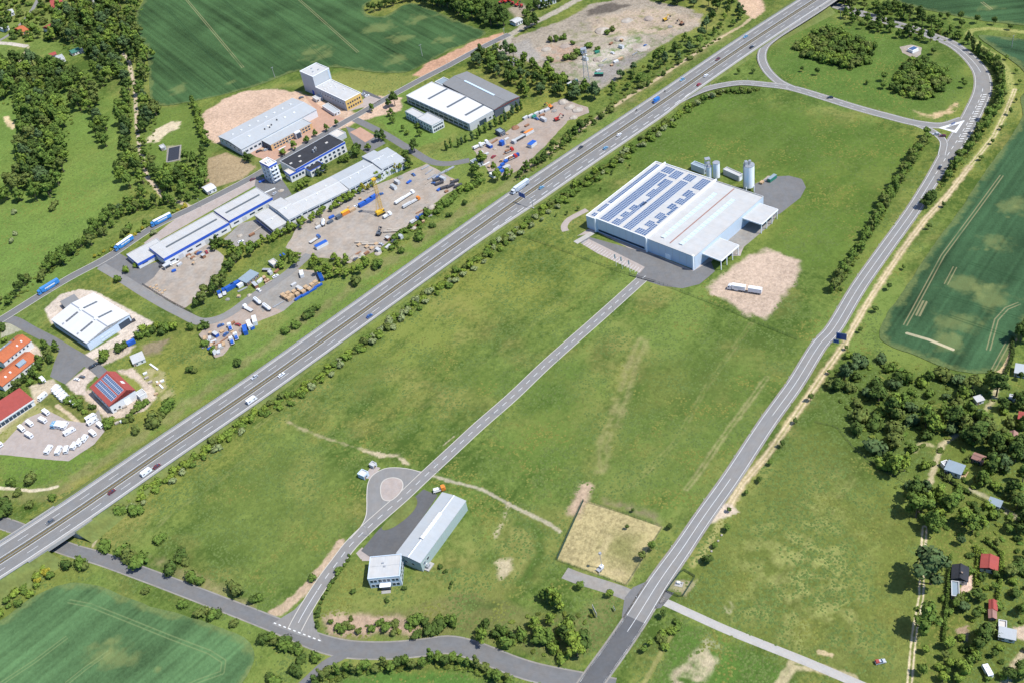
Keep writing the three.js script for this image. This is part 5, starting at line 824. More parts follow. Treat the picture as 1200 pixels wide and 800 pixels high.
// small houses and sheds
function house(r, h, rise, wall, roof, name, label, cat = 'house', o = {}) {
  const t = o.turn ? [r[0], r[1], r[2] - Math.PI / 2, r[4], r[3]] : r, b = building(name, label, cat, t, o.group), a = blockIn(b, t), k = block(a, t[3], t[4], h, { kind: rise ? (o.mono ? 'mono' : 'gable') : 'flat', rise, wall, roof, ridgeMat: roof, eave: .35 });
  const n = Math.max(1, Math.round(t[3] / 3)); windowRow(k, 2, -k.x + .4, k.x - .4, n, 1, Math.min(.9, h - 1.5), h - .6); windowRow(k, 1, -k.z + .5, k.z - .5, Math.max(1, Math.round(t[4] / 3.5)), .9, Math.min(.9, h - 1.5), h - .6);
  onWall(k, 2, 'door', -k.x + .3, -k.x + 1.2, 0, Math.min(2, h - .3), M.wallBrown, .1);
  if (o.chimney) onRoof(k, 'chimney', k.x * .3, k.x * .3 + .7, -.9, -.2, 1.1, M.wallBrown);
  return k;
}
house([185,-271.3,-0.503,6.6,7.1], 2.6, 1.1, M.wallWhite, M.roofRed, 'garden_house', 'garden house with bright red gable roof between hedges', 'house', { turn: 1 });
house([170.9,-268.7,-0.464,6.3,7.2], 2.8, 1.6, M.wallWhite, M.roofBlack, 'garden_house', 'garden house with black gable roof and paved terrace', 'house', { turn: 1, chimney: 1 });
house([165.9,-262,-0.398,3.1,7.8], 2.3, 0, M.wallGrey, M.roofBlueGrey, 'lean_to', 'grey lean-to roof attached below the black roofed garden house', 'shed');
house([177.1,-250.9,-0.421,2.8,4.5], 2.2, .7, M.wallBrown, M.roofRed, 'garden_shed', 'red roofed garden shed above its darker twin', 'shed', { turn: 1 });
house([175,-246.9,-0.408,2.7,3.8], 2.1, .6, M.wallBrown, M.roofBrown, 'garden_shed', 'dark red garden shed joined below the red roofed shed', 'shed', { turn: 1 });
house([193.5,-325.3,-0.741,7.3,5.8], 3, .5, M.wallWhite, M.roofBlueGrey, 'garden_house', 'garden house with flat blue grey roof and orange deck', 'house', { mono: 1 });
yard([[195.4,-322.6],[199.4,-326],[200.7,-324.6],[195.8,-319.8]], .12, M.timber, 'timber_deck', 'orange timber deck beside the blue grey garden house', 0);
house([191,-329.8,0.166,3,2.8], 2.3, 0, M.wallWhite, M.roofPale, 'garden_shed', 'small white shed beside the blue grey garden house', 'shed');
house([206.7,-329,-0.786,5,3.9], 2.7, .9, M.wallBrown, M.roofBrown, 'garden_house', 'brown roofed cabin tucked under big garden trees', 'house');
house([201.9,-301.9,-0.740,5.1,3.4], 2.4, .5, M.wallWhite, M.roofBlueGrey, 'garden_shed', 'pale blue roofed shed beside the lower hedge', 'shed', { mono: 1 });
house([227.4,-337.3,-0.521,3.2,6.9], 2.4, .9, M.wallBrown, M.roofBrown, 'garden_house', 'dull red roofed cabin under the dark trees', 'house', { turn: 1 });
house([238.3,-349.2,-0.554,4.4,4.9], 2.4, .8, M.wallBrown, M.roofRed, 'garden_house', 'small red roofed cabin by the upper lawn', 'house');
house([176.7,-241.6,-0.451,3.1,3.5], 2.4, 0, M.wallGrey, M.roofBeige, 'garden_shed', 'beige flat roofed shed beside the long grey shed', 'shed');
house([176.3,-236.7,-0.491,6.1,4.3], 2.4, .6, M.wallWhite, M.roofGrey, 'garden_house', 'long pale grey roofed garden house with terrace', 'house', { mono: 1 });
house([252.2,-379.5,-0.544,6.2,6.3], 2.6, .5, M.wallWhite, M.roofGrey, 'garden_house', 'pale grey roofed garden house at the field corner', 'house', { mono: 1 });
house([239.6,-363.1,-0.617,3.2,3.2], 2, 0, M.wallGrey, M.roofPale, 'garden_shed', 'tiny pale shed on the lawn by the dark hedges', 'shed');
house([223.7,-365.8,0.138,3.8,3.2], 2.2, .5, M.wallWhite, M.roofPale, 'garden_shed', 'white shed beside the dirt track near the poplars', 'shed', { mono: 1 });
// village at the top left
house([-405.7,-1155.2,0.275,11.7,23.6], 5, 3, M.wallWhite, M.roofRed, 'village_house', 'white village house with dark red hipped roof', 'house', { chimney: 1 });
house([-379,-1137.7,0.408,9.6,13.9], 3.6, 1.8, M.wallWhite, M.roofOrange, 'village_house', 'low village house with long orange roof beside the wood', 'house');
house([-432.6,-1102.3,0.698,7.2,19.8], 3.8, 2, M.wallYellow, M.roofOrange, 'village_house', 'village house with orange roof at the street corner', 'house');
house([-398.7,-1093.3,0.792,11.9,15], 4, 2.2, M.wallWhite, M.roofRed, 'village_house', 'village house with crimson roof above the garden', 'house');
house([-384.2,-1025.1,0.439,6.2,7.1], 2.6, .9, M.wallWhite, M.roofRed, 'village_shed', 'small red roofed shed beside the grey garage', 'shed');
house([-374.8,-1013,0.426,7.7,13.5], 2.6, 0, M.wallWhite, M.roofGrey, 'village_garage', 'grey flat roofed garage at the wood edge', 'garage');
house([-361.8,-1022.9,0.534,8.6,8.6], 2.8, 1.2, M.wallWhite, M.roofGreen, 'village_cabin', 'cabin with dark green roof in the wood clearing', 'house');
house([-355.1,-1022.7,0.482,3.6,7.1], 2.4, 0, M.wallWhite, M.roofPale, 'village_shed', 'white shed beside the green roofed cabin', 'shed');
house([-457.9,-1160.8,0.392,5.8,12.4], 3, 1.2, M.wallWhite, M.roofPale, 'village_shed', 'pale roofed shed in the village gardens', 'shed');
house([-454.4,-1118.1,0.749,6.8,8.1], 3, 1.2, M.wallWhite, M.roofGrey, 'village_shed', 'grey roofed shed at the village edge', 'shed');
house([-371.3,-1148.8,0.030,9.8,15], 4, 1.6, M.wallWhite, M.roofBlack, 'village_house', 'village house with black roof beside the orange one', 'house');
house([-399,-993.3,0.587,3.7,8.2], 2.4, .8, M.wallWhite, M.roofPale, 'wood_hut', 'pale hut hidden in the village wood', 'shed');
house([-200.7,-714.8,0.545,7.2,9.2], 2.8, .8, M.wallWhite, M.roofWhite, 'roadside_shed', 'white shed beside the brown soil patch', 'shed');
house([-246.6,-794.9,0.461,3.9,6], 2.4, 0, M.wallGrey, M.roofPale, 'pump_hut', 'small pump hut beside the black pond', 'shed');
house([85.9,-935.1,0.244,16.8,14], 4.6, 1.6, M.wallWhite, M.roofBlueGrey, 'farm_building', 'farm building with blue grey roof behind the tree belt', 'building');
house([43.7,-827.1,0.500,5.1,7.3], 3, 0, M.wallGrey, M.roofPale, 'site_hut', 'pale site hut at the edge of the rubble ground', 'shed');
house([56.1,-903.4,0.546,8.2,8.2], 3, .8, M.wallWhite, M.roofPale, 'site_hut', 'pale hut among the trees by the gravel road', 'shed');
house([20.5,-717.4,0.471,4.6,6.9], 3.2, 0, M.wallDark, M.roofBlueGrey, 'yard_office', 'blue grey cabin at the head of the plant yard', 'shed');
house([-1,-680.3,0.478,6,8.3], 2.8, 0, M.wallGrey, M.roofBlueGrey, 'yard_office', 'blue grey cabin among trees at the side road end', 'shed');
house([-162.2,-590,0.834,11,7.4], 2.8, .5, M.wallBrown, M.roofBlueGrey, 'yard_shed', 'grey roofed open shed at the storage yard hedge', 'shed', { mono: 1 });
house([-146.4,-602.1,0.583,4.2,6.5], 2.6, 0, M.wallGrey, M.roofBeige, 'yard_cabin', 'beige cabin beside the storage yard bushes', 'shed');
house([-108.9,-804.9,0.525,5.8,19.7], 2.6, 0, M.wallWhite, M.roofGrey, 'office_cabin', 'pale grey office cabin beside the grass strip', 'shed');
house([-120.6,-829.3,0.503,6,7.2], 2.6, 0, M.wallWhite, M.roofPale, 'gatehouse', 'white glass gatehouse at the cube tower', 'shed');
house([-227.3,-526.8,0.373,7.3,7.5], 2.4, .6, M.wallWhite, M.roofPale, 'yard_shed', 'white shed on the rough grass above the red hall', 'shed', { mono: 1 });
// turning loop substation huts
house([-88.8,-394.6,0.858,3.8,4.4], 2.6, 0, M.wallBlue, M.roofWhite, 'substation', 'white flat roofed substation beside the turning loop', 'substation');
house([-83.6,-400.4,0.814,2.7,3.1], 2, 0, M.wallGrey, M.roofPale, 'switch_cabinet', 'small white switch hut beside the larger substation', 'substation');
yard([[-89,-394.6],[-84.3,-401.4],[-79.8,-398.4],[-85.4,-391.2]], .03, M.paving, 'hut_paving', 'paved patch by the substation huts', .2);
{ // compact plot with solar frame inside the loop, black pond, mesh mast, fenced pit
  const R = [337.8,-725,0.416,7.1,7.7], o = building('pump_station', 'fenced concrete pump station inside the slip road loop', 'pump station', R), a = blockIn(o, R);
  a('slab', box(-R[3] / 2, R[3] / 2, 0, .4, -R[4] / 2, R[4] / 2), M.concrete); a('cabin', box(-3, 3, .4, 2.2, -2.5, 2.5), M.steelWhite); a('panel', box(-2.6, 2.6, 2.22, 2.4, -2, 2), M.solar);
  yard([[331.8,-734.8],[340.7,-735.5],[345.8,-727.2],[341,-717.3],[334,-713],[329.9,-725.1]], .02, M.gravel, 'bare_soil', 'bare soil round the loop pump station', 1.5);
  const P = [-236.6,-783,0.068,8.9,21.7], p = building('lined_pond', 'small black lined rectangular pond on the lawn', 'pond', P), b = blockIn(p, P), x = P[3] / 2, z = P[4] / 2;
  b('bank', merge([box(-x - 1.2, x + 1.2, 0, .35, -z - 1.2, -z), box(-x - 1.2, x + 1.2, 0, .35, z, z + 1.2), box(-x - 1.2, -x, 0, .35, -z, z), box(x, x + 1.2, 0, .35, -z, z)]), M.gravelGrey);
  b('water', box(-x, x, 0, .12, -z, z), std('pondWater', { color: lin(.012, .018, .025), roughness: .12 }));
  const [mx, mz] = [95.8,-771.6], m = group('lattice_mast', 'tall grey lattice radio mast on the rubble ground', 'mast', mx, mz), h = 29, gs = [];
  const w = y => lerp(2.2, .9, y / h); for (const [i, j] of [[1, 1], [1, -1], [-1, -1], [-1, 1]]) part(m, 'mast_leg', bar([i * w(0), 0, j * w(0)], [i * w(h), h, j * w(h)], .14), M.metal);
  const Q = [[1, 1], [1, -1], [-1, -1], [-1, 1]]; for (let y = 0; y < h - 1; y += 2) for (let k = 0; k < 4; k++) { const A1 = Q[k], B1 = Q[(k + 1) % 4], a0 = w(y), a1 = w(y + 2); gs.push(bar([A1[0] * a0, y, A1[1] * a0], [B1[0] * a1, y + 2, B1[1] * a1], .06, 4), bar([A1[0] * a1, y + 2, A1[1] * a1], [B1[0] * a1, y + 2, B1[1] * a1], .06, 4)); }
  part(m, 'bracing', merge(gs), M.metal);
  for (const y of [26, 29]) part(m, 'platform', box(-2.2, 2.2, y, y + .2, -2.2, 2.2), M.metal); for (let k = 0; k < 6; k++) { const t = k / 6 * 6.28; part(m, 'antenna', box(Math.cos(t) * 2.1 - .2, Math.cos(t) * 2.1 + .2, 26.4, 28.8, Math.sin(t) * 2.1 - .2, Math.sin(t) * 2.1 + .2), M.paint); }
  part(m, 'dish', cyl(.9, .9, .4, 1.5, 24, 1.5, 14), M.paint);
}
console.log('buildings');
// ---------------------------------------------------------------- vehicles (each faces local +x)
function wheel(o, x, z, r = .33, w = .24) { const g = new THREE.CylinderGeometry(r, r, w, 12); g.rotateX(Math.PI / 2); g.translate(x, r, z); const t = part(o, 'wheel', g, M.rubber); const h = new THREE.CylinderGeometry(r * .55, r * .55, w + .03, 10); h.rotateX(Math.PI / 2); h.translate(x, r, z); part(t, 'rim', h, M.metal); }
function makeCar(c, est) {
  const o = new THREE.Group(), L = 2.2, mat = carPaint(...c);
  const side = (pts, w0, w1, y) => { // profile in (x,y), narrower towards the top
    const n = pts.length, yt = Math.max(...pts.map(p => p[1])), f = p => lerp(w0, w1, clamp((p[1] - y) / (yt - y))), F2 = [];
    for (let i = 0; i < n; i++) { const a = pts[i], b = pts[(i + 1) % n]; F2.push([[a[0], a[1], -f(a)], [b[0], b[1], -f(b)], [b[0], b[1], f(b)], [a[0], a[1], f(a)]]); }
    F2.push(pts.map(p => [p[0], p[1], f(p)]), pts.map(p => [p[0], p[1], -f(p)]).reverse()); return faces(F2);
  };
  part(o, 'body', side([[-L, .3], [-L - .05, .6], [-L + .1, .95], [-.9, 1], [1, .95], [1.9, .78], [L + .05, .55], [L, .3]], .9, .86, .3), mat);
  const rb = est ? -2 : -1.7; const cab = part(o, 'glasshouse', side([[rb, .97], [rb + .35, 1.38], [.1, 1.42], [1, .94]], .84, .68, .95), M.glass);
  part(cab, 'roof', side([[rb + .3, 1.37], [rb + .4, 1.44], [.05, 1.47], [.2, 1.4]], .7, .66, 1.3), mat);
  for (const s of [-1, 1]) { part(o, 'headlight', box(L - .2, L + .03, .6, .74, s * .62 - .18, s * .62 + .18), M.paint); part(o, 'tail_light', box(-L - .06, -L + .1, .65, .82, s * .66 - .14, s * .66 + .14), M.roofRed); part(o, 'mirror', box(.7, .9, .92, 1.06, s * .98 - .1, s * .98 + .1), mat); for (const x of [-1.35, 1.35]) wheel(o, x, s * .8); }
  return o;
}
const protoOf = {};
const clonedFrom = (key, make) => (protoOf[key] ??= make()).clone();
function put(o, x, z, rot, name, label, cat, grp, y = 0, s = 1) { o.position.set(x, y, z); o.rotation.y = rot; if (s !== 1) o.scale.setScalar(s); return top(o, name, label, cat, grp); }
const dirRot = (dx, dz) => Math.atan2(-dz, dx);
function onMotorway(px, o, name, label, cat, lateral, fwd) { const s = A.near(px[0], px[1]), p = A.at(s); put(o, p.x - p.tz * lateral, p.z + p.tx * lateral, dirRot(fwd * p.tx, fwd * p.tz), name, label, cat, 'traffic on the motorway', p.y + .07); }
const WHT = [.75, .75, .74], BLK = [.012, .013, .016], SIL = [.42, .44, .46], REDC = [.3, .012, .014], BLU = [.02, .09, .28], LBL = [.12, .3, .45], DRED = [.12, .01, .014], GRY = [.1, .105, .11];
for (const [px, c, lat, fwd, lab] of [
  [[-227,-417.8], DRED, 4, 1, 'dark red car on the motorway behind the white caravan'], [[-205,-430.5], DRED, 8, 1, 'dark red car towing the white caravan'], [[-260,-406], GRY, -4, -1, 'dark grey car crossing the motorway bridge'],
  [[-138,-489.5], WHT, 4.2, 1, 'white car alone on the meadow side carriageway'], [[-83.2,-527.4], BLU, 7.8, 1, 'dark blue car on the meadow side carriageway by the hedge'], [[-152.9,-490.7], SIL, -8, -1, 'silver car on the yard side carriageway near the red hall'],
  [[73,-677.6], BLK, -8, -1, 'black car on the yard side carriageway beside the plant yard'], [[90.6,-671], LBL, 7.8, 1, 'light blue car near the motorway sign'], [[100.7,-684.7], WHT, 4, 1, 'white car beside the light blue car'], [[40.8,-631.8], LBL, 4, 1, 'pale blue car beside the road sign gantry'],
  [[166.6,-745.4], LBL, -8, -1, 'pale blue car on the yard side carriageway by the exit'], [[182.2,-749.1], WHT, 4, 1, 'white car passing the motorway exit'], [[173.7,-736.7], REDC, 8, 1, 'red car taking the motorway exit'], [[196.2,-768.8], DRED, -4, -1, 'dark red car on the yard side carriageway near the exit'],
  [[226.7,-777.5], BLK, 7, 1, 'black car on the meadow side carriageway past the exit'], [[227.5,-794.7], LBL, -8, -1, 'blue car on the yard side carriageway by the far bushes']]) onMotorway(px, makeCar(c), 'car', lab, 'car', lat, fwd);
function cyclist(c) { const o = new THREE.Group(); wheel(o, -.65, 0, .32, .18); wheel(o, .65, 0, .32, .18); part(o, 'frame', merge([bar([-.65, .35, 0], [.1, .75, 0], .09), bar([.1, .75, 0], [.65, .35, 0], .09), box(-.6, .4, .6, .85, -.15, .15)]), carPaint(...c)); return o; }
for (const [px, lat, lab] of [[[118.4,-715.7], -8, 'motorbike beside the blue van'], [[146.8,-734.8], -8, 'motorbike far behind the blue van']]) {
  const o = cyclist(BLK), rider = new THREE.CapsuleGeometry(.24, .5, 4, 8); rider.rotateZ(-.5); rider.translate(-.1, 1.15, 0); const hd = new THREE.SphereGeometry(.16, 10, 8); hd.translate(.18, 1.65, 0); part(o, 'person', merge([rider, bar([-.15, .9, .15], [.1, .45, .2], .1), bar([-.15, .9, -.15], [.1, .45, -.2], .1), bar([.05, 1.35, .2], [.5, 1.05, .28], .07), bar([.05, 1.35, -.2], [.5, 1.05, -.28], .07), hd]), M.darkMetal);
  onMotorway(px, o, 'motorcycle', lab, 'motorcycle', lat, -1);
}
function caravan(L = 5.4, cab = false, col = WHT) {
  const o = new THREE.Group(), m = carPaint(...col), x = L / 2, y0 = .45, H = 2.75;
  const prof = cab ? [[-x, y0], [-x, H], [x - 1.3, H + .05], [x - .5, H - .5], [x - 1, 1.7], [x - .3, 1.2], [x, 1], [x, y0]] : [[-x, y0 + .1], [-x + .05, H - .4], [-x + .4, H], [x - .5, H], [x, H - .8], [x, y0 + .1]];
  const F2 = [], w = 1.12; prof.forEach((a, i) => { const b = prof[(i + 1) % prof.length]; F2.push([[a[0], a[1], -w], [b[0], b[1], -w], [b[0], b[1], w], [a[0], a[1], w]]); }); F2.push(prof.map(p => [p[0], p[1], w]), prof.map(p => [p[0], p[1], -w]).reverse());
  part(o, 'body', faces(F2), m); for (const s of [-1, 1]) { for (const u of [-.3, .2]) part(o, 'window', box(u * L - .55, u * L + .55, 1.5, 2.1, s * w - .03, s * w + .03), M.glass); part(o, 'stripe', box(-x + .1, x - 1.2, .9, 1.12, s * w - .02, s * w + .025), M.wallGrey); wheel(o, cab ? -x + 1.2 : 0, s * .95); if (cab) wheel(o, x - .9, s * .95); }
  part(o, 'rear_window', box(-x - .03, -x + .08, 1.5, 2.1, -.7, .7), M.glass); for (const u of [-.25, .12]) part(o, 'roof_hatch', box(u * L - .35, u * L + .35, H - .02, H + .12, -.35, .35), M.wallGrey);
  if (cab) { part(o, 'windscreen', faces([[[x - .97, 1.72, -.95], [x - .97, 1.72, .95], [x - .28, 1.22, .95], [x - .28, 1.22, -.95]]]).translate(.03, .03, 0), M.glass); for (const s of [-1, 1]) part(o, 'headlight', box(x - .05, x + .04, .7, .95, s * .8 - .15, s * .8 + .15), M.metal); }
  else part(o, 'drawbar', merge([bar([x, .5, -.5], [x + 1.1, .45, 0], .06), bar([x, .5, .5], [x + 1.1, .45, 0], .06), cyl(.08, .08, .5, x + 1, 0, 0)]), M.darkMetal);
  return o;
}
onMotorway([-210.6,-426.8], caravan(6.2), 'caravan', 'white caravan towed along the motorway', 'caravan', 7.8, 1);
onMotorway([-154.7,-471.8], caravan(6.4, true), 'motorhome', 'white motorhome driving along the motorway', 'motorhome', 8, 1);
// pitch of parked caravans: pixel of the base, heading as two ground points
const headTo = (a, b) => dirRot(b[0] - a[0], b[1] - a[1]);
const PARK = [
  [[[-270.6,-456],[-267.9,-464.2]], 0, 6.2], [[[-263.8,-453.6],[-262,-461.9]], 0, 6], [[[-258.4,-453.5],[-258.4,-461]], 0, 5], [[[-255.5,-456.1],[-253.2,-462.3]], 0, 5], [[[-252.7,-458.1],[-250.6,-464.4]], 0, 5], [[[-250.5,-460.9],[-248.1,-466.5]], 0, 5], [[[-242.1,-463.5],[-248.3,-470.8]], 0, 5.4], [[[-239.2,-469.7],[-244.8,-476.2]], 0, 5],
  [[[-274.4,-483.4],[-283.2,-490.9]], 1, 6.6], [[[-274.8,-490.1],[-281.4,-497]], 0, 5.4], [[[-282.9,-482.8],[-289.5,-489.7]], 0, 5.6], [[[-287.3,-479.7],[-293.3,-486.4]], 0, 5.6], [[[-280.1,-472.2],[-288.9,-480.2]], 1, 6.6], [[[-262.7,-470.4],[-256.5,-474.4]], 1, 6.8], [[[-251.4,-479.4],[-246,-483]], 1, 6.6], [[[-249.7,-475.4],[-244.4,-479.7]], 1, 6.6],
  [[[-264.5,-474.4],[-262.6,-482.4]], 1, 6], [[[-266.8,-475.7],[-264.3,-483.6]], 1, 5.6], [[[-269.1,-477],[-267,-484.3]], 1, 5.4], [[[-271.2,-477.6],[-269.5,-484.3]], 1, 5.2, LBL], [[[-281.7,-510.6],[-285,-506.2]], 1, 6.4], [[[-276.9,-510.1],[-273.6,-514.5]], 1, 6], [[[-274.8,-507.2],[-271.5,-511.6]], 1, 6], [[[-272.6,-504.3],[-269.3,-508.7]], 1, 6], [[[-270.5,-501.5],[-267.2,-505.8]], 1, 6], [[[-259.1,-493.1],[-265.9,-501.7]], 1, 6.2], [[[-284,-521.3],[-290,-529.3]], 1, 6], [[[-298,-470],[-304.6,-476.6]], 0, 6],
  [[[-277.8,-511.8],[-274.7,-517.2]], 1, 5.6]];
PARK.forEach(([p, cab, L, col], i) => put(caravan(L, !!cab, col), (p[0][0] + p[1][0]) / 2, (p[0][1] + p[1][1]) / 2, headTo(p[0], p[1]), cab ? 'motorhome' : 'caravan', col ? 'pale blue camper van in the row on the caravan pitch' : i === 20 ? 'white motorhome beside the end of the red roofed sales hall' : i === 26 ? 'white motorhome parked alone on the green hedge strip' : cab ? 'white motorhome parked on the caravan dealer pitch' : 'white caravan parked on the caravan dealer pitch', cab ? 'motorhome' : 'caravan', (col || i === 20 || i === 26) ? undefined : cab ? 'motorhomes for sale on the dealer pitch' : 'caravans for sale on the dealer pitch'));
put(caravan(5.6), ...[161.9,-223.2], 1.6, 'caravan', 'white caravan parked alone on a garden lawn', 'caravan');
for (const [p, rot, c, lab] of [[[-264.7,-519.8], 2.6, WHT, 'white car parked on the dealer forecourt edge'], [[-261.8,-521.4], 2.6, GRY, 'dark grey car parked beside the white car'], [[-256.9,-529.5], .5, BLK, 'black car parked by the red solar hall'], [[-254.5,-531.3], .5, BLK, 'second black car parked by the red solar hall'], [[-252,-535.5], 2.4, DRED, 'dark maroon car parked below the white hall'], [[258.4,-680.1], 2.9, BLK, 'black car driving along the slip road'], [[308.5,-604.5], 2.8, DRED, 'dark red car waiting at the slip road junction'], [[305.4,-608], 2.8, SIL, 'silver car waiting behind the dark red car'], [[291.7,-569.4], .95, BLK, 'black car driving up the main road'],
  [[-168.5,-719], .5, DRED, 'dark red car parked by the balcony tower'], [[-155.9,-513.4], .5, WHT, ''], [[-166.5,-760.4], .5, BLK, 'black car parked by the grey hall gable'], [[-160.4,-760.8], .5, SIL, 'silver car parked by the grey hall gable'], [[-79.5,-819], .4, WHT, 'white car parked beside the yellow front building'], [[-83,-823.4], .4, SIL, 'silver car parked beside the yellow front building'], [[-134.9,-838.2], .4, GRY, 'grey car parked behind the cube tower']]) if (lab) put(makeCar(c, rnd() > .5), p[0], p[1], rot, 'car', lab, 'car');
{ // pickup with a red load on the garden meadow
  const [x, z] = [123.6,-236.2], o = makeCar(SIL, true); part(o, 'load', merge([box(-2.1, -.6, 1, 1.7, -.8, .8), box(-2, -1, 1.7, 1.9, -.5, .5)]), M.roofRed); put(o, x, z, .05, 'pickup_truck', 'silver pickup with a red load standing on the garden meadow', 'pickup truck');
}
function lorry(cabCol, boxCol, roofCol, L = 13.6) {
  const o = new THREE.Group(), cm = carPaint(...cabCol), bm = carPaint(...boxCol);
  const cab = part(o, 'cab', faces((() => { const pr = [[6, .6], [6, 3.4], [6.5, 3.6], [7.8, 3], [8.2, 1.9], [8.25, .6]], F2 = [], w = 1.22; pr.forEach((a, i) => { const b = pr[(i + 1) % pr.length]; F2.push([[a[0], a[1], -w], [b[0], b[1], -w], [b[0], b[1], w], [a[0], a[1], w]]); }); F2.push(pr.map(p => [p[0], p[1], w]), pr.map(p => [p[0], p[1], -w]).reverse()); return F2; })()), cm);
  part(cab, 'windscreen', faces([[[7.82, 2.95, -1.05], [7.82, 2.95, 1.05], [8.18, 1.95, 1.05], [8.18, 1.95, -1.05]]]).translate(.04, 0, 0), M.glass); for (const s of [-1, 1]) { part(cab, 'side_window', box(6.9, 7.8, 1.9, 2.7, s * 1.22 - .03, s * 1.22 + .03), M.glass); part(cab, 'headlight', box(8.2, 8.3, .8, 1.1, s * .9 - .2, s * .9 + .2), M.paint); }
  const t = part(o, 'trailer', box(5.6 - L, 5.6, 1.15, 3.95, -1.26, 1.26), bm); part(t, 'trailer_roof', box(5.6 - L - .03, 5.63, 3.95, 4.03, -1.29, 1.29), carPaint(...roofCol));
  for (const s of [-1, 1]) { part(t, 'lettering_panel', box(5.6 - L * .75, 5.6 - L * .2, 2.2, 3.1, s * 1.27 - .01, s * 1.27 + .012), M.paint); part(t, 'side_skirt', box(5.6 - L + 4, 4, .5, 1.15, s * 1.15 - .05, s * 1.15 + .05), bm); for (const x of [7.3, 4.6, 5.6 - L + 1.2, 5.6 - L + 2.5, 5.6 - L + 3.8]) wheel(o, x, s * 1.05, .5, .34); }
  part(o, 'chassis', box(5.6 - L + .5, 7, .6, 1.1, -.5, .5), M.darkMetal); return o;
}
{
  const B = [.03, .2, .5], pos = [[[-228.2,-675.5], 'blue lorry with white roof parked nearest the paved strip end'], [[-253.4,-656.8], 'blue lorry with white roof parked beside the low front annexe'], [[-301.8,-621.6], 'blue lorry with blue roof parked beside the white gabled hall']];
  pos.forEach(([p, lab], i) => { const s = EST.near(p[0], p[1]), q = EST.at(s); put(lorry(B, B, i < 2 ? WHT : B), q.x - q.tz * -.6, q.z + q.tx * -.6, dirRot(-q.tx, -q.tz), 'lorry', lab, 'lorry', undefined, .04); });
}
{ // motorway lorry, blue van, white road train on the bare patch
  onMotorway([23.6,-637.9], lorry([.6, .62, .64], [.35, .4, .45], [.55, .6, .64]), 'lorry', 'grey articulated lorry on the yard side carriageway', 'lorry', -8, -1);
  const v = new THREE.Group(), m = carPaint(.02, .16, .48); part(v, 'body', prism([[-1.05, .4], [1.05, .4], [1.05, 2.9], [-1.05, 2.9]], -3.4, 1.6), m); part(v, 'cab', faces([[[1.6, .4, -1], [3.2, .4, -1], [3.2, 1.2, -1], [2.4, 2, -1], [1.6, 2.1, -1]], [[1.6, .4, 1], [1.6, 2.1, 1], [2.4, 2, 1], [3.2, 1.2, 1], [3.2, .4, 1]], [[1.6, 2.1, -1], [2.4, 2, -1], [2.4, 2, 1], [1.6, 2.1, 1]], [[3.2, .4, -1], [3.2, .4, 1], [3.2, 1.2, 1], [3.2, 1.2, -1]]]), m); part(v, 'windscreen', faces([[[2.4, 2, -1], [3.2, 1.2, -1], [3.2, 1.2, 1], [2.4, 2, 1]]]), M.glass); for (const s of [-1, 1]) for (const x of [-2.2, 2.3]) wheel(v, x, s * .9, .4);
  onMotorway([137.3,-724.6], v, 'box_van', 'bright blue box van on the yard side carriageway', 'van', -4.2, -1);
  const p = [[129.5,-490.2],[145.9,-480.1]], rot = headTo(p[1], p[0]);
  const t = lorry(WHT, WHT, WHT, 8); const tr = part(t, 'drawbar_trailer', box(-12, -4.2, 1.1, 3.9, -1.26, 1.26), carPaint(...WHT)); part(tr, 'trailer_roof', box(-12.03, -4.17, 3.9, 3.98, -1.29, 1.29), carPaint(...WHT)); for (const s of [-1, 1]) for (const x of [-11, -9.8, -5.6]) wheel(t, x, s * 1.05, .5, .34); part(t, 'drawbar', box(-4.2, -2.2, .7, .9, -.15, .15), M.darkMetal);
  put(t, lerp(p[0][0], p[1][0], .48), lerp(p[0][1], p[1][1], .48), rot, 'road_train', 'white lorry with drawbar trailer parked on the bare soil', 'lorry');
}
console.log('vehicles');
function scatter(poly, gap, cb, avoid) { let x0 = 1e9, x1 = -1e9, z0 = 1e9, z1 = -1e9; for (const p of poly) { x0 = Math.min(x0, p[0]); x1 = Math.max(x1, p[0]); z0 = Math.min(z0, p[1]); z1 = Math.max(z1, p[1]); } const done = []; const n = Math.ceil((x1 - x0) * (z1 - z0) / (gap * gap) * 3.2); for (let i = 0; i < n; i++) { const x = rr(x0, x1), z = rr(z0, z1); if (!inside(poly, x, z)) continue; let ok = true; for (const d of done) if ((d[0] - x) ** 2 + (d[1] - z) ** 2 < gap * gap) { ok = false; break; } if (ok && avoid) for (const a of avoid) if (distTo(a[0], x, z, false) < a[1]) { ok = false; break; } if (ok) { done.push([x, z]); cb(x, z); } } }
// ---------------------------------------------------------------- signs, poles, fences
std('signBlue', { color: lin(.008, .06, .25), roughness: .4 });
std('plasticBlue', { color: lin(.015, .09, .38), roughness: .45 });
std('plasticOrange', { color: lin(.62, .2, .03), roughness: .5 });
std('craneYellow', { color: lin(.62, .36, .02), roughness: .5 });
std('machineRed', { color: lin(.42, .03, .02), roughness: .5 });
std('machineGreen', { color: lin(.03, .2, .13), roughness: .5 });
std('fenceGreen', { color: lin(.02, .05, .03), roughness: .7 });
function panelSign(o, w, h, y, dz = 0) { const b = part(o, 'sign_panel', box(-w / 2, w / 2, y, y + h, dz - .06, dz + .06), M.signBlue); const e = .14; part(b, 'white_border', merge([box(-w / 2 + e, w / 2 - e, y + h - 2 * e, y + h - e, dz + .06, dz + .08), box(-w / 2 + e, w / 2 - e, y + e, y + 2 * e, dz + .06, dz + .08), box(-w / 2 + e, -w / 2 + 2 * e, y + 2 * e, y + h - 2 * e, dz + .06, dz + .08), box(w / 2 - 2 * e, w / 2 - e, y + 2 * e, y + h - 2 * e, dz + .06, dz + .08)]), M.paint); return b; }
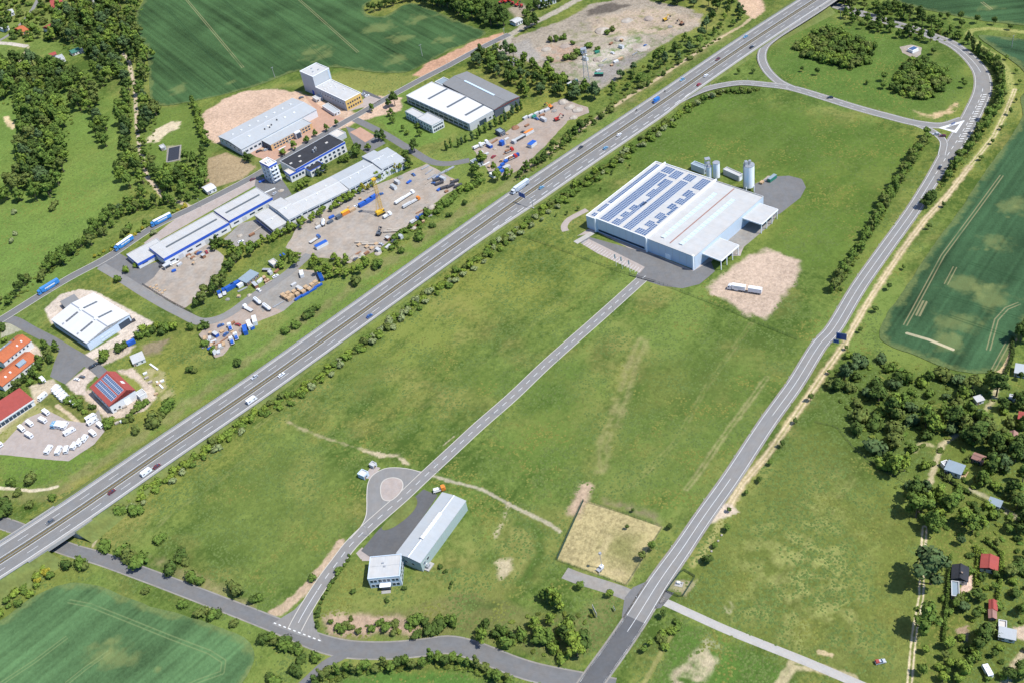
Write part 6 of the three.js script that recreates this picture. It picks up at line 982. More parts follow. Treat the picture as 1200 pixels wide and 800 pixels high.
{
  const s = A.near(...[30.8,-611.4]), p = A.at(s), o = new THREE.Group(), lat = 15.4;
  part(o, 'post', bar([lat, 0, 0], [lat, 7.6, 0], .2), M.metal); part(o, 'arm', bar([lat, 7.2, 0], [3.6, 7.2, 0], .16), M.metal); const g = new THREE.Group(); g.position.x = 6; panelSign(o, 6, 3.6, 5.4, .35).position.x = 6.4; part(o, 'brace', bar([lat, 5.6, 0], [lat - 2, 7.2, 0], .1), M.metal); part(o, 'foundation', box(lat - .6, lat + .6, 0, .3, -.6, .6), M.concrete);
  put(o, p.x, p.z, dirRot(-p.tz, p.tx), 'motorway_sign', 'blue direction sign on a cantilever arm over the motorway', 'road sign', undefined, p.y);
  const sg = (pt, rot, w, h, y, lab, n = 2) => { const q = new THREE.Group(); for (const u of [-w / 3, w / 3]) part(q, 'post', bar([u, 0, 0], [u, y + h, 0], .09), M.metal); panelSign(q, w, h, y, .14); put(q, pt[0], pt[1], rot, 'direction_sign', lab, 'road sign'); return q; };
  sg([175.7,-426.9], -.55, 5.6, 4.6, 2, 'large blue direction sign beside the pale main road'); sg([172.7,-426.3], -.55, 3.2, 2.6, .8, 'smaller blue direction sign below the large one'); sg([320.3,-615.4], .25, 3.4, 1.3, 1, 'low blue sign on the hatched splitter island');
}
{ const pole = (pt, h, lab, name = 'utility_pole', arms = 1) => { const o = new THREE.Group(); part(o, 'shaft', cyl(.24, .15, h, 0, 0, 0, 8), M.concrete); if (arms) { part(o, 'crossarm', box(-1.1, 1.1, h - .6, h - .42, -.08, .08), M.metal); for (const u of [-1, 0, 1]) part(o, 'insulator', cyl(.08, .05, .35, u, h - .42, 0, 6), M.paint); } put(o, pt[0], pt[1], .6, name, lab, 'utility pole'); };
  pole([-30.1,-873.7], 11, 'pale utility pole standing in the dark green field near the soil bank'); pole([-159.7,-886.6], 10, 'pale utility pole in the dark green field near the cube tower'); pole([42.4,-874.8], 11, 'pale utility pole beside the gravel road'); pole([402.7,-702.4], 10, 'pale utility pole in the small cereal wedge'); pole([308.8,-799.7], 8, 'pale lamp post by the slip road bridge', 'lamp_post', 0);
  [[78.8,-522.5], [75,-527.3], [71.9,-531]].forEach((pt) => { const o = new THREE.Group(); part(o, 'shaft', cyl(.13, .07, 9.2, 0, 0, 0, 8), M.paint); part(o, 'flag', faces([[[0, 9, 0], [.45, 8.9, .12], [.4, 5.6, .2], [0, 5.7, 0]], [[.45, 8.9, .12], [.9, 9, -.05], [.85, 5.7, .05], [.4, 5.6, .2]]]), M.paint); part(o, 'finial', new THREE.SphereGeometry(.13, 8, 6).translate(0, 9.25, 0), M.metal); put(o, pt[0], pt[1], 2.6, 'flagpole', 'white flagpole with hanging flag at the factory gate', 'flagpole', 'flagpoles at the factory gate'); });
  const lamp = (pt, rot, lab, grp) => { const o = new THREE.Group(); part(o, 'shaft', cyl(.12, .07, 6.4, 0, 0, 0, 8), M.metal); part(o, 'arm', bar([0, 6.3, 0], [1.1, 6.6, 0], .05), M.metal); part(o, 'lamp_head', box(.8, 1.6, 6.55, 6.72, -.14, .14), M.metal); put(o, pt[0], pt[1], rot, 'street_lamp', lab, 'street lamp', grp); };
  for (const t of [.14, .26, .38, .5, .62, .74, .86]) { const p = EST.at(EST.len * t); lamp([p.x - p.tz * 4.4, p.z + p.tx * 4.4], dirRot(p.tz, -p.tx), 'grey street lamp along the estate road', 'street lamps on the estate road'); }
  for (const d of [40, 90, 140, 190, 240]) { const p = LOCAL.at(d + 10); lamp([p.x - p.tz * -4.4, p.z + p.tx * -4.4], dirRot(-p.tz, p.tx), 'grey street lamp along the kerbed access road', 'street lamps on the access road'); }
  const del = new THREE.Group(); part(del, 'post', box(-.09, .09, 0, 1.05, -.06, .06), M.paint); part(del, 'reflector', box(-.092, .092, .7, .88, -.063, .063), M.darkMetal);
  for (const [path, w, a, b, st, where] of [[HIGH, 4.9, HIGH.near(...[38,-285.9]), HIGH.near(...[362.3,-664.6]), 32, 'pale main road'], [RAMP, 4.1, 10, RAMP.len - 30, 26, 'slip road'], [RAMP2, 3.9, 12, RAMP2.len - 10, 22, 'loop slip road']]) for (let s = a; s < b; s += st) for (const e of [-1, 1]) { const p = path.at(s); put(del.clone(), p.x - p.tz * w * e, p.z + p.tx * w * e, dirRot(p.tx, p.tz), 'delineator_post', `white delineator post along the ${where}`, 'delineator', `delineator posts along the ${where}`, p.y); }
}
function fence(raw, h, lab, mat = M.metal, solid = 0, name = 'wire_fence') {
  const pts = raw.flatMap((p, i) => i && i < raw.length - 1 ? [[lerp(p[0], raw[i - 1][0], .04), lerp(p[1], raw[i - 1][1], .04)], p, [lerp(p[0], raw[i + 1][0], .04), lerp(p[1], raw[i + 1][1], .04)]] : [p]);
  const p = makePath(pts), c = p.at(p.len / 2), o = group(name, lab, 'fence', c.x, c.z), posts = [], wires = [];
  for (let s = 0; s <= p.len; s += 3) { const q = p.at(s); posts.push(cyl(.06, .06, h, q.x - c.x, 0, q.z - c.z, 5)); }
  part(o, 'posts', merge(posts), mat).userData.kind = 'stuff';
  for (let y = .25; y <= h; y += solid ? .16 : .45) wires.push(strip(p, 0, p.len, -.03, .03, y, y, 3), strip(p, 0, p.len, 0, 0, y - .035, y + .035, 3));
  part(o, 'mesh_panels', merge(wires).translate(-c.x, 0, -c.z), mat).userData.kind = 'stuff'; return o;
}
fence([[19.2,-580.4],[33,-567],[51.9,-546.6],[69.9,-527.2],[77.8,-519.3]], 2, 'dark wire fence from the hedge to the factory gate', M.fenceGreen);
fence([[91.2,-508.1],[104.3,-493.8],[124,-472.1],[138.4,-453.6],[154.4,-435.3]], 2, 'dark wire fence from the factory gate past the bare soil', M.fenceGreen);
fence([[1.8,-318],[10.4,-333.5],[19.9,-350.2]], 2.2, 'tall green fence on the long side of the dry rectangle', M.fenceGreen, 1);
fence([[19.9,-350.2],[37.1,-338.3],[53.4,-325.7]], 1.6, 'green fence on the upper side of the dry rectangle', M.fenceGreen);
fence([[1.7,-317.5],[15.1,-308.4],[30.2,-296.6],[41.5,-310.6],[53.3,-325.2]], 1.4, 'low wire fence on the lower sides of the dry rectangle', M.fenceGreen);
fence([[47,-289.5],[56.8,-299.6],[61.3,-294.2],[52.7,-284.4],[47,-289.5]], 1.6, 'green fence round the small valve plot', M.fenceGreen, 1);
fence([[-236.6,-608],[-224.2,-593.7],[-210.9,-578.5],[-198.2,-565.7]], 1.8, 'dark fence below the sandy lot', M.darkMetal, 1);
fence([[-191.1,-540.1],[-185.1,-528.4],[-178.6,-515.1]], 1.6, 'fence at the end of the storage yard', M.darkMetal, 1);
fence([[142.7,-372.7],[151.7,-367.2],[155.1,-349.5],[162.6,-333.8],[169.9,-324.2]], 1.3, 'wire fence between the garden meadow and the thicket', M.darkMetal);
fence([[185.9,-323.4],[191.8,-315.4],[198,-307],[208,-294.7],[211.4,-289.8]], 1.3, 'garden fence along the sloping garden path', M.darkMetal, 1);
{ // sliding gate at the factory road
  const a = [[77.8,-519.3],[90.7,-508.3]], o = new THREE.Group(), L = Math.hypot(a[1][0] - a[0][0], a[1][1] - a[0][1]); part(o, 'gate_frame', merge([box(0, L, 1.6, 1.75, -.08, .08), box(0, L, .15, .4, -.08, .08), box(0, .15, 0, 1.9, -.1, .1), box(L - .15, L, 0, 1.9, -.1, .1)]), M.darkMetal); for (let u = .5; u < L; u += .8) part(o, 'gate_bar', box(u, u + .12, .3, 1.7, -.05, .05), M.darkMetal);
  put(o, a[0][0], a[0][1], headTo(a[0], a[1]), 'sliding_gate', 'dark sliding gate across the factory road', 'gate');
}
{ // valve plot and small weather rig
  const [x, z] = [53.4,-292.2], o = group('valve_cabinet', 'pale valve cabinet on a concrete slab in the fenced plot', 'cabinet', x, z, -.5); part(o, 'slab', box(-1.8, 1.8, 0, .15, -1.4, 1.4), M.concrete); part(o, 'cabinet', box(-.9, .5, .15, 1.4, -.7, .5), M.paint); part(o, 'pipe_bend', merge([bar([1.2, .1, -.6], [1.2, 1.1, -.6], .15), bar([1.2, 1.1, -.6], [1.8, 1.1, -.2], .15)]), M.metal);
  const [rx, rz] = [20.6,-308.1], r = group('mast_trailer', 'small white machine with a tall thin mast on the dry rectangle', 'machine', rx, rz, .6); part(r, 'trailer', box(-2, 1.2, .4, 1, -1, 1), M.metal); part(r, 'cabinet', box(-.2, 1.6, 1, 2.2, -.8, .8), M.paint); part(r, 'mast', cyl(.16, .1, 10, .9, 1, 0, 8), M.metal); part(r, 'mast_head', box(.3, 1.5, 10.4, 11.4, -.5, .5), M.metal); for (const s of [-1, 1]) { part(r, 'outrigger', bar([-1.8, .3, s * .9], [-2.6, 0, s * 2], .1), M.metal); wheel(r, -.8, s * 1.05, .36); }
  const [bx, bz] = [13.6,-285], bb = group('billboard', 'grey billboard seen edge on standing in the scrub', 'billboard', bx, bz, 1.75); for (const u of [-1.8, 1.8]) part(bb, 'post', bar([u, 0, 0], [u, 3.8, 0], .1), M.metal); part(bb, 'board', box(-2.6, 2.6, 1, 3.8, .1, .22), M.wallGrey);
  const [cx, cz] = [22.4,-284.8], b2 = group('billboard', 'small grey notice board near the road junction', 'billboard', cx, cz, 1.75); part(b2, 'post', bar([0, 0, 0], [0, 2, 0], .08), M.metal); part(b2, 'board', box(-1.1, 1.1, .9, 2.3, .08, .16), M.wallGrey);
}
// ---------------------------------------------------------------- yard goods
function crate(L, W, H, mat, roof) { const o = new THREE.Group(); const b = part(o, 'body', box(-L / 2, L / 2, .12, H, -W / 2, W / 2), mat); const ribs = []; for (let u = -L / 2 + .3; u < L / 2; u += .6) ribs.push(box(u, u + .18, .2, H - .15, -W / 2 - .05, W / 2 + .05)); part(b, 'corrugation', merge(ribs), mat).userData.kind = 'stuff'; part(o, 'lid', box(-L / 2 - .05, L / 2 + .05, H, H + .1, -W / 2 - .05, W / 2 + .05), roof || mat); for (const s of [-1, 1]) part(o, 'door_bar', box(L / 2, L / 2 + .06, .3, H - .2, s * .5 - .05, s * .5 + .05), M.metal); for (const u of [-L / 2 + .3, L / 2 - .3]) part(o, 'skid', box(u - .15, u + .15, 0, .13, -W / 2, W / 2), M.darkMetal); return o; }
function tanker(L) { const o = new THREE.Group(), g = new THREE.CapsuleGeometry(1.2, L - 2.4, 6, 18); g.rotateZ(Math.PI / 2); g.translate(0, 2, 0); const t = part(o, 'tank', g, M.steelWhite); for (const u of [-L / 4, 0, L / 4]) { const r = new THREE.TorusGeometry(1.21, .05, 6, 20); r.rotateY(Math.PI / 2); r.translate(u, 2, 0); part(t, 'band', r, M.metal); } part(t, 'catwalk', box(-L / 3, L / 3, 3.18, 3.26, -.3, .3), M.metal); part(o, 'chassis', box(-L / 2, L / 2, .7, .95, -.5, .5), M.darkMetal); for (const s of [-1, 1]) for (const u of [-L / 2 + 1, -L / 2 + 2.2, L / 2 - 1.4]) wheel(o, u, s, .48, .3); return o; }
function flatbed(L, cabMat, load) { const o = new THREE.Group(); part(o, 'bed', box(-L / 2, L / 2 - 2.4, 1, 1.2, -1.2, 1.2), M.wallGrey); const c = part(o, 'cab', merge([box(L / 2 - 2.2, L / 2, .6, 1.8, -1.2, 1.2), box(L / 2 - 2.2, L / 2 - .4, 1.8, 2.8, -1.15, 1.15)]), cabMat); part(c, 'windscreen', box(L / 2 - .42, L / 2 - .36, 1.85, 2.65, -1, 1), M.glass); part(o, 'chassis', box(-L / 2, L / 2 - 1, .6, 1, -.45, .45), M.darkMetal); if (load) part(o, 'load', merge([box(-L / 2 + .3, -.2, 1.2, 2.2, -.9, .9), box(.2, L / 2 - 3, 1.2, 1.8, -.8, .8)]), load); for (const s of [-1, 1]) for (const u of [-L / 2 + 1, -L / 2 + 2.2, L / 2 - 1.2]) wheel(o, u, s, .48, .3); return o; }
function stack(n, w, mat) { const o = new THREE.Group(); for (let k = 0; k < n; k++) part(o, 'pallet', box(-w / 2 + rr(-.08, .08), w / 2 + rr(-.08, .08), k * .62 + .02, k * .62 + .52, -w / 2 + rr(-.1, .1), w / 2 + rr(-.1, .1)), mat); for (let k = 0; k < n; k++) part(o, 'board_layer', box(-w / 2 - .05, w / 2 + .05, k * .62 + .52, k * .62 + .6, -w / 2, w / 2), M.timber); return o; }
function heap(r, h, mat, sd) { const g = new THREE.SphereGeometry(1, 18, 10, 0, 6.2832, 0, Math.PI / 2), p = g.attributes.position; for (let i = 0; i < p.count; i++) { const x = p.getX(i), y = p.getY(i), z = p.getZ(i), k = .75 + fbm(x * 2 + sd, z * 2 + y + sd) * .55; p.setXYZ(i, x * r * k, Math.pow(y, 1.2) * h * k - .02, z * r * k); } g.computeVertexNormals(); const o = new THREE.Group(); part(o, 'mound', g, mat); const st = []; for (let i = 0; i < 14; i++) { const a = rr(0, 6.28), q = rr(.5, 1.05) * r, s = rr(.25, .6), b = new THREE.DodecahedronGeometry(s); b.translate(Math.cos(a) * q, Math.max(.1, h * (1 - q / r) * .7), Math.sin(a) * q); st.push(b); } part(o, 'boulders', merge(st), mat).userData.kind = 'stuff'; return o; }
function excavator(mat) { const o = new THREE.Group(); for (const s of [-1, 1]) part(o, 'track', prism([[s * 1.2 - .3, .05], [s * 1.2 + .3, .05], [s * 1.2 + .3, .85], [s * 1.2 - .3, .85]], -1.9, 1.9), M.rubber); part(o, 'house', box(-1.9, 1, .95, 2.1, -1.25, 1.25), mat); const c = part(o, 'cab', box(0, 1.3, 2.1, 3, .1, 1.2), mat); part(c, 'cab_glass', box(.1, 1.35, 2.2, 2.9, .15, 1.22), M.glass); part(o, 'boom', merge([bar([1, 1.8, -.3], [3.4, 4.4, -.3], .28), bar([3.4, 4.4, -.3], [5.2, 2.6, -.3], .22)]), mat); part(o, 'bucket', box(4.9, 5.9, 1.4, 2.5, -.9, .3), M.darkMetal); part(o, 'counterweight', box(-2.3, -1.9, 1, 2, -1.2, 1.2), M.darkMetal); return o; }
{ // yellow drilling rig of the machine yard
  const [x, z] = [-73.1,-639.5], o = group('drilling_rig', 'yellow rig with a tall upright lattice mast in the sandy yard', 'rig', x, z, .5), h = 27, w = .9, gs = [];
  for (const s of [-1, 1]) part(o, 'track', box(-3, 3, .05, 1.1, s * 1.7 - .4, s * 1.7 + .4), M.rubber); part(o, 'house', box(-3.2, 1.2, 1.1, 3.2, -1.6, 1.6), M.craneYellow); const c = part(o, 'cab', box(1.2, 2.8, 1.2, 3.6, .4, 1.6), M.craneYellow); part(c, 'cab_glass', box(1.5, 2.85, 2.2, 3.4, .5, 1.62), M.glass);
  for (const a of [-1, 1]) for (const b of [-1, 1]) part(o, 'mast_chord', bar([1.6 + a * w, 1.2, b * w - .6], [1.6 + a * w, h, b * w - .6], .14), M.craneYellow);
  for (let y = 1.2; y < h - 1.6; y += 1.7) for (const b of [-1, 1]) { gs.push(bar([1.6 - w, y, b * w - .6], [1.6 + w, y + 1.7, b * w - .6], .08, 4), bar([1.6 + b * w, y, -w - .6], [1.6 + b * w, y + 1.7, w - .6], .08, 4)); } part(o, 'mast_lacing', merge(gs), M.craneYellow); part(o, 'mast_head', box(.2, 3, h, h + 1, -1.8, .6), M.craneYellow); part(o, 'back_stay', bar([-2.8, 3, 0], [1, 18, -.6], .15), M.craneYellow);
}
const YD = headTo([-89,-624.6], [-52.1,-649.9]);
const goods = (make, pts, name, lab, cat, rot = YD, grp) => pts.forEach(p => put(make(), p[0], p[1], rot + rr(-.08, .08), name, lab, cat, pts.length > 1 ? (grp || lab) : undefined));
goods(() => flatbed(18, carPaint(...WHT), M.paint), [[-55.6,-653.3]], 'low_loader', 'long low loader with white cargo in the sandy yard', 'lorry'); goods(() => flatbed(15, M.plasticOrange, M.wallGrey), [[-51.2,-645.1]], 'low_loader', 'low loader with orange cab beside the white one', 'lorry');
goods(() => crate(6, 2.5, 2.6, M.plasticBlue), [[-85.5,-654.7], [-81.2,-657.7], [-77.5,-660.9]], 'container', 'blue container in the row beneath the yard hedge', 'container', YD, 'blue containers in the sandy yard');
goods(() => crate(6, 2.5, 2.6, M.plasticOrange, M.craneYellow), [[-97.8,-647.9]], 'container', 'bright orange container beside the yard bushes', 'container'); goods(() => crate(4, 2.5, 2.4, M.wallDark), [[-102.6,-644.1]], 'container', 'dark container beside the orange one', 'container'); goods(() => crate(5, 2.4, 1.6, M.timber), [[-92.9,-650.6]], 'skip', 'rusty brown skip beside the orange container', 'skip');
goods(() => tanker(7), [[-113.5,-640.2]], 'tank_trailer', 'white tank trailer at the yard hedge', 'trailer', YD + .9); goods(() => crate(4.5, 2, 1.4, M.wallDark), [[-108.7,-640.7]], 'skip', 'dark skip beside the white tank trailer', 'skip'); goods(() => crate(4, 2, 1.2, M.wallGrey), [[-117,-637.1]], 'skip', 'grey skip beside the white tank trailer', 'skip');
goods(() => flatbed(7, carPaint(...WHT), M.paint), [[-68.5,-634.6]], 'flatbed_truck', 'white flatbed truck beside the yellow rig', 'truck');
goods(() => flatbed(9, carPaint(...BLU), null), [[-119.1,-622.1]], 'flatbed_truck', 'blue cabbed flatbed truck in the sandy yard', 'truck'); goods(() => crate(9, 3.4, 2.7, M.paint, M.plasticBlue), [[-114.3,-613.3]], 'covered_trailer', 'trailer with white sides and blue cover', 'trailer', YD); goods(() => crate(3, 3, 1, M.plasticBlue), [[-141.1,-611]], 'skip', 'blue skip on grass beside the bushes', 'skip');
goods(() => excavator(M.wallDark), [[-75,-614.7]], 'excavator', 'dark grey excavator in the middle of the sandy yard', 'excavator', 1.2); goods(() => stack(2, 2.6, M.rubble), [[-88.6,-605.9], [-83.4,-602.2], [-80,-599.1], [-77,-603.1]], 'slab_stack', 'stack of pale slabs beside the motorway edge', 'stack', YD, 'slab stacks in the sandy yard'); goods(() => crate(10, 1.6, .9, M.rubble), [[-86.8,-608.4], [-82.2,-604.8], [-78.8,-600.7], [-64.4,-616.3], [-66.8,-615.1]], 'beam_bundle', 'long pale beam bundle lying in the sandy yard', 'beams', YD - .9, 'beam bundles in the sandy yard');
goods(() => crate(6, 2, 1.6, M.darkMetal), [[-29.9,-663.7], [-26.7,-656.8], [-22.3,-657.5], [-18.9,-662.1], [-31.4,-668.9], [-17,-655.6]], 'machine_part', 'dark steel machine part at the yard end', 'machinery', .3, 'machine parts at the yard end');
for (const [p, r, h, lab] of [[[-37.2,-635.9], 3, 1.6, 'pale rock heap at the edge of the sandy yard'], [[-41.1,-631.8], 2.4, 1.2, 'smaller pale rock heap beside the first'], [[-92.2,-593.2], 3, 1.2, 'tan rubble heap by the motorway bushes'], [[-86.4,-595.3], 3, 1.2, 'tan rubble heap beside the slab stacks'], [[-76.1,-592.9], 2.4, 1, 'small tan rubble heap near the motorway grass']]) put(heap(r, h, M.rubble, r * 7 + p[0]), p[0], p[1], 0, 'rubble_heap', lab, 'heap');
goods(() => flatbed(8, carPaint(...BLU), M.wallGrey), [[-50,-622]], 'flatbed_truck', 'flatbed truck with blue cab near the motorway grass', 'truck'); goods(() => crate(8, 1.8, .8, M.metal), [[-21.2,-680.6], [-26.4,-677.7], [-31,-674.6]], 'steel_frame', 'steel frame stored along the upper yard hedge', 'steel', YD, 'steel frames along the upper hedge');
// storage yard
goods(() => tanker(8.5), [[-155.2,-563.3], [-148.7,-555]], 'tank_trailer', 'white tank trailer on the grey storage pad', 'trailer', headTo([-159,-569.9], [-144.6,-550.3]), 'tank trailers on the storage pad'); goods(() => crate(5.6, 2.4, 2.5, M.paint), [[-126.9,-584]], 'container', 'white container at the corner of the storage pad', 'container', YD + 1.1);
goods(() => stack(4, 2.6, M.timber), [[-136.8,-562.2], [-135.3,-565.3], [-132.9,-561.9], [-131.4,-565.9], [-129.1,-562.5], [-127.5,-566.5], [-125.2,-564], [-123.7,-568.1], [-121.4,-565.5], [-119.8,-569.6], [-117.6,-571.7], [-134.5,-559.6], [-138.6,-564.5]], 'pallet_stack', 'tall brown pallet stack beside the blue sheets', 'pallets', YD, 'pallet stacks on the storage pad');
goods(() => crate(6, 1.2, 1.2, M.plasticBlue), [[-128.4,-559.6], [-124.1,-561.8], [-119.7,-565], [-115.9,-568.4]], 'blue_sheet_stack', 'low stack under blue sheet at the pad edge', 'stack', YD, 'blue sheet stacks at the pad edge'); goods(() => crate(8, 2.5, 2.6, M.plasticBlue, M.signBlue), [[-114.3,-577.2]], 'container', 'long blue container under the motorway bushes', 'container', YD + 1.2);
goods(() => crate(7, 2.5, 3, M.plasticBlue), [[-174.6,-583.9], [-170.9,-586.5]], 'truck_body', 'blue truck body parked at the storage hedge', 'truck body', YD, 'blue truck bodies at the storage hedge'); goods(() => flatbed(6.5, M.plasticBlue, null), [[-181,-578.5], [-178.3,-580.4]], 'flatbed_truck', 'blue truck at the end of the truck body row', 'truck', YD + 1.2, 'blue trucks in the storage yard'); goods(() => crate(4, 2.2, 2.4, M.paint), [[-167.9,-584.6]], 'container', 'small white container joining the blue truck bodies', 'container');
goods(() => flatbed(8.5, carPaint(...WHT), null), [[-161,-557.9]], 'flatbed_truck', 'flatbed truck with white cab beside the bend', 'truck', headTo([-157.9,-553.4], [-164,-561.5])); goods(() => crate(7, 2.5, 3.2, M.plasticBlue), [[-161.1,-535.5]], 'covered_trailer', 'trailer under bright blue tarpaulin', 'trailer', YD + 1.2); goods(() => crate(7, 2.5, 3.2, M.paint), [[-158.7,-539.8], [-155.6,-543.2]], 'covered_trailer', 'trailer under white tarpaulin beside the blue one', 'trailer', YD + 1.2, 'white covered trailers'); goods(() => flatbed(6.5, M.paint, M.plasticBlue), [[-171.3,-541.9], [-166.7,-531.3], [-169.1,-527.8]], 'flatbed_truck', 'small truck with blue load in the storage corner', 'truck', YD + 1.2, 'small trucks in the storage corner');
goods(() => crate(3.5, 1.8, 1.1, pick([M.rust, M.timber, M.wallGrey])), [[-187,-536.4], [-184.4,-532.3], [-181.9,-528.3], [-179.4,-524.3], [-176.9,-520.3], [-183.7,-535.4], [-176.4,-525.8], [-174.3,-526.9], [-181.1,-531.3]], 'scrap_bin', 'scrap bin in the littered end of the storage yard', 'bin', YD + 1.1, 'scrap bins in the storage yard'); goods(() => stack(3, 2, M.rust), [[-152.2,-588.2], [-149.7,-584.6], [-150.8,-584]], 'pallet_stack', 'rusty brown stack beside the dark van', 'pallets', YD, 'rusty stacks by the yard track'); goods(() => crate(6, 2, 1.8, M.darkMetal, M.metal), [[-150.9,-596.4]], 'covered_trailer', 'dark covered trailer beside the yard bushes', 'trailer', YD - 1); goods(() => crate(3, 1.8, 1.2, M.paint), [[-155.4,-585.4]], 'skip', 'white skip beside the rusty stacks', 'skip');
// plant yard by the motorway
goods(() => crate(6.5, 4, 2.8, M.paint, M.plasticBlue), [[41.2,-692]], 'pool_shell', 'bright blue basin beside the plant yard hedge', 'basin', YD + .2); goods(() => crate(8, 2.5, 2.6, M.paint, M.plasticOrange), [[41.1,-709.9]], 'container', 'white container with orange top in the plant yard', 'container'); goods(() => crate(12, 2.6, 1.8, M.darkMetal, M.roofGrey), [[32.6,-704.1]], 'lorry_bed', 'long dark trailer with grey cover in the plant yard', 'trailer'); goods(() => crate(3, 3, 3.4, M.plasticBlue), [[19.8,-701.3]], 'tank', 'bright blue upright tank in the plant yard', 'tank'); goods(() => flatbed(8, carPaint(...WHT), M.paint), [[1.8,-704.2], [6.5,-706.3]], 'flatbed_truck', 'white truck at the head of the plant yard', 'truck', YD, 'white trucks in the plant yard');
goods(() => crate(3, 2, 1.6, M.plasticBlue), [[19.7,-676.5], [16.8,-672.8], [14.5,-668.9], [15.2,-663.9]], 'bin', 'blue bin in the row near the white tents', 'bin', YD, 'blue bins in the plant yard'); goods(() => crate(6, 5, 2.6, M.paint), [[9.9,-661.1]], 'tent', 'white tent at the lower end of the plant yard', 'tent'); goods(() => crate(5, 3, 2.2, M.roofGrey, M.roofPale), [[19.3,-667.1]], 'cabin', 'pale grey cabin beside the blue bins', 'cabin'); goods(() => excavator(M.machineRed), [[64.3,-722.1]], 'excavator', 'red excavator alone on the pinkish yard', 'excavator', .3); goods(() => excavator(M.plasticOrange), [[62.1,-742.1]], 'excavator', 'orange excavator under the trees of the plant yard', 'excavator', 2.2); goods(() => flatbed(7, M.machineRed, M.rust), [[23.8,-689.7], [25.1,-679.4]], 'flatbed_truck', 'red truck with rusty load in the plant yard', 'truck', .4, 'red trucks in the plant yard'); goods(() => crate(5, 2, 2.2, M.signBlue), [[27.8,-680.9]], 'container', 'dark blue container beside the red trucks', 'container', YD); goods(() => crate(4.5, 2, 1.6, M.wallGrey), [[41.7,-733.6], [45.8,-734.7], [50.7,-736.9], [54.8,-738], [59,-739.2]], 'skip', 'grey skip along the tree side hedge of the plant yard', 'skip', YD, 'skips along the plant yard hedge'); goods(() => crate(3.4, 2, 1.8, M.machineGreen), [[48.1,-732.5]], 'skip', 'green skip among the grey skips', 'skip');
for (const [p, r, h, lab] of [[[72.9,-747.6], 4, 2, 'grey rubble heap at the far end of the plant yard'], [[76.6,-737.7], 4, 1.8, 'tan rubble heap at the far end of the plant yard'], [[81.6,-731.6], 4, 1.6, 'pale rubble heap beside the motorway track'], [[32.3,-722.5], 3, 1.6, 'orange soil heap beside the blue grey cabin'], [[76.6,-721.4], 3, 1.4, 'grey gravel heap beside the plant yard hedge']]) put(heap(r, h, lab.startsWith('orange') ? M.rust : M.rubble, r * 5 + p[0]), p[0], p[1], 0, 'rubble_heap', lab, 'heap');
goods(() => crate(2.6, 1.6, 1.3, M.machineRed), [[-4.3,-755.7]].map(() => [21.4,-747]), 'skip', 'red skip at the dark hall corner', 'skip');
// demolition ground
goods(() => excavator(M.craneYellow), [[177.9,-854.3]], 'excavator', 'yellow excavator on the demolition ground', 'excavator', .4); goods(() => excavator(M.rust), [[188.6,-840.7]], 'excavator', 'rust brown excavator at the end of the demolition ground', 'excavator', 2); goods(() => crate(7, 2.4, 2.4, M.darkMetal, M.machineGreen), [[106.8,-779]], 'container', 'dark container with green lid near the mast', 'container', -.4); goods(() => crate(10, 2, 2, M.machineGreen, M.roofPale), [[84.7,-774.7]], 'container', 'pale green container at the edge of the trees', 'container', .6); goods(() => crate(4, 2, 1.4, M.paint), [[124,-796.5], [79,-781.5]], 'skip', 'white skip on the demolition ground', 'skip', .4, 'white skips on the demolition ground'); goods(() => crate(5, 2, 1.6, M.timber), [[128.1,-799.4]], 'skip', 'brown skip on the demolition ground', 'skip', .4); goods(() => crate(4, 2, 1.8, M.machineGreen), [[112.7,-818.8]], 'skip', 'green skip beside the scrub strip', 'skip', .3);
for (let i = 0; i < 16; i += 2) { const P = [[73.5,-842.4],[78.4,-827.1],[89.4,-842.2],[115.1,-872.2],[123.5,-857.8],[136.2,-866.2],[147.7,-868.1],[154.5,-854.4],[165.3,-863.6],[145.8,-834.2],[134.6,-835.8],[125.5,-829.7],[110.5,-806.9],[158.9,-818.4],[148.5,-813.1],[138.2,-811.1]][i]; put(heap(rr(3, 7), rr(.9, 1.9), pick([M.rubble, M.gravelGrey, M.gravelPink, M.rubble]), i * 3.3), P[0], P[1], rr(0, 6), 'rubble_heap', 'rubble heap on the demolition ground', 'heap', 'rubble heaps on the demolition ground'); }
for (const p of [[47.5,-952],[51.4,-952.1],[55.4,-952.2],[57.7,-945.3],[61,-939.8],[64.5,-936.3]]) put(excavator(M.machineRed), p[0], p[1], rr(0, 6), 'tractor', 'red farm machine parked beyond the tree belt', 'tractor', 'red farm machines');
// odds and ends by the red solar hall
goods(() => crate(2.4, 1.4, 1, pick([M.timber, M.paint, M.rubble])), [[-221.4,-513.1], [-219.8,-508.7], [-217,-504.1], [-211.4,-501], [-209.6,-502.8], [-233.1,-484.6], [-229.7,-485.9], [-211.8,-492], [-232.2,-472.8], [-229.3,-473.5]], 'crate', 'crate lying on rough ground by the red solar hall', 'crate', .4, 'crates by the red solar hall'); goods(() => crate(9, 1, .5, M.paint), [[-216.8,-518.1], [-210.8,-500.1]], 'beam_bundle', 'white beam bundle on rough grass above the red hall', 'beams', headTo([-221.9,-524.4], [-212.3,-511.3]), 'white beam bundles');
goods(() => crate(5, 2.4, 2.6, M.plasticBlue), [[-234.7,-545.3]], 'container', 'blue container beside the bushes below the white hall', 'container', .5); goods(() => crate(4, 2, 1.4, M.darkMetal), [[-237.7,-568.6], [-241,-572.3]], 'skip', 'dark skip beside the white hall gate', 'skip', .5, 'dark skips by the white hall');
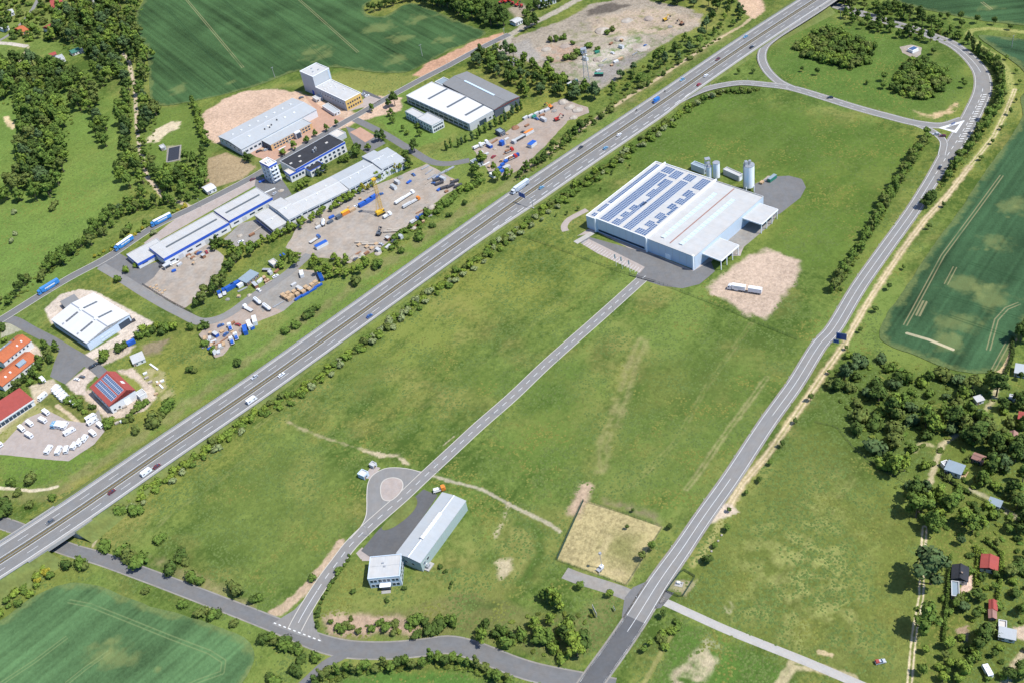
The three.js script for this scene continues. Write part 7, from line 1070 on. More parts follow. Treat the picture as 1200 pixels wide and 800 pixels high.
goods(() => crate(4, 2, 1.6, M.darkMetal), [[-225.5,-626.1], [-218.1,-628.8], [-214.8,-630.8]], 'skip', 'dark skip along the blue banded hall', 'skip', YD, 'dark skips along the blue banded hall'); goods(() => crate(3, 2, 1.2, M.rust), [[-207.8,-632.6], [-202,-633.8], [-204.4,-628.4]], 'scrap_bin', 'rusty bin before the blue banded hall', 'bin', YD, 'rusty bins before the blue banded hall');
goods(() => stack(1, 1.6, M.rubble), [[-230.7,-603.3],[-228.1,-601.5],[-225.6,-599.8],[-223.5,-597.3],[-221.3,-593.8],[-219.9,-596.1],[-226.7,-604]], 'slab_stack', 'low slab stack at the fence of the sandy lot', 'stack', .4, 'slab stacks at the sandy lot fence');
goods(() => flatbed(6.5, M.plasticOrange, M.paint), [[-50.1,-374.6]], 'tractor', 'orange and white tractor at the top end of the long pale hall', 'tractor', .2);
goods(() => crate(7, 2.4, 2.6, M.machineGreen, M.roofBlueGrey), [[188.4,-591.5]], 'container', 'dark container at the edge of the factory yard', 'container', .7, 'containers at the factory yard'); goods(() => crate(3, 2, 1.4, M.timber), [[181,-589.8]], 'skip', 'brown skip beside the factory yard containers', 'skip', .7);
{ const p = [[69.8,-303.9],[72,-306.4],[74.2,-308.9],[76.5,-311.4],[78.9,-314.3],[81.4,-317.4]]; p.forEach(q => { const o = new THREE.Group(), g = new THREE.DodecahedronGeometry(.55, 0); g.scale(1.2, .8, 1); g.translate(0, .36, 0); part(o, 'stone', g, M.rubble); put(o, q[0], q[1], rr(0, 6), 'boulder', 'pale boulder in the row edging the track', 'boulder', 'boulders along the track mouth'); }); }
// loose stacks, skips and pallets left along the yard edges
function clutter(poly, n, gap, where) {
  let k = 0; scatter(jag(poly, 0, 99), gap, (x, z) => { if (k++ >= n) return; const t = k % 6, a = rr(0, 3);
    if (t === 0) put(stack(1 + Math.floor(rr(0, 3)), rr(1.4, 2.4), pick([M.timber, M.rubble, M.rust])), x, z, a, 'pallet_stack', `small pallet stack left on ${where}`, 'pallets', `pallet stacks on ${where}`);
    else if (t === 1) put(crate(rr(2.5, 4.5), 1.8, rr(.8, 1.5), pick([M.wallGrey, M.rust, M.plasticBlue])), x, z, YD + rr(-.3, .3), 'skip', `open skip left on ${where}`, 'skip', `skips on ${where}`);
    else if (t === 2) put(heap(rr(1.2, 2.4), rr(.5, 1.1), pick([M.rubble, M.gravelGrey]), k * 1.7), x, z, a, 'rubble_heap', `small rubble heap on ${where}`, 'heap', `rubble heaps on ${where}`);
    else if (t === 3) put(crate(rr(5, 9), rr(.6, 1.2), rr(.3, .7), pick([M.metal, M.rust, M.rubble, M.paint])), x, z, YD + rr(-.2, .2), 'beam_bundle', `bundle of beams lying on ${where}`, 'beams', `beam bundles on ${where}`);
    else if (t === 4) put(makeCar(pick([WHT, SIL, GRY, BLU, REDC]), k % 2), x, z, YD + rr(-.4, .4) + (k % 4 > 1 ? 1.6 : 0), 'car', `car parked on ${where}`, 'car', `cars parked on ${where}`);
    else put(crate(rr(3, 6), 2.3, 2.4, pick([M.paint, M.wallGrey, M.plasticBlue, M.rust]), pick([M.roofPale, M.roofGrey])), x, z, YD + (k % 2) * 1.57 + rr(-.1, .1), 'container', `storage container on ${where}`, 'container', `containers on ${where}`); });
}
clutter([[-100.8,-599.9],[-77.6,-602.3],[-53.2,-627.3],[-37.6,-639.3],[-32.2,-630.9],[-60.2,-602.7],[-75.1,-590.6],[-92.2,-589.3]], 22, 4.2, 'the motorway side of the sandy yard');
clutter([[-123.8,-644.8],[-88.5,-665.9],[-56.7,-685],[-37.5,-690.2],[-31.8,-680.8],[-66.8,-666.3],[-88.7,-650.3],[-112.8,-632.5]], 16, 5, 'the hedge side of the sandy yard'); clutter([[-38.2,-679.6],[-21.4,-670],[-15.1,-656.1],[-27.9,-649.3],[-39.4,-660.1]], 10, 4.4, 'the far end of the sandy yard');
clutter([[-189.5,-539.7],[-176.4,-551.2],[-154.7,-537.8],[-164.9,-529.1],[-173.8,-520.2],[-180,-518.8]], 18, 3.8, 'the littered end of the storage yard'); clutter([[-178.3,-573.1],[-157.9,-589.1],[-144.1,-600.1],[-140.8,-589.4],[-162.3,-570]], 12, 4.4, 'the track side of the storage yard'); clutter([[-145.9,-554.2],[-131.2,-558.6],[-116.4,-568.6],[-114.3,-573.5],[-129,-578.1],[-139.9,-568.5]], 6, 5, 'the grey storage pad');
clutter([[-1,-701.5],[22.1,-713.2],[58.7,-742],[72.1,-742.3],[56.4,-726.5],[25.9,-691.4],[16.6,-665.7],[5.9,-669.6]], 24, 5.5, 'the pinkish plant yard'); clutter([[-222.3,-629.2],[-197.1,-639.5],[-190,-626.8],[-204,-619.3],[-215.3,-614.9]], 10, 5, 'the sandy lot below the blue hall'); clutter([[100,-827.6],[145.8,-841],[182.3,-841.8],[154,-812.3],[116.1,-781.2],[102.1,-779.5]], 12, 8, 'the demolition ground'); clutter([[-168.7,-763.9],[-147.7,-748.2],[-134.8,-764.7],[-142,-775.6]], 6, 6, 'the reddish courtyard'); clutter([[-163.2,-715.9],[-148.5,-708.2],[-142.7,-691.8],[-152.5,-685.9]], 5, 5, 'the grey courtyard'); clutter([[-179.1,-639.8],[-162.2,-657.7],[-154.3,-648.6],[-166.8,-635.7]], 5, 6, 'the service yard');
console.log('goods');
// ---------------------------------------------------------------- vegetation
function leafCards(out, col, cx, cy, cz, r, n, size, others, nor) {
  const v = new THREE.Vector3(), nn = new THREE.Vector3(), t1 = new THREE.Vector3(), t2 = new THREE.Vector3();
  for (let i = 0; i < n; i++) {
    v.set(rr(-1, 1), rr(-.75, 1), rr(-1, 1)); if (v.lengthSq() < .05) continue; v.normalize();
    const q = r * rr(.72, 1.12), px = cx + v.x * q, py = cy + v.y * q * .9, pz = cz + v.z * q; let bad = false;
    for (const o of others) if ((px - o[0]) ** 2 + (py - o[1]) ** 2 + (pz - o[2]) ** 2 < (o[3] * .66) ** 2) bad = true; if (bad) continue;
    nn.copy(v).multiplyScalar(1.1).add(t1.set(rr(-1, 1), rr(-.5, 1), rr(-1, 1)).multiplyScalar(.75)).normalize();
    t1.set(rr(-1, 1), rr(-1, 1), rr(-1, 1)).cross(nn).normalize(); t2.crossVectors(nn, t1);
    const s = size * rr(.6, 1.3), w = s * rr(.6, 1), c = rr(.72, 1.3), w2 = rr(.92, 1.1);
    const P = [[px + t1.x * s, py + t1.y * s, pz + t1.z * s], [px + t2.x * w + nn.x * s * .25, py + t2.y * w + nn.y * s * .25, pz + t2.z * w + nn.z * s * .25], [px - t1.x * s, py - t1.y * s, pz - t1.z * s], [px - t2.x * w + nn.x * s * .1, py - t2.y * w, pz - t2.z * w]];
    const ox = v.x * .75 + nn.x * .4, oy = v.y * .75 + nn.y * .4 + .12, oz = v.z * .75 + nn.z * .4, ol = Math.hypot(ox, oy, oz);
    for (const k of [0, 1, 2, 0, 2, 3]) { out.push(...P[k]); col.push(c * w2, c, c * .9); if (nor) nor.push(ox / ol, oy / ol, oz / ol); }
  }
}
function crownGeo(lobes, per, size) {
  const P = [], C = [], N = [];
  lobes.forEach((l, i) => {
    const others = lobes.filter((_, j) => j !== i); leafCards(P, C, l[0], l[1], l[2], l[3], Math.round(per * l[3] * l[3]), size, others, N);
    const g = new THREE.IcosahedronGeometry(l[3] * .74, 1), p = g.attributes.position; for (let k = 0; k < p.count; k++) { const x = p.getX(k), y = p.getY(k), z = p.getZ(k), f = .8 + .4 * vn(x * 1.7 + i * 9, z * 1.7 + y * 1.3); P.push(l[0] + x * f, l[1] + y * f * .9, l[2] + z * f); const c = .7 + .5 * vn(x * 3, z * 3 + y), q = Math.hypot(x, y, z); C.push(c, c, c * .9); N.push(x / q, y / q, z / q); }
  });
  const g = new THREE.BufferGeometry(); g.setAttribute('position', new THREE.Float32BufferAttribute(P, 3)); g.setAttribute('color', new THREE.Float32BufferAttribute(C, 3)); g.setAttribute('normal', new THREE.Float32BufferAttribute(N, 3)); return g;
}
function trunkGeo(h, r, limbs) { const gs = [cyl(r, r * .45, h, 0, -.1, 0, 7)]; for (const l of limbs) gs.push(bar([0, h * .55, 0], [l[0] * .75, l[1], l[2] * .75], r * .3, 5)); return merge(gs); }
const foliage = { dark: [.064, .1, .022], mid: [.1, .152, .029], bright: [.142, .2, .034], olive: [.108, .135, .034], blue: [.075, .115, .044], pale: [.21, .24, .11], lime: [.165, .22, .034], yellow: [.27, .24, .03] };
const FM = {}; for (const k in foliage) { FM[k] = new THREE.MeshPhysicalMaterial({ color: lin(...foliage[k]), vertexColors: true, roughness: .9, specularIntensity: .3, side: THREE.DoubleSide }); FM[k].name = 'foliage_' + k; }
const KIND = { broad: [], round: [], shrub: [], conifer: [], slim: [], small: [] };
for (let v = 0; v < 7; v++) { // broad crown, height about 10
  const L = [[rr(-.5, .5), rr(5.8, 6.6), rr(-.5, .5), rr(1.9, 2.5)]]; for (let i = 0; i < 12; i++) { const a = i * 2.4 + rr(-.6, .6), y = rr(3.2, 8.4), q = (y < 6.8 ? rr(1.4, 3.3) : rr(.4, 2)); L.push([Math.cos(a) * q, y, Math.sin(a) * q, rr(.7, 1.7)]); }
  L.push([rr(-.6, .6), 8.6, rr(-.6, .6), 1.3]); KIND.broad.push([crownGeo(L, 27, .5), trunkGeo(6, .28, L.slice(1, 6))]);
}
for (let v = 0; v < 3; v++) { const L = [[0, 3.6, 0, 1.7]]; for (let i = 0; i < 6; i++) { const a = i * 2.4, y = rr(2.6, 5), q = rr(.7, 1.3); L.push([Math.cos(a) * q, y, Math.sin(a) * q, rr(.8, 1.2)]); } KIND.round.push([crownGeo(L, 36, .36), trunkGeo(3.4, .14, L.slice(1, 4))]); }
for (let v = 0; v < 5; v++) { const L = []; for (let i = 0; i < 6; i++) { const a = i * 2.4 + rr(-.5, .5), q = i ? rr(.5, 1.2) : 0; L.push([Math.cos(a) * q, rr(.6, 1.5), Math.sin(a) * q, rr(.65, 1.05)]); } KIND.shrub.push([crownGeo(L, 42, .3), trunkGeo(.9, .08, L.slice(1, 4))]); }
for (let v = 0; v < 2; v++) { const L = []; for (let i = 0; i < 9; i++) { const y = .9 + i * .95, q = (1 - i / 9.5) * 2.1; if (i < 7) for (let k = 0; k < 3; k++) { const a = i * 1.3 + k * 2.09; L.push([Math.cos(a) * q * .6, y, Math.sin(a) * q * .6, .55 + q * .35]); } else L.push([0, y, 0, .5]); } KIND.conifer.push([crownGeo(L, 34, .3), trunkGeo(7, .2, [])]); }
for (let v = 0; v < 3; v++) { const L = []; for (let i = 0; i < 8; i++) L.push([rr(-.6, .6), 1.6 + i * .85, rr(-.6, .6), i < 6 ? rr(1, 1.35) : .8]); KIND.slim.push([crownGeo(L, 34, .38), trunkGeo(5, .15, [])]); }
for (let v = 0; v < 3; v++) { const L = [[0, 2.5, 0, 1]]; for (let i = 0; i < 4; i++) { const a = i * 1.6; L.push([Math.cos(a) * .6, rr(2, 3), Math.sin(a) * .6, rr(.6, .85)]); } KIND.small.push([crownGeo(L, 46, .3), trunkGeo(2.2, .1, [])]); }
const planted = [], GROW = { broad: 1.3, round: 1.2, shrub: 1.35, conifer: 1.1, slim: 1.1, small: 1.15 };
function plant(kind, x, z, s, tint, name, label, cat, grp, y = 0) {
  const o = new THREE.Group(), [c, t] = pick(KIND[kind]); o.position.set(x, y, z); o.rotation.y = rr(0, 6.28); s *= GROW[kind]; o.scale.set(s * rr(.8, 1.2), s * rr(.8, 1.22), s * rr(.8, 1.2));
  part(o, kind === 'shrub' ? 'foliage' : 'crown', c, FM[Array.isArray(tint) ? pick(tint) : tint]); part(o, kind === 'shrub' ? 'stem' : 'trunk', t, M.bark); top(o, name, label, cat, grp); planted.push([x, z]); return o;
}
function along(pts, gap, jit, cb) { const p = makePath(pts); for (let s = gap * .3; s < p.len; s += gap * rr(.75, 1.25)) { const q = p.at(s), o = rr(-jit, jit); cb(q.x - q.tz * o, q.z + q.tx * o); } }
const TRACK = [[[[-313,-1002.6],[-304.3,-984.1],[-287.7,-916],[-275,-840.6],[-267.8,-806.4],[-254.1,-753.4],[-237.7,-720.4],[-219.5,-703.3],[-210.2,-694.3]], 4.5]];
const HOUSES = [[[[-391.9,-1036.7],[-371.8,-1016.6],[-360.3,-1030.8],[-369.7,-1027.1]], 9], [[[-410.2,-1058.3],[-403.1,-1106.4]], 8]];
const WT = ['dark', 'dark', 'mid', 'mid', 'blue', 'olive', 'bright'];
const wood = (poly, gap, s0, s1, label, grp, name = 'wood_tree', tint = WT) => scatter(poly, gap, (x, z) => plant('broad', x, z, rr(s0, s1), tint, name, label, 'tree', grp), [...TRACK, ...HOUSES]);
wood([[-400.1,-1135.3],[-373,-1136.1],[-369.1,-1175.5],[-313.2,-1148.7],[-311.2,-1085.8],[-304.1,-1049.4],[-285.8,-990.9],[-278,-923.8],[-286.8,-920.7],[-307.1,-940.9],[-317.9,-930],[-345.9,-998.1],[-357.5,-1033.4],[-392.6,-1064.6],[-400.2,-1092.5]], 8.5, .95, 1.4, 'dark leafy tree in the wood between village and field', 'trees of the village wood');
wood([[-445.3,-1040.4],[-408.6,-1013.6],[-375,-995.7],[-347.5,-962.7],[-314.2,-908.7],[-312.2,-879.2],[-330.6,-889.6],[-355.4,-938.5],[-365.9,-936.1],[-334.3,-869.4],[-336.8,-852.5],[-358.3,-884.9],[-392.8,-936.9],[-421.5,-945]], 8.5, 1, 1.4, 'leafy tree in the wood above the pale meadow', 'trees of the meadow wood');
wood([[-396.3,-931.7],[-379.9,-928.4],[-334.3,-854.5],[-325.4,-794.8],[-324.3,-768.2],[-332.1,-741.1],[-355.8,-751.7],[-372.2,-747.6],[-365.4,-798.6],[-379.5,-865.7]], 8.5, 1, 1.4, 'leafy tree in the tongue of wood running into the pale meadow', 'trees of the wood tongue');
wood([[-301.7,-916.7],[-286.8,-920.7],[-258.9,-861.4],[-259.7,-834.7],[-269.4,-826.8],[-282.4,-823.1],[-296.7,-876.3]], 8.5, .8, 1.2, 'tree beside the dirt track below the dark field', 'trees along the dirt track', 'track_tree');
wood([[-319,-875.7],[-310,-875.3],[-294.4,-830.5],[-294.7,-810.8],[-309,-836.1]], 8, .8, 1.1, 'tree of the small clump on the pale meadow', 'clump on the pale meadow', 'meadow_tree');
wood([[-286,-818.8],[-265,-810.9],[-254.3,-774.2],[-228,-726.7],[-249.6,-712.6],[-265.7,-732.6],[-280.1,-773.1]], 8.5, .8, 1.2, 'tree in the belt between dirt track and pale meadow', 'trees beside the meadow belt', 'belt_tree', ['mid', 'dark', 'bright', 'olive']);
wood([[-250.4,-755.9],[-228.8,-767.6],[-210.4,-774.1],[-203,-738.8],[-202.7,-722.6],[-209.1,-708],[-225.5,-716.1],[-239.4,-733.1]], 8, .7, 1.1, 'tree of the thicket beside the brown soil patch', 'thicket by the brown soil', 'thicket_tree', ['mid', 'bright', 'mid', 'dark']);
along([[-339.6,-607.5],[-321.6,-630.6],[-306,-647.8],[-284.4,-672.3],[-272.6,-695],[-255.4,-707.5],[-229.4,-705.6],[-215.2,-705.4]], 5.5, 5, (x, z) => plant('broad', x, z, rr(.55, .85), ['mid', 'dark', 'olive', 'mid'], 'belt_tree', 'tree in the belt along the estate road above the blue lorries', 'tree', 'tree belt along the estate road'));
along([[-308.3,-652.6],[-285.9,-680.4],[-272.8,-704.2],[-256.8,-717.4]], 7, 3, (x, z) => plant('broad', x, z, rr(.6, .95), ['mid', 'dark', 'blue'], 'belt_tree', 'tree in the belt along the estate road above the blue lorries', 'tree', 'tree belt along the estate road'));
along([[-277.7,-652.1],[-255.6,-667.2],[-236.6,-687.3],[-214.7,-700.5]], 3.6, 1.6, (x, z) => plant('shrub', x, z, rr(.6, 1), ['lime', 'yellow', 'bright'], 'broom_shrub', 'yellow flowering shrub on the verge above the blue lorries', 'shrub', 'yellow verge shrubs'));
for (const p of [[-245.9,-685.9],[-237.2,-668.7],[-260.2,-673],[-258.3,-676.8],[-256.4,-680.6],[-354.3,-736.7],[-346.4,-694.9],[-346.2,-704.9],[-322.8,-737.9],[-323.3,-730.8]]) plant('shrub', p[0], p[1], rr(1, 1.6), ['pale', 'mid', 'olive'], 'meadow_shrub', 'shrub standing alone at the edge of the pale meadow', 'shrub', 'shrubs at the meadow edge');
along([[-230.6,-865.7],[-223.3,-845.9],[-218,-821.6],[-212.9,-799.7],[-206.8,-779.5]], 5, 1.5, (x, z) => plant('broad', x, z, rr(.5, .7), ['mid', 'bright'], 'row_tree', 'tree in the short row beside the pink soil', 'tree', 'row beside the pink soil'));
for (const p of [[-264.1,-805],[-260.6,-789.9],[-260,-776.3],[-255.6,-764.2]]) plant('broad', p[0], p[1], rr(.5, .7), ['mid', 'bright'], 'row_tree', 'tree between dirt track and black pond', 'tree', 'trees by the pond');
// top belt of tall trees
along([[-33,-1010.4],[-19.4,-987.5],[-4.5,-968.5],[13.3,-942.7],[30.6,-919.6],[45.1,-898.4]], 6, 4.5, (x, z) => plant('broad', x, z, rr(1, 1.3), ['dark', 'mid', 'dark'], 'windbreak_tree', 'tall dense tree in the windbreak beyond the dark field', 'tree', 'windbreak beyond the dark field'));
along([[-23,-1009.9],[-3.7,-980.1],[17.9,-950.2],[45.3,-912.9]], 7, 4, (x, z) => plant('broad', x, z, rr(1, 1.3), ['dark', 'mid', 'dark'], 'windbreak_tree', 'tall dense tree in the windbreak beyond the dark field', 'tree', 'windbreak beyond the dark field'));
along([[-76.5,-990],[-64.3,-988.3],[-50.2,-993.9],[-38.6,-996.6]], 6, 4, (x, z) => plant('broad', x, z, rr(.6, .85), ['dark', 'dark', 'olive'], 'field_tree', 'dark tree of the copse notched into the field', 'tree', 'copse in the dark field'));
const midWood = (poly, gap, s0, s1, label, grp, name, tint = ['mid', 'dark', 'mid', 'bright', 'blue']) => scatter(poly, gap, (x, z) => plant('broad', x, z, rr(s0, s1), tint, name, label, 'tree', grp));
midWood([[9.3,-840.3],[25.5,-856.5],[41.9,-846.1],[56.9,-817],[72.1,-795],[92.1,-765.7],[101,-747.7],[90.7,-734.9],[75.8,-749.2],[59.3,-764.5],[42.8,-762.5],[42.6,-783],[23.3,-821.6]], 7.5, .65, 1, 'leafy tree in the strip between dark hall and rubble ground', 'trees behind the dark hall', 'strip_tree');
midWood([[99.7,-748.2],[121.2,-768.6],[141,-778.4],[172.9,-802.5],[197.4,-821.4],[224.4,-847.2],[242.8,-835.2],[227.8,-817.9],[197.1,-798.4],[171.8,-780.7],[146.1,-764.2],[118.8,-743.3]], 8, .5, .85, 'bushy tree on the slope above the motorway track', 'trees above the motorway track', 'slope_tree');
midWood([[161.1,-921.8],[204.1,-901.2],[243.8,-874.6],[240,-850.7],[215.7,-858.4],[191.5,-880.6]], 8, .6, 1, 'tree at the far edge of the demolition ground', 'trees beyond the demolition ground', 'edge_tree');
along([[-22.3,-708.1],[-6.9,-713.9],[7.4,-721.4],[20.9,-730.9],[35.1,-744.4],[42,-751.4]], 4.6, 1.5, (x, z) => plant('slim', x, z, rr(.75, 1.05), ['mid', 'blue', 'dark'], 'row_tree', 'slim tree in the row before the white and dark halls', 'tree', 'row before the north halls'));
midWood([[-5.7,-678.6],[3.5,-682.5],[15.6,-656.7],[26.1,-652.9],[15.5,-645.3],[-1.7,-655.9],[-9.1,-667.9]], 7, .55, .85, 'tree of the green clump at the foot of the plant yard', 'clump at the plant yard', 'clump_tree', ['bright', 'mid', 'bright']);
along([[25,-653.4],[41.4,-666.2],[55.6,-677.9],[72.1,-694.3],[86.2,-709.6]], 4.6, 2.5, (x, z) => plant('broad', x, z, rr(.45, .65), ['mid', 'dark', 'mid'], 'verge_tree', 'small tree between plant yard and motorway track', 'tree', 'trees between plant yard and motorway'));
for (const p of [[66.3,-690.1],[72.5,-696.7],[96.6,-713.5],[105.2,-720.9],[140.1,-749],[154.8,-760.6],[179.3,-777.6],[169.2,-772.6],[191.6,-787.9],[90.2,-706.7],[134.3,-747]]) plant('shrub', p[0], p[1], rr(1, 1.6), ['olive', 'dark'], 'verge_shrub', 'lone dark shrub on the verge above the motorway', 'shrub', 'lone shrubs above the motorway');
along([[62,-910.9],[73.3,-920.7],[89.9,-928.2],[109.5,-938.5]], 6, 3, (x, z) => plant('broad', x, z, rr(.55, .8), ['mid', 'dark'], 'road_tree', 'tree along the gravel road beyond the demolition ground', 'tree', 'trees along the gravel road'));
for (const p of [[63.1,-884.9],[67.6,-890.1],[70.9,-892.2]]) plant('broad', p[0], p[1], rr(.8, 1), 'dark', 'road_tree', 'dark tree of the group by the demolition ground entrance', 'tree', 'entrance trees');
for (const p of [[79,-855.2],[84.1,-854.7],[90.1,-855.4],[96.7,-842.3],[98.9,-821.5],[92.6,-817.8],[86.8,-817.1],[107.7,-830.8],[127.1,-849.3],[132.3,-853.9],[74.3,-819.2],[113.3,-821.9]]) plant('shrub', p[0], p[1], rr(1.1, 2), ['mid', 'olive'], 'rubble_shrub', 'shrub growing on the demolition ground', 'shrub', 'shrubs on the demolition ground');
midWood([[13.7,-848.3],[28.3,-862],[38.1,-851],[44.3,-841.8],[28.7,-832.1]], 7, .5, .8, 'yellow green tree by the dark hall corner', 'trees at the dark hall corner', 'light_tree', ['bright', 'lime', 'mid']);
// estate planting
for (const [p, s, t] of [[[-75.9,-790.9], .6, 'mid'], [[-61.9,-792.6], .75, 'dark'], [[-57,-793.6], .85, 'dark'], [[-60.4,-777.6], .6, 'mid'], [[-60.1,-764.9], .65, 'mid'], [[-45.1,-715.3], .8, 'dark'], [[-71.6,-740.8], .7, 'blue'], [[-68.3,-742.2], .7, 'dark'], [[-79.8,-730.8], .5, 'bright'], [[-145.6,-747.4], .55, 'bright'], [[-137.8,-752.4], .55, 'bright'], [[-127.9,-760.7], .55, 'mid'], [[-121.3,-767.7], .5, 'mid'], [[-112.5,-772.6], .45, 'mid'], [[-104.3,-777.8], .45, 'mid'], [[-175.3,-750.5], .7, 'dark'], [[-171.7,-746.6], .7, 'dark'], [[-87.7,-728.6], .75, 'dark'], [[-93,-722.9], .7, 'blue'], [[-89.1,-724], .7, 'mid'], [[-112.5,-710], .7, 'dark'], [[-126.3,-695.5], .6, 'bright'], [[-131.3,-692.5], .6, 'bright'], [[-117.6,-706.9], .6, 'blue'], [[-100.9,-720.7], .5, 'mid'], [[-95.7,-718.8], .5, 'bright'], [[-40.6,-750.5], .4, 'mid'], [[-49,-742.9], .4, 'bright'], [[-52,-749.4], .4, 'mid'], [[-40,-736.8], .45, 'mid'], [[-51.9,-707.8], .6, 'mid'], [[-50,-694.7], .65, 'dark']]) plant('broad', p[0], p[1], s, t, 'estate_tree', 'young tree planted between the estate buildings', 'tree', 'trees between the estate buildings');
along([[-133.9,-637.4],[-122.1,-648.5],[-100.8,-661.1],[-82.1,-675.2],[-66.1,-687.2],[-50,-694.7]], 4, 2, (x, z) => plant('broad', x, z, rr(.4, .6), ['lime', 'bright', 'yellow', 'lime'], 'hedge_tree', 'yellow green tree in the hedge along the machine yard', 'tree', 'hedge along the machine yard'));
along([[-179,-623.3],[-169,-625.1],[-157.4,-628.5],[-142.8,-636.2],[-132.2,-641.1]], 4.5, 2, (x, z) => plant('broad', x, z, rr(.45, .65), ['bright', 'lime', 'bright'], 'hedge_tree', 'bright green tree in the row below the service yard', 'tree', 'row below the service yard'));
along([[-197.2,-571.6],[-191,-577],[-183.3,-585.7],[-180.5,-599],[-176.8,-610.5],[-168.3,-614.8],[-159.9,-621.1]], 4.6, 3, (x, z) => plant('broad', x, z, rr(.55, .85), ['dark', 'mid', 'olive'], 'screen_tree', 'dark tree in the screen between sandy lot and storage yard', 'tree', 'tree screen by the sandy lot'));
along([[-189.1,-630.6],[-183.7,-637.1],[-179.8,-633.8],[-175.8,-628.4]], 5, 2, (x, z) => plant('broad', x, z, rr(.5, .7), ['mid', 'bright'], 'screen_tree', 'tree at the corner of the blue banded hall', 'tree', 'trees at the blue banded hall'));
for (const p of [[-190.8,-636.4],[-188,-638.6]]) plant('slim', p[0], p[1], 1.1, 'dark', 'poplar', 'slim dark poplar before the blue banded hall', 'tree', 'poplars before the blue banded hall');
scatter([[-123.6,-587.8],[-119.2,-596],[-103.7,-594.9],[-92.3,-583.5],[-83.8,-582.7],[-81.8,-570.7],[-95.2,-571.2],[-112.1,-576.5]], 5, (x, z) => plant('broad', x, z, rr(.5, .7), ['bright', 'lime', 'bright'], 'clump_tree', 'bright tree of the clump between the two yards', 'tree', 'clump between the yards'));
scatter([[-142.6,-603.5],[-138.2,-610.1],[-129.9,-605.4],[-129.6,-595.4],[-136.3,-591.8],[-141.6,-595.4]], 4.6, (x, z) => plant('broad', x, z, rr(.45, .6), ['bright', 'mid'], 'clump_tree', 'bright tree of the small clump in the storage yard', 'tree', 'small clump in the storage yard'));
for (const p of [[-251.6,-536.1],[-250.5,-539.1],[-250.5,-532.6],[-241.7,-541.5],[-238.8,-544],[-229.3,-549.7],[-225.8,-552.1],[-221.5,-552.5],[-215.6,-549],[-212.6,-551.6],[-190.3,-547.5],[-196.9,-548.7],[-187,-547.4],[-250.6,-627.1],[-244.2,-632.1],[-255.1,-617.7]]) plant('shrub', p[0], p[1], rr(1, 1.7), ['mid', 'bright', 'dark'], 'estate_shrub', 'shrub on the grass between white hall and red solar hall', 'shrub', 'shrubs on the estate grass');
along([[-228.1,-552.8],[-222,-556.1],[-213.6,-555.3],[-207.3,-548.3]], 4, 4, (x, z) => plant('shrub', x, z, rr(1, 1.6), ['bright', 'lime', 'mid'], 'estate_shrub', 'leafy shrub of the thicket below the white hall', 'shrub', 'thicket below the white hall'));
for (const p of [[-250.2,-534.1],[-249.6,-537.2]]) plant('conifer', p[0], p[1], .8, 'bright', 'conifer', 'bright conifer beside the black parked cars', 'tree', 'conifers by the black cars');
along([[-314,-514.2],[-306.6,-518.3],[-300,-524.2],[-293.8,-532],[-288,-542.5],[-286.3,-552.8],[-290,-559.8]], 4, 3, (x, z) => plant('broad', x, z, rr(.4, .65), ['mid', 'dark', 'olive'], 'garden_hedge_tree', 'tree in the hedge between orange houses and red sales hall', 'tree', 'hedge by the orange houses'));
for (const p of [[-289.8,-528.5],[-293.8,-532],[-287.2,-523.8],[-294.2,-524.2],[-264.1,-500.5],[-260.2,-496.4],[-256.9,-492.5],[-253.4,-487.2],[-239,-474.6],[-236.9,-471.3],[-236.1,-475.3],[-248.8,-490.3],[-327.1,-587.3],[-330,-582.8],[-322.1,-573.5]]) plant('shrub', p[0], p[1], rr(1, 1.6), ['bright', 'mid', 'dark'], 'dealer_shrub', 'shrub round the caravan pitch', 'shrub', 'shrubs round the caravan pitch');
for (const p of [[-225.3,-476.7],[-222.8,-480.3],[-220.8,-483.4],[-217.4,-484.7],[-227.2,-472.9],[-223.3,-473.3]]) plant('shrub', p[0], p[1], rr(.9, 1.5), ['olive', 'mid'], 'hall_shrub', 'shrub along the back of the red solar hall', 'shrub', 'shrubs behind the red solar hall');
// motorway upper verge
for (const [p, s] of [[[-209.4,-466.7], 2.6], [[-204.4,-474.6], 1.8], [[-201.9,-478.2], 2], [[-219.1,-461.6], 1.5], [[-206,-471.5], 1.2], [[-193,-507.4], 1.2], [[-164.2,-505.5], 1.6], [[-190.2,-505.8], 1], [[-120.2,-539.5], 2], [[-129.2,-531], 1.5], [[-135.4,-527], 1.4], [[-123.4,-537], 1.2], [[-116,-544.2], 1.2], [[-90.8,-563.3], 2], [[-77.1,-578.7], 1.8], [[-60.3,-588.7], 1.2], [[-47.6,-600.5], 1.8], [[-38.2,-611.7], 1.1], [[-25.9,-620.1], 1.1], [[-14.2,-631.2], 1], [[-78.3,-575.2], 1], [[-273.8,-437.2], 1.7], [[-285.6,-438.9], 1.4], [[-280,-429.2], 1.2], [[-258.9,-420.9], 1.2], [[-271.1,-419], 1.2], [[-283.9,-419.7], 2.6], [[-284.8,-415.7], 2.2], [[-180.3,-522.1], 1.2], [[-186.3,-529.6], 1.2]]) plant('shrub', p[0], p[1], s, ['dark', 'mid', 'olive'], 'verge_shrub', 'dark shrub on the grass strip between yards and motorway', 'shrub', 'shrubs on the yard side strip');
along([[-69.2,-595.6],[-47.7,-619.1],[-29,-634.1],[-12.5,-650.6],[0.3,-657.5]], 5, 3, (x, z) => plant('shrub', x, z, rr(.9, 1.6), ['mid', 'bright', 'mid'], 'bank_shrub', 'low shrub on the bank below the machine yard', 'shrub', 'bank shrubs below the machine yard'));
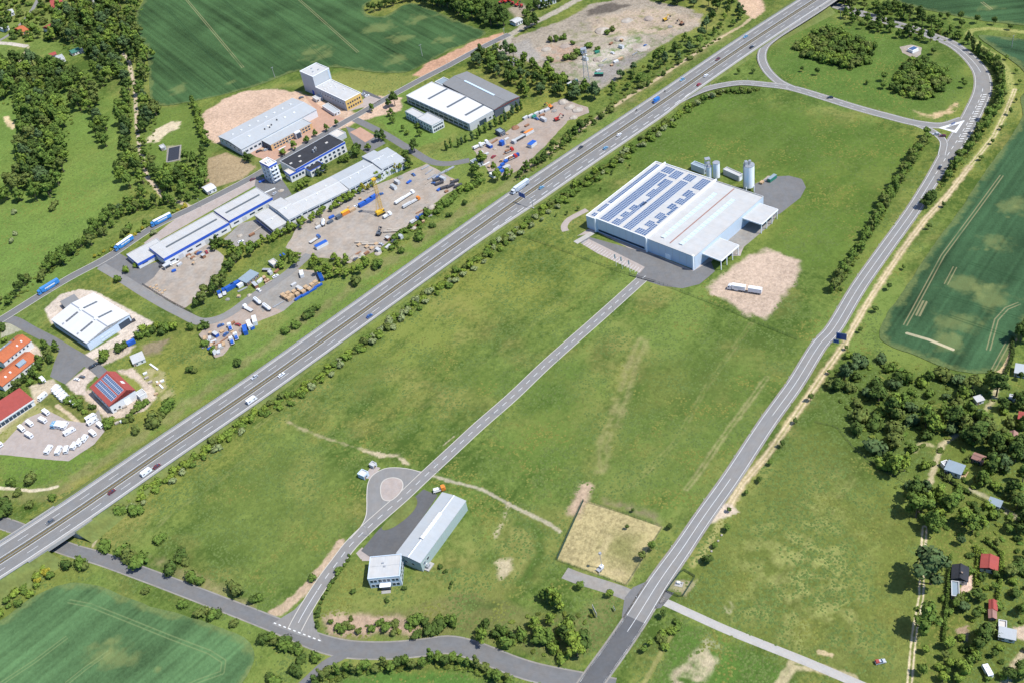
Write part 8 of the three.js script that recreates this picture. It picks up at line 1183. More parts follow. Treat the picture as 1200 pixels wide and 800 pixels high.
// motorway hedge on the meadow side
along([[-220.1,-401],[-205.1,-414.2],[-187.9,-426.1],[-168.1,-442.6],[-151.2,-457.3],[-132,-467],[-115.8,-477.2],[-102.3,-490.1],[-85.2,-502.5],[-60.8,-526.6],[-32.5,-548.7],[11.1,-584.1],[45.4,-611.7],[83,-640.5],[135.2,-684.2],[173.5,-710.2],[187.8,-715.4],[209.2,-710.9]], 3.3, 2.5, (x, z) => plant('shrub', x, z, rr(.75, 1.35), ['mid', 'bright', 'bright', 'lime', 'pale', 'olive'], 'hedge_shrub', 'leafy shrub in the long hedge between motorway and meadow', 'shrub', 'shrubs of the motorway hedge'));
along([[-214.6,-400.8],[-193.8,-416.9],[-167.7,-437.8],[-149.5,-453.4],[-127.9,-463],[-100.7,-485],[-58.4,-520.8],[-12.4,-558],[37.7,-598.5],[92.5,-642.9],[144.7,-684.4]], 8, 1.6, (x, z) => plant('shrub', x, z, rr(.8, 1.2), ['pale', 'mid', 'bright'], 'hedge_shrub', 'leafy shrub in the long hedge between motorway and meadow', 'shrub', 'shrubs of the motorway hedge'));
for (const p of [[74.5,-626.6],[102.4,-638.1],[90.1,-636.8],[88.9,-633.8],[77.9,-616.5],[59.6,-598.3],[51.7,-595.8],[44.2,-596.3],[61.5,-616.8]]) plant('small', p[0], p[1], rr(.5, .7), 'dark', 'sapling', 'small dark sapling beside the factory', 'tree', 'saplings beside the factory');
// lower left
for (const [p, s] of [[[-194.2,-376.8], 1.6], [[-222.6,-378.1], 1.6], [[-212.8,-371.9], 2], [[-208.8,-368.7], 1.8], [[-202.5,-364], 2.2], [[-181.4,-361.2], 1.8], [[-178.9,-358.5], 1.1], [[-185.2,-354.1], 1.8], [[-174.2,-346.9], 1.9], [[-170.2,-344.4], 1.1], [[-151.3,-333.9], 2.2], [[-142.2,-327.4], 1.3], [[-241,-370.3], 1.5], [[-232.9,-369], 1.6], [[-230.8,-367.4], 1.1], [[-196.8,-344.9], .9], [[-177.2,-332.4], 1.2], [[-166.7,-326], 1.5], [[-161.8,-322.5], 1.5], [[-160.3,-323.1], 1.2], [[-151.1,-315.8], 1.2], [[-114.4,-333.5], 1], [[-140.9,-327.6], 1.2], [[-218.3,-401.1], 1.6], [[-209.9,-399.7], 1.8]]) plant('shrub', p[0], p[1], s, ['dark', 'mid', 'mid', 'olive'], 'lane_shrub', 'round shrub beside the lane under the motorway', 'shrub', 'shrubs beside the patched lane');
scatter([[-271.4,-353.7],[-265,-362.6],[-255.8,-370],[-249.8,-372.9],[-247.5,-365.9],[-258.5,-353.3],[-269.8,-347.3]], 4, (x, z) => plant('shrub', x, z, rr(.8, 1.4), ['bright', 'lime', 'mid'], 'bank_shrub', 'bright shrub on the bank beside the corner field', 'shrub', 'bank shrubs by the corner field'));
for (const p of [[-252.6,-369.3],[-250.9,-367.8],[-255.1,-365.1],[-252,-370.7]]) plant('shrub', p[0], p[1], 1.1, 'yellow', 'broom_shrub', 'yellow flowering broom on the bank by the corner field', 'shrub', 'broom by the corner field');
along([[-136.4,-305.1],[-130.3,-301.4],[-124.2,-296.9],[-119.3,-292.2],[-116.9,-289.9]], 3.4, 1.6, (x, z) => plant('shrub', x, z, rr(1, 1.6), ['mid', 'dark', 'olive'], 'lane_hedge_shrub', 'shrub in the short hedge at the lane junction', 'shrub', 'hedge at the lane junction'));
for (const p of [[-121.4,-284.7],[-119.8,-282.7],[-111.9,-288.8],[-132.1,-282.7],[-130.4,-280.6]]) plant('shrub', p[0], p[1], rr(1.1, 1.6), ['mid', 'dark'], 'lane_hedge_shrub', 'shrub beside the narrow field lane', 'shrub', 'shrubs by the field lane');
along([[-112.8,-275.6],[-106.4,-277.6],[-98.7,-278.2],[-89.2,-277.8],[-77.9,-276.7],[-66.6,-275.1],[-57.1,-274.8],[-51.5,-274],[-46.1,-270.7],[-39.1,-266.2],[-30.4,-260.6],[-23.7,-255.5]], 3.4, 1.6, (x, z) => plant(pick(['round', 'slim']), x, z, rr(.7, 1), ['mid', 'dark', 'mid', 'olive'], 'roadside_tree', 'dense small tree in the row below the road bend', 'tree', 'row below the road bend'));
scatter([[-70.8,-297.5],[-65.2,-300.8],[-55.4,-299.1],[-47.7,-297.4],[-50.1,-291.5],[-56.1,-290.1],[-62,-287.8],[-65.7,-291.3]], 3.6, (x, z) => plant('shrub', x, z, rr(1.1, 1.9), ['mid', 'dark', 'mid'], 'scrub', 'scrub shrub between white office and road bend', 'shrub', 'scrub by the white office'));
along([[-87.7,-300.3],[-82.1,-300.4],[-77.1,-297.5],[-74.9,-295.1]], 3.6, 2, (x, z) => plant('shrub', x, z, rr(.8, 1.3), ['mid', 'olive'], 'scrub', 'scrub shrub on the brown bed at the road bend', 'shrub', 'scrub on the brown bed'));
along([[-111,-305.5],[-111.9,-311.8],[-110.4,-318.2],[-107.2,-325.3],[-103.2,-332.4],[-99.8,-337.8],[-95.6,-345.2]], 2.6, .5, (x, z) => plant('shrub', x, z, rr(.4, .7), ['dark', 'mid'], 'kerb_shrub', 'small round shrub planted along the kerb', 'shrub', 'kerb shrubs along the access road'));
for (const p of [[-101.5,-336.1],[-102.6,-303.2],[-100.3,-300.8],[-95.9,-301.7],[-92.8,-298.2],[-105.4,-306.6],[-98.3,-304]]) plant('shrub', p[0], p[1], rr(.7, 1.1), ['mid', 'olive'], 'bed_shrub', 'low shrub on the brown planting bed', 'shrub', 'shrubs on the brown bed');
scatter([[-38.8,-288.1],[-31.1,-287.7],[-24,-283],[-13.2,-277.9],[-1.3,-281.1],[9.2,-275.6],[8.2,-269.7],[-1.1,-263.2],[-11,-267],[-25.1,-273.5],[-33.8,-280.7]], 6, (x, z) => plant('shrub', x, z, rr(1.2, 2.2), ['mid', 'dark', 'bright'], 'scrub', 'scrub shrub on the slope inside the road bend', 'shrub', 'scrub inside the road bend'));
for (const [p, s, t] of [[[-3.7,-295.4], .7, 'bright'], [[-1.5,-291.6], .75, 'lime'], [[-6.5,-297.5], .6, 'mid'], [[-6.5,-284.5], .55, 'bright'], [[-13.5,-283.8], .65, 'bright'], [[-12.4,-277.7], .6, 'bright'], [[-7.9,-275], .55, 'mid'], [[-1.4,-275.3], .7, 'dark'], [[1.6,-270.7], .75, 'lime'], [[2.6,-265.7], .7, 'lime'], [[2.2,-283.5], .4, 'dark'], [[-34.9,-288.6], .5, 'dark'], [[-29.6,-284.2], .5, 'dark'], [[-27.2,-281.9], .5, 'mid'], [[-36.8,-281.3], .6, 'bright'], [[-24.4,-279.5], .5, 'dark']]) plant('broad', p[0], p[1], s, t, 'slope_tree', 'leafy tree on the slope inside the road bend', 'tree', 'trees inside the road bend');
for (const [p, s, t, lab] of [[[9.9,-299.4], .9, 'mid', 'round tree beside the gravel entrance'], [[22,-292.4], .75, 'bright', 'bright round tree beside the road junction'], [[45.7,-313.2], .85, 'mid', 'greener round tree beside the dry rectangle'], [[40.3,-308.9], .85, 'olive', 'duller round tree beside the dry rectangle'], [[56.5,-323.4], .55, 'dark', 'small round tree at the dry rectangle corner'], [[42.7,-276.2], .7, 'dark', 'round tree beside the pale concrete path'], [[81.9,-316.2], .7, 'mid', 'round tree at the track mouth'], [[74.1,-308.4], .55, 'mid', 'small round tree below the track mouth'], [[69.2,-300.1], .8, 'dark', 'dark round tree above the valve plot'], [[67.5,-301.5], .7, 'dark', 'second dark round tree above the valve plot'], [[30.8,-261.3], .7, 'mid', 'round tree in the scrub beside the new asphalt'], [[33.9,-263.7], .5, 'bright', 'small bright tree in the scrub beside the new asphalt'], [[37.1,-328.1], .4, 'dark', 'small dark tree on the upper rectangle edge'], [[41.9,-337.6], .4, 'dark', 'dark sapling above the dry rectangle']]) plant('round', p[0], p[1], s, t, 'round_tree', lab, 'tree');
along([[48.4,-273.1],[39,-264.7],[36.4,-261.8],[40.7,-267.4]], 3, 2.5, (x, z) => plant('shrub', x, z, rr(.7, 1.1), ['mid', 'bright', 'olive'], 'path_shrub', 'shrub beside the faint path near the new asphalt', 'shrub', 'shrubs near the new asphalt'));
for (const p of [[-50.9,-323.3],[-53.1,-326.3],[-49.2,-314],[-79,-312.5],[-95,-321.5],[-70.7,-317.9],[-48.2,-315.7]]) plant('shrub', p[0], p[1], rr(.4, .7), 'dark', 'lawn_shrub', 'small dark shrub on the office lawn', 'shrub', 'shrubs on the office lawn');
// slip road loop
for (const [poly, which] of [[[[260.8,-764.2],[277.4,-779.1],[291,-782.8],[304.9,-760.6],[314.4,-739.4],[301.5,-719.5],[285,-713.4],[275.5,-730.6],[261.7,-748.4]], 'long'], [[[301.8,-677.3],[317.8,-698.3],[329.3,-707.7],[341.9,-700.9],[344.9,-678.6],[327.8,-656.1],[315.4,-655.9],[302.5,-666.4]], 'round']]) scatter(poly, 3.6, (x, z) => plant('shrub', x, z, rr(1.1, 2), ['mid', 'bright', 'dark', 'mid', 'olive'], 'loop_shrub', `low brush of the ${which} thicket inside the slip road loop`, 'shrub', `${which} thicket in the loop`));
for (const [p, s] of [[[316.9,-774.5], .8], [[348.7,-714], 1], [[252.8,-725.5], .7], [[261.3,-716.2], .75], [[289.4,-689.2], .7], [[301.6,-689.6], .9], [[297,-679.3], .85], [[347.8,-659.9], .7], [[208.3,-739.7], .6], [[218.8,-736.8], .65], [[350.3,-668.2], .5]]) plant('round', p[0], p[1], s, ['dark', 'mid'], 'loop_young_tree', 'young dark tree standing alone inside the slip road loop', 'tree', 'lone young trees in the loop');
midWood([[312.9,-813.2],[332.6,-836],[352.3,-812.3],[361.8,-773.8],[369.7,-753.9],[376.3,-738.3],[380.4,-721.1],[371.6,-716],[367.3,-736.1],[361.8,-747.9],[349.2,-769.7],[328.6,-805.9]], 7, .6, .9, 'dark tree in the belt behind the curving slip road', 'belt behind the slip road', 'belt_tree', ['dark', 'dark', 'mid', 'olive']);
midWood([[307.7,-798.5],[320.5,-802.9],[332.8,-780.4],[344.8,-758.7],[356.2,-737.9],[353,-724.1],[342.8,-737.6],[326.4,-763.7],[311.7,-786.6]], 7, .55, .8, 'dark tree in the belt inside the curving slip road', 'belt inside the slip road', 'belt_tree', ['dark', 'mid', 'mid']);
for (const p of [[365.8,-781.9],[375.5,-764.2],[381.8,-764.6],[389.6,-759.4],[384.8,-747.1],[397.8,-749.2],[407.6,-741.6],[414.3,-729.1]]) plant('round', p[0], p[1], rr(.8, 1.1), 'dark', 'field_edge_tree', 'dark young tree in the row along the far field edge', 'tree', 'row along the far field edge');
along([[301,-607.3],[286.6,-592.1],[271.1,-573.6],[246,-541.3],[230.6,-522.4],[215.9,-504.2],[202.1,-487.6],[191.2,-474.2],[185.4,-467.8]], 3.6, 1.8, (x, z) => plant(pick(['round', 'round', 'slim']), x, z, rr(.85, 1.2), ['mid', 'olive', 'mid'], 'roadside_tree', 'slim tree in the row between factory meadow and main road', 'tree', 'row between meadow and main road'));
along([[377,-710.6],[378.9,-698.1],[379.7,-680.7],[373.7,-659.9],[365.8,-643.4],[353.3,-623.1],[338.7,-607],[327.9,-594.8],[314.6,-581.7],[301.2,-568.1],[288.7,-554.6]], 3.6, 1.8, (x, z) => plant(pick(['round', 'round', 'slim']), x, z, rr(.85, 1.25), ['mid', 'olive', 'mid'], 'roadside_tree', 'slim tree in the row between main road and grass track', 'tree', 'row between main road and grass track'));
for (const p of [[266.7,-531.2],[271.3,-534.5]]) plant('broad', p[0], p[1], .75, 'dark', 'roadside_tree', 'dark broad tree beside the main road above the grass track', 'tree', 'broad trees by the main road');
for (const p of [[391.5,-687],[388.3,-666],[383.3,-650.6],[370.3,-628.8],[359.3,-614.7],[346.2,-599.5],[333.1,-584.9],[318.5,-569.3],[276,-528],[259,-509.1],[230.3,-476.9],[215.8,-461.7],[201.7,-445.4],[187.8,-431.4],[176.1,-420.2],[161.4,-404.8],[145.6,-387.9],[133.2,-374.7],[122.1,-360.5],[113,-350.5],[104.7,-341.2],[96.6,-335],[86,-326.8]]) plant('small', p[0], p[1], rr(.8, 1.15), ['dark', 'dark', 'mid'], 'track_sapling', 'young tree in the spaced row along the dirt track', 'tree', 'young trees along the dirt track');
// thicket and gardens at the right
scatter([[165.2,-407.9],[178.1,-415.4],[192.8,-405.5],[210,-389.7],[227.5,-380.8],[206.2,-352.6],[192.4,-344.4],[183.3,-330.7],[170.8,-316.4],[165.5,-325.3],[160.1,-343.5],[158,-365.5],[156.2,-390.1]], 7.4, (x, z) => plant('shrub', x, z, rr(1.2, 2.4), ['mid', 'bright', 'dark', 'olive', 'blue'], 'thicket_shrub', 'shrub of the rough thicket beside the garden meadow', 'shrub', 'shrubs of the rough thicket'));
for (const [p, s, t] of [[[175.2,-405], .9, 'blue'], [[167.1,-397.8], .85, 'blue'], [[161.6,-392.6], .7, 'dark'], [[178,-379], 1, 'dark'], [[179.5,-367.2], .9, 'dark'], [[187.7,-372.5], .7, 'mid'], [[192.8,-356.2], .9, 'mid'], [[195.2,-352], .8, 'bright'], [[192.3,-375], .7, 'mid'], [[190.6,-388.5], .7, 'dark'], [[206.3,-385.4], .6, 'mid'], [[224.8,-375], .9, 'olive'], [[233.6,-367.5], 1.15, 'dark'], [[233.4,-372.6], 1, 'mid'], [[216.6,-368.3], .7, 'bright'], [[208.5,-348.4], 1.1, 'olive'], [[205.4,-352.8], 1, 'dark'], [[209.7,-339.8], 1.2, 'dark'], [[216.5,-342.7], 1, 'olive'], [[215.9,-332.5], 1.1, 'dark'], [[214.8,-321.5], .9, 'blue'], [[208.9,-321.9], .8, 'dark'], [[217.6,-349.6], .8, 'mid'], [[214.3,-356.5], .8, 'mid'], [[166.7,-330.5], .9, 'bright'], [[172,-331.4], .85, 'lime'], [[166.7,-336.7], .7, 'mid'], [[170,-314.5], 1, 'dark'], [[175.2,-315.3], .8, 'blue'], [[166.4,-303.9], 1.1, 'mid'], [[172.7,-307.5], .9, 'bright'], [[179.8,-311], .8, 'bright'], [[181.2,-303.3], 1, 'mid'], [[173.8,-299], .8, 'lime'], [[170.5,-294.8], .9, 'mid'], [[184.1,-295.5], .9, 'bright'], [[186.7,-290.8], .8, 'mid'], [[186.2,-307.3], .7, 'mid'], [[191.6,-293.1], .6, 'bright'], [[222.7,-325.1], .9, 'dark'], [[228,-329.3], .9, 'dark'], [[201.7,-315.1], .8, 'mid'], [[211.5,-306.2], .7, 'dark'], [[210.4,-298.2], .8, 'dark'], [[207.9,-286.7], 1, 'dark'], [[262.7,-402.1], 1, 'dark'], [[267.8,-404.1], 1.1, 'mid'], [[239.9,-360.7], .5, 'dark'], [[232.1,-357.8], .6, 'dark'], [[236.3,-344.6], .6, 'dark'], [[223.9,-336.1], .7, 'mid']]) plant('broad', p[0], p[1], s, t, 'thicket_tree', 'broad leafy tree rising over the rough thicket and gardens', 'tree', 'trees over the thicket and gardens');
plant('broad', ...[158,-268.1], 1.55, 'blue', 'lone_tree', 'huge dense bluish tree beside the double track', 'tree'); plant('broad', ...[145.9,-247.1], 1.45, 'mid', 'lone_tree', 'huge lighter green tree beside the double track', 'tree');
for (const [p, s, t] of [[[166.4,-236.7], 1, 'dark'], [[162.8,-233.4], .8, 'dark'], [[169.6,-238.9], .7, 'olive'], [[165.7,-252.5], .6, 'blue'], [[164.9,-255.8], .5, 'olive'], [[142.6,-236.6], .55, 'bright'], [[137.1,-227.7], .6, 'mid'], [[152.1,-236.5], .5, 'mid'], [[148.9,-232.4], .45, 'olive'], [[152.9,-226.3], .6, 'bright'], [[149.9,-221.9], .6, 'bright'], [[143.9,-223.1], .6, 'lime'], [[146.7,-225.7], .4, 'mid'], [[172.3,-256.7], .6, 'dark'], [[174.1,-255], .6, 'dark'], [[168.2,-247.6], .5, 'dark'], [[194.4,-265.1], .7, 'dark'], [[188.3,-254], .6, 'dark'], [[169,-218.5], .8, 'dark'], [[173.8,-219.9], .7, 'dark'], [[178.6,-284.9], .6, 'blue'], [[197.1,-294.8], .6, 'bright'], [[189.7,-266.2], .3, 'dark'], [[160.8,-233], .5, 'bright'], [[159.8,-230], .45, 'bright'], [[157.2,-228.2], .45, 'mid'], [[160.4,-228.3], .4, 'mid'], [[167.5,-229.1], .4, 'dark'], [[249.6,-375.2], .5, 'dark'], [[181.9,-259.9], .4, 'mid']]) plant('round', p[0], p[1], s * 1.45, t, 'garden_tree', 'fruit tree in the allotment gardens', 'tree', 'fruit trees in the gardens');
scatter([[159.6,-260.5],[183.1,-282.9],[207.5,-281.9],[174.9,-215.8],[142,-222.8]], 5.2, (x, z) => plant('shrub', x, z, rr(.4, 1.1), ['mid', 'bright', 'olive', 'dark'], 'garden_shrub', 'garden shrub in the allotments', 'shrub', 'garden shrubs in the allotments'));
scatter([[185.2,-323.6],[247,-366.3],[209.7,-286.3],[192.2,-294.5]], 5.6, (x, z) => plant('shrub', x, z, rr(.6, 1.5), ['mid', 'bright', 'olive', 'dark'], 'garden_shrub', 'garden shrub behind the dark garden trees', 'shrub', 'garden shrubs behind the dark trees'));
scatter([[191.2,-300.8],[214.1,-295.2],[174.9,-215.8],[144.5,-222.2],[155.4,-244.1]], 13, (x, z) => plant('round', x, z, rr(.7, 1.3), ['dark', 'mid', 'olive', 'bright'], 'garden_tree', 'fruit tree in the allotment gardens', 'tree', 'fruit trees in the gardens'), [[[[169.4,-271.9],[168.5,-263]], 8], [[[186.8,-274.4],[177.2,-249.9]], 7], [[[164.9,-229.7],[159.9,-218.9]], 6], [[[178.1,-243.3],[178.6,-236.9]], 8]]);
scatter([[188.4,-331.1],[220,-355],[246.1,-360.2],[214.1,-295.2],[194.8,-300]], 11, (x, z) => plant('broad', x, z, rr(.5, .9), ['dark', 'mid', 'olive', 'blue'], 'thicket_tree', 'broad leafy tree rising over the rough thicket and gardens', 'tree', 'trees over the thicket and gardens'), [[[[192.9,-330],[198.7,-324.6]], 10], [[[207.1,-333.1],[210,-329.5]], 7], [[[201.3,-305.6],[205,-301.6]], 7], [[[196.3,-313.7],[211,-288.9]], 4]]);
// clipped hedges
function hedge(pts, w, h, tint, label) {
  const p = makePath(pts), c = p.at(p.len / 2), P = [], C = [], N = []; for (let s = 0; s < p.len; s += .55) { const q = p.at(s); for (let k = 0; k < 22; k++) { const o = rr(-w / 2, w / 2), y = k % 2 ? rr(h * .8, h * 1.05) : rr(.2, h); leafCards(P, C, q.x - q.tz * o - c.x, y, q.z + q.tx * o - c.z, .3, 1, .3, [], N); } }
  const o = new THREE.Group(), g = new THREE.BufferGeometry(); g.setAttribute('position', new THREE.Float32BufferAttribute(P, 3)); g.setAttribute('color', new THREE.Float32BufferAttribute(C, 3)); g.setAttribute('normal', new THREE.Float32BufferAttribute(N, 3)); part(o, 'foliage', g, FM[tint]);
  part(o, 'inner_twigs', merge([strip(p, 0, p.len, -w / 3, w / 3, h * .75, h * .75, 2), strip(p, 0, p.len, -w / 3, -w / 3, 0, h * .75, 2), strip(p, 0, p.len, w / 3, w / 3, 0, h * .75, 2)]).translate(-c.x, 0, -c.z), std('hedgeCore', { color: lin(.03, .045, .012), roughness: 1 })); o.position.set(c.x, 0, c.z); top(o, 'hedge', label, 'hedge');
}
hedge([[171.8,-279.8],[165.9,-268.1],[158.7,-254.1],[151.5,-240]], 1.1, 2.2, 'mid', 'long clipped hedge beside the double track'); hedge([[183.9,-282.2],[182.5,-275.8],[178.6,-268.8],[175.9,-262.2]], 2, 1.6, 'lime', 'bright clipped hedge between black and red garden houses'); hedge([[193.5,-276.6],[187.4,-265.4],[181.6,-255.5],[178.3,-249.2]], 1.4, 1.8, 'bright', 'clipped hedge beyond the red roofed garden house'); hedge([[188.8,-284.4],[190.7,-281.1],[192.5,-276.8]], 1, 1.6, 'mid', 'short hedge above the red roofed garden house'); hedge([[186.4,-325.5],[189.2,-321.5],[191.8,-315.4],[194.7,-310.4]], 1.6, 1.8, 'dark', 'dark hedge below the blue grey garden house'); hedge([[259.7,-404.4],[252.8,-391.1],[244,-380.1]], 2, 2, 'dark', 'dark hedge beside the dirt track at the field corner'); hedge([[235.8,-363],[238.8,-358.5],[242.9,-353.7]], 1.4, 1.6, 'dark', 'dark hedge between the upper lawns');
along([[-180.7,-602],[-187,-594.4]], 4, 2, (x, z) => plant('shrub', x, z, 1.4, 'mid', 'estate_shrub', 'shrub at the corner of the sandy lot', 'shrub', 'shrubs by the sandy lot'));
// village gardens
scatter([[-481.9,-1210.2],[-421.3,-1193.3],[-369.8,-1168.8],[-364.3,-1088.9],[-393.6,-1061],[-422.3,-1073.6],[-452.6,-1091]], 9, (x, z) => plant('shrub', x, z, rr(1.2, 2.4), ['mid', 'bright', 'dark', 'olive'], 'village_shrub', 'garden shrub between the village houses', 'shrub', 'village garden shrubs'), [[[[-436,-1200.3],[-435.7,-1165.3],[-439.5,-1129.3],[-448.1,-1101.4],[-460.2,-1086.2]], 5], ...HOUSES]);
for (const p of [[-458,-1131.2],[-449.9,-1112.6],[-439.5,-1091.4],[-431.3,-1093.9],[-423.5,-1090.4],[-416.6,-1079.2],[-446.9,-1182],[-458.8,-1153.5],[-410.3,-1078.4]]) plant('broad', p[0], p[1], rr(.5, .8), ['dark', 'mid'], 'village_tree', 'garden tree between the village houses', 'tree', 'village garden trees');
console.log('plants', planted.length);
{
  const spots = [], fill = (poly, gap) => scatter(poly, gap, (x, z) => spots.push([x, z])), row = (pts, gap, jit) => along(pts, gap, jit, (x, z) => spots.push([x, z]));
  row([[-221.1,-401.2],[-205.1,-414.2],[-187.9,-426.1],[-168.1,-442.6],[-151.2,-457.3],[-132,-467],[-115.8,-477.2],[-102.3,-490.1],[-85.2,-502.5],[-60.8,-526.6],[-32.5,-548.7],[11.1,-584.1],[45.4,-611.7],[83,-640.5],[135.2,-684.2],[173.5,-710.2],[187.8,-715.4],[215.3,-709.8]], 1.1, 2.8);
  row([[20.9,-650.2],[48.6,-673.2],[85.8,-707.1],[110.1,-732.7],[141.8,-757.1],[175,-782.5],[209,-806.2]], 2.4, 5); row([[-340.1,-609.5],[-306.7,-651.1],[-285,-675.8],[-272.2,-700.5],[-252.5,-710],[-226.3,-706.9]], 1.8, 6); row([[301,-607.3],[271.1,-573.6],[230.6,-522.4],[202.1,-487.6],[186.8,-469]], 1.6, 2.2); row([[377,-710.6],[379.7,-680.7],[365.8,-643.4],[338.7,-607],[301.2,-568.1],[280.3,-545.3]], 1.5, 2.4); row([[-72.1,-592.6],[-41.7,-621.3],[-12.7,-648.5],[2.1,-656.9]], 2, 4); row([[-112.8,-275.6],[-98.7,-278.2],[-77.9,-276.7],[-55.3,-274.4],[-40.9,-267],[-27,-258.2]], 1.4, 2);
  for (const [p, g] of [[[[-400.1,-1135.3],[-369.1,-1175.5],[-313.2,-1148.7],[-304.1,-1049.4],[-278,-923.8],[-307.1,-940.9],[-345.9,-998.1],[-392.6,-1064.6]], 4.4], [[[-444.2,-1036.1],[-375,-995.7],[-314.2,-908.7],[-330.6,-889.6],[-355.4,-938.5],[-334.3,-869.4],[-358.3,-884.9],[-422.4,-948.7]], 4.4], [[[-396.3,-931.7],[-334.3,-854.5],[-324.3,-768.2],[-355.8,-751.7],[-381.1,-866.3]], 4.4], [[[-301.7,-916.7],[-258.9,-861.4],[-254.3,-774.2],[-228,-726.7],[-256.5,-714.9],[-280.1,-773.1],[-288,-831]], 4.4], [[[-250.4,-755.9],[-210.4,-774.1],[-201.7,-725.9],[-225.5,-716.1]], 4], [[[9.3,-840.3],[41.9,-846.1],[92.1,-765.7],[101,-747.7],[75.8,-749.2],[42.6,-783]], 4], [[[165.2,-407.9],[192.8,-405.5],[227.5,-380.8],[234.7,-363.4],[208.9,-317.6],[189.1,-296.3],[166.9,-306.8],[160.1,-343.5],[156.2,-390.1]], 5], [[[312.9,-813.2],[352.3,-812.3],[380.4,-721.1],[354,-732.7],[312.8,-789.5]], 4], [[[260.8,-764.2],[291,-782.8],[314.4,-739.4],[285,-713.4]], 3], [[[301.8,-677.3],[329.3,-707.7],[344.9,-678.6],[315.4,-655.9]], 3], [[[-38.8,-288.1],[-7.4,-291.6],[14.6,-284.3],[8.2,-269.7],[-11,-267],[-33.8,-280.7]], 4.2], [[[-70.8,-297.5],[-47.7,-297.4],[-62,-287.8]], 3], [[[-108.7,-309.2],[-73,-301.2],[-67.2,-291.6],[-104.6,-300.8]], 4], [[[173,-295.2],[198.3,-299.1],[223.3,-313.9],[205.4,-277.6],[186.5,-282.1]], 4.5], [[[99.7,-748.2],[172.9,-802.5],[242.8,-835.2],[197.1,-798.4],[118.8,-743.3]], 4.4]]) fill(p, g);
  const geo = KIND.shrub[1][0], im = new THREE.InstancedMesh(geo, new THREE.MeshPhysicalMaterial({ color: lin(.1, .148, .03), vertexColors: true, roughness: .9, specularIntensity: .3, side: THREE.DoubleSide }), spots.length), m = new THREE.Matrix4(), q = new THREE.Quaternion(), up = new THREE.Vector3(0, 1, 0), c = new THREE.Color();
  spots.forEach(([x, z], i) => { const s = rr(.45, .95); m.compose(new THREE.Vector3(x, -.1, z), q.setFromAxisAngle(up, rr(0, 6.28)), new THREE.Vector3(s * rr(.8, 1.5), s * rr(.5, .9), s * rr(.8, 1.5))); im.setMatrixAt(i, m); const k = rr(.6, 1.3); im.setColorAt(i, c.setRGB(k * rr(.85, 1.25), k, k * .95)); });
  im.name = 'undergrowth'; im.userData = { label: 'low leafy undergrowth below the trees and hedges', category: 'undergrowth', kind: 'stuff' }; im.castShadow = im.receiveShadow = true; scene.add(im); console.log('undergrowth', spots.length);
}
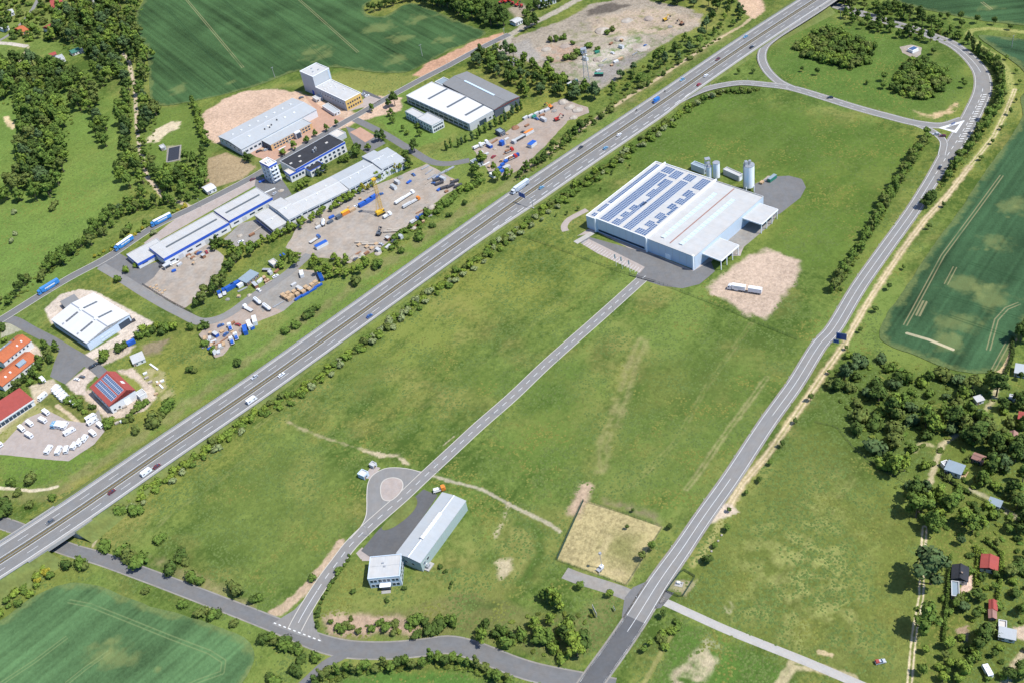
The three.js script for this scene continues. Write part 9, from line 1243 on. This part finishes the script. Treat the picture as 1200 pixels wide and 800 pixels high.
// ---------------------------------------------------------------- undergrowth and grass tufts: nobody could count these
{
  const G = 1, X0 = -460, Z0 = -1240, NX = 960, NZ = 1060, occ = new Uint8Array(NX * NZ), v = [new THREE.Vector3(), new THREE.Vector3(), new THREE.Vector3()];
  scene.updateMatrixWorld(true);
  for (const t of scene.children) {
    if (/^(ground|meadow|sky|sun|embankment|undergrowth)/.test(t.name) || /tree|shrub|scrub|sapling|poplar|conifer|hedge/.test(t.name)) continue;
    t.traverse(m => { if (!m.isMesh) return; const p = m.geometry.attributes.position, ix = m.geometry.index, n = ix ? ix.count : p.count; if (n > 60000) return; for (let i = 0; i < n; i += 3) { for (let k = 0; k < 3; k++) v[k].fromBufferAttribute(p, ix ? ix.getX(i + k) : i + k).applyMatrix4(m.matrixWorld); const a = Math.floor(Math.min(v[0].x, v[1].x, v[2].x) - X0), b = Math.ceil(Math.max(v[0].x, v[1].x, v[2].x) - X0), c = Math.floor(Math.min(v[0].z, v[1].z, v[2].z) - Z0), d = Math.ceil(Math.max(v[0].z, v[1].z, v[2].z) - Z0); if ((b - a) * (d - c) > 90000) continue; const ar = (v[1].x - v[0].x) * (v[2].z - v[0].z) - (v[2].x - v[0].x) * (v[1].z - v[0].z); for (let j = Math.max(0, c); j < Math.min(NZ, d); j++) for (let q = Math.max(0, a); q < Math.min(NX, b); q++) { const x = q + .5 + X0, z = j + .5 + Z0; if (Math.abs(ar) > 2) { const w0 = ((v[1].x - x) * (v[2].z - z) - (v[2].x - x) * (v[1].z - z)) / ar, w1 = ((v[2].x - x) * (v[0].z - z) - (v[0].x - x) * (v[2].z - z)) / ar, w2 = 1 - w0 - w1; if (w0 < -.1 || w1 < -.1 || w2 < -.1) continue; } occ[j * NX + q] = 1; } } });
  }
  const free = (x, z) => { const i = Math.floor(x - X0), j = Math.floor(z - Z0); return i >= 0 && j >= 0 && i < NX && j < NZ && !occ[j * NX + i]; };
  const tuft = new THREE.ConeGeometry(.55, .2, 5, 1, true); tuft.translate(0, .09, 0);
  const soil = LAYERS.filter(L => L.a > .5 && L.c[0] > L.c[1] * 1.08).map(L => { const p = L.poly || L.line, w = (L.w || 0) / 2 + (L.double || 0) + .5; let b = [1e9, -1e9, 1e9, -1e9]; for (const q of p) b = [Math.min(b[0], q[0] - w), Math.max(b[1], q[0] + w), Math.min(b[2], q[1] - w), Math.max(b[3], q[1] + w)]; return { p, w, b, poly: !!L.poly }; });
  const bare = (x, z) => soil.some(L => x > L.b[0] && x < L.b[1] && z > L.b[2] && z < L.b[3] && (L.poly ? inside(L.p, x, z) : distTo(L.p, x, z, false) < L.w));
  const spots = []; let guard = 0;
  while (spots.length < 90000 && guard++ < 700000) { const z = rr(-900, -210), x = rr(-380, 420), d = Math.hypot(x, z); if (rnd() > clamp(1.35 - d / 800, .1, 1)) continue; if (!free(x, z) || vn(x / 9, z / 9) < rr(.1, .75) || bare(x, z)) continue; spots.push([x, z]); }
  const im = new THREE.InstancedMesh(tuft, std('grassBlades', { color: lin(.13, .152, .04), roughness: 1, specularIntensity: .15 }), spots.length), m = new THREE.Matrix4(), q = new THREE.Quaternion(), up = new THREE.Vector3(0, 1, 0), sc = new THREE.Vector3(), po = new THREE.Vector3(), col = new THREE.Color();
  spots.forEach(([x, z], i) => { const n = fbm(x / 20, z / 20), s = rr(.6, 1.5); m.compose(po.set(x, 0, z), q.setFromAxisAngle(up, rr(0, 6.28)), sc.set(s, s * rr(.6, 1.2), s)); im.setMatrixAt(i, m); const k = rr(.82, 1.18), dr = sst(.5, .7, n) * .5; im.setColorAt(i, col.setRGB(k * lerp(.75, 1.5, dr), k * lerp(.9, 1.15, dr), k * .9)); });
  im.name = 'grass_tufts'; im.userData = { label: 'rough grass tufts over the meadows', category: 'grass', kind: 'stuff' }; im.castShadow = im.receiveShadow = true; scene.add(im);
  console.log('tufts', spots.length);
}
renderer.render(scene, camera);
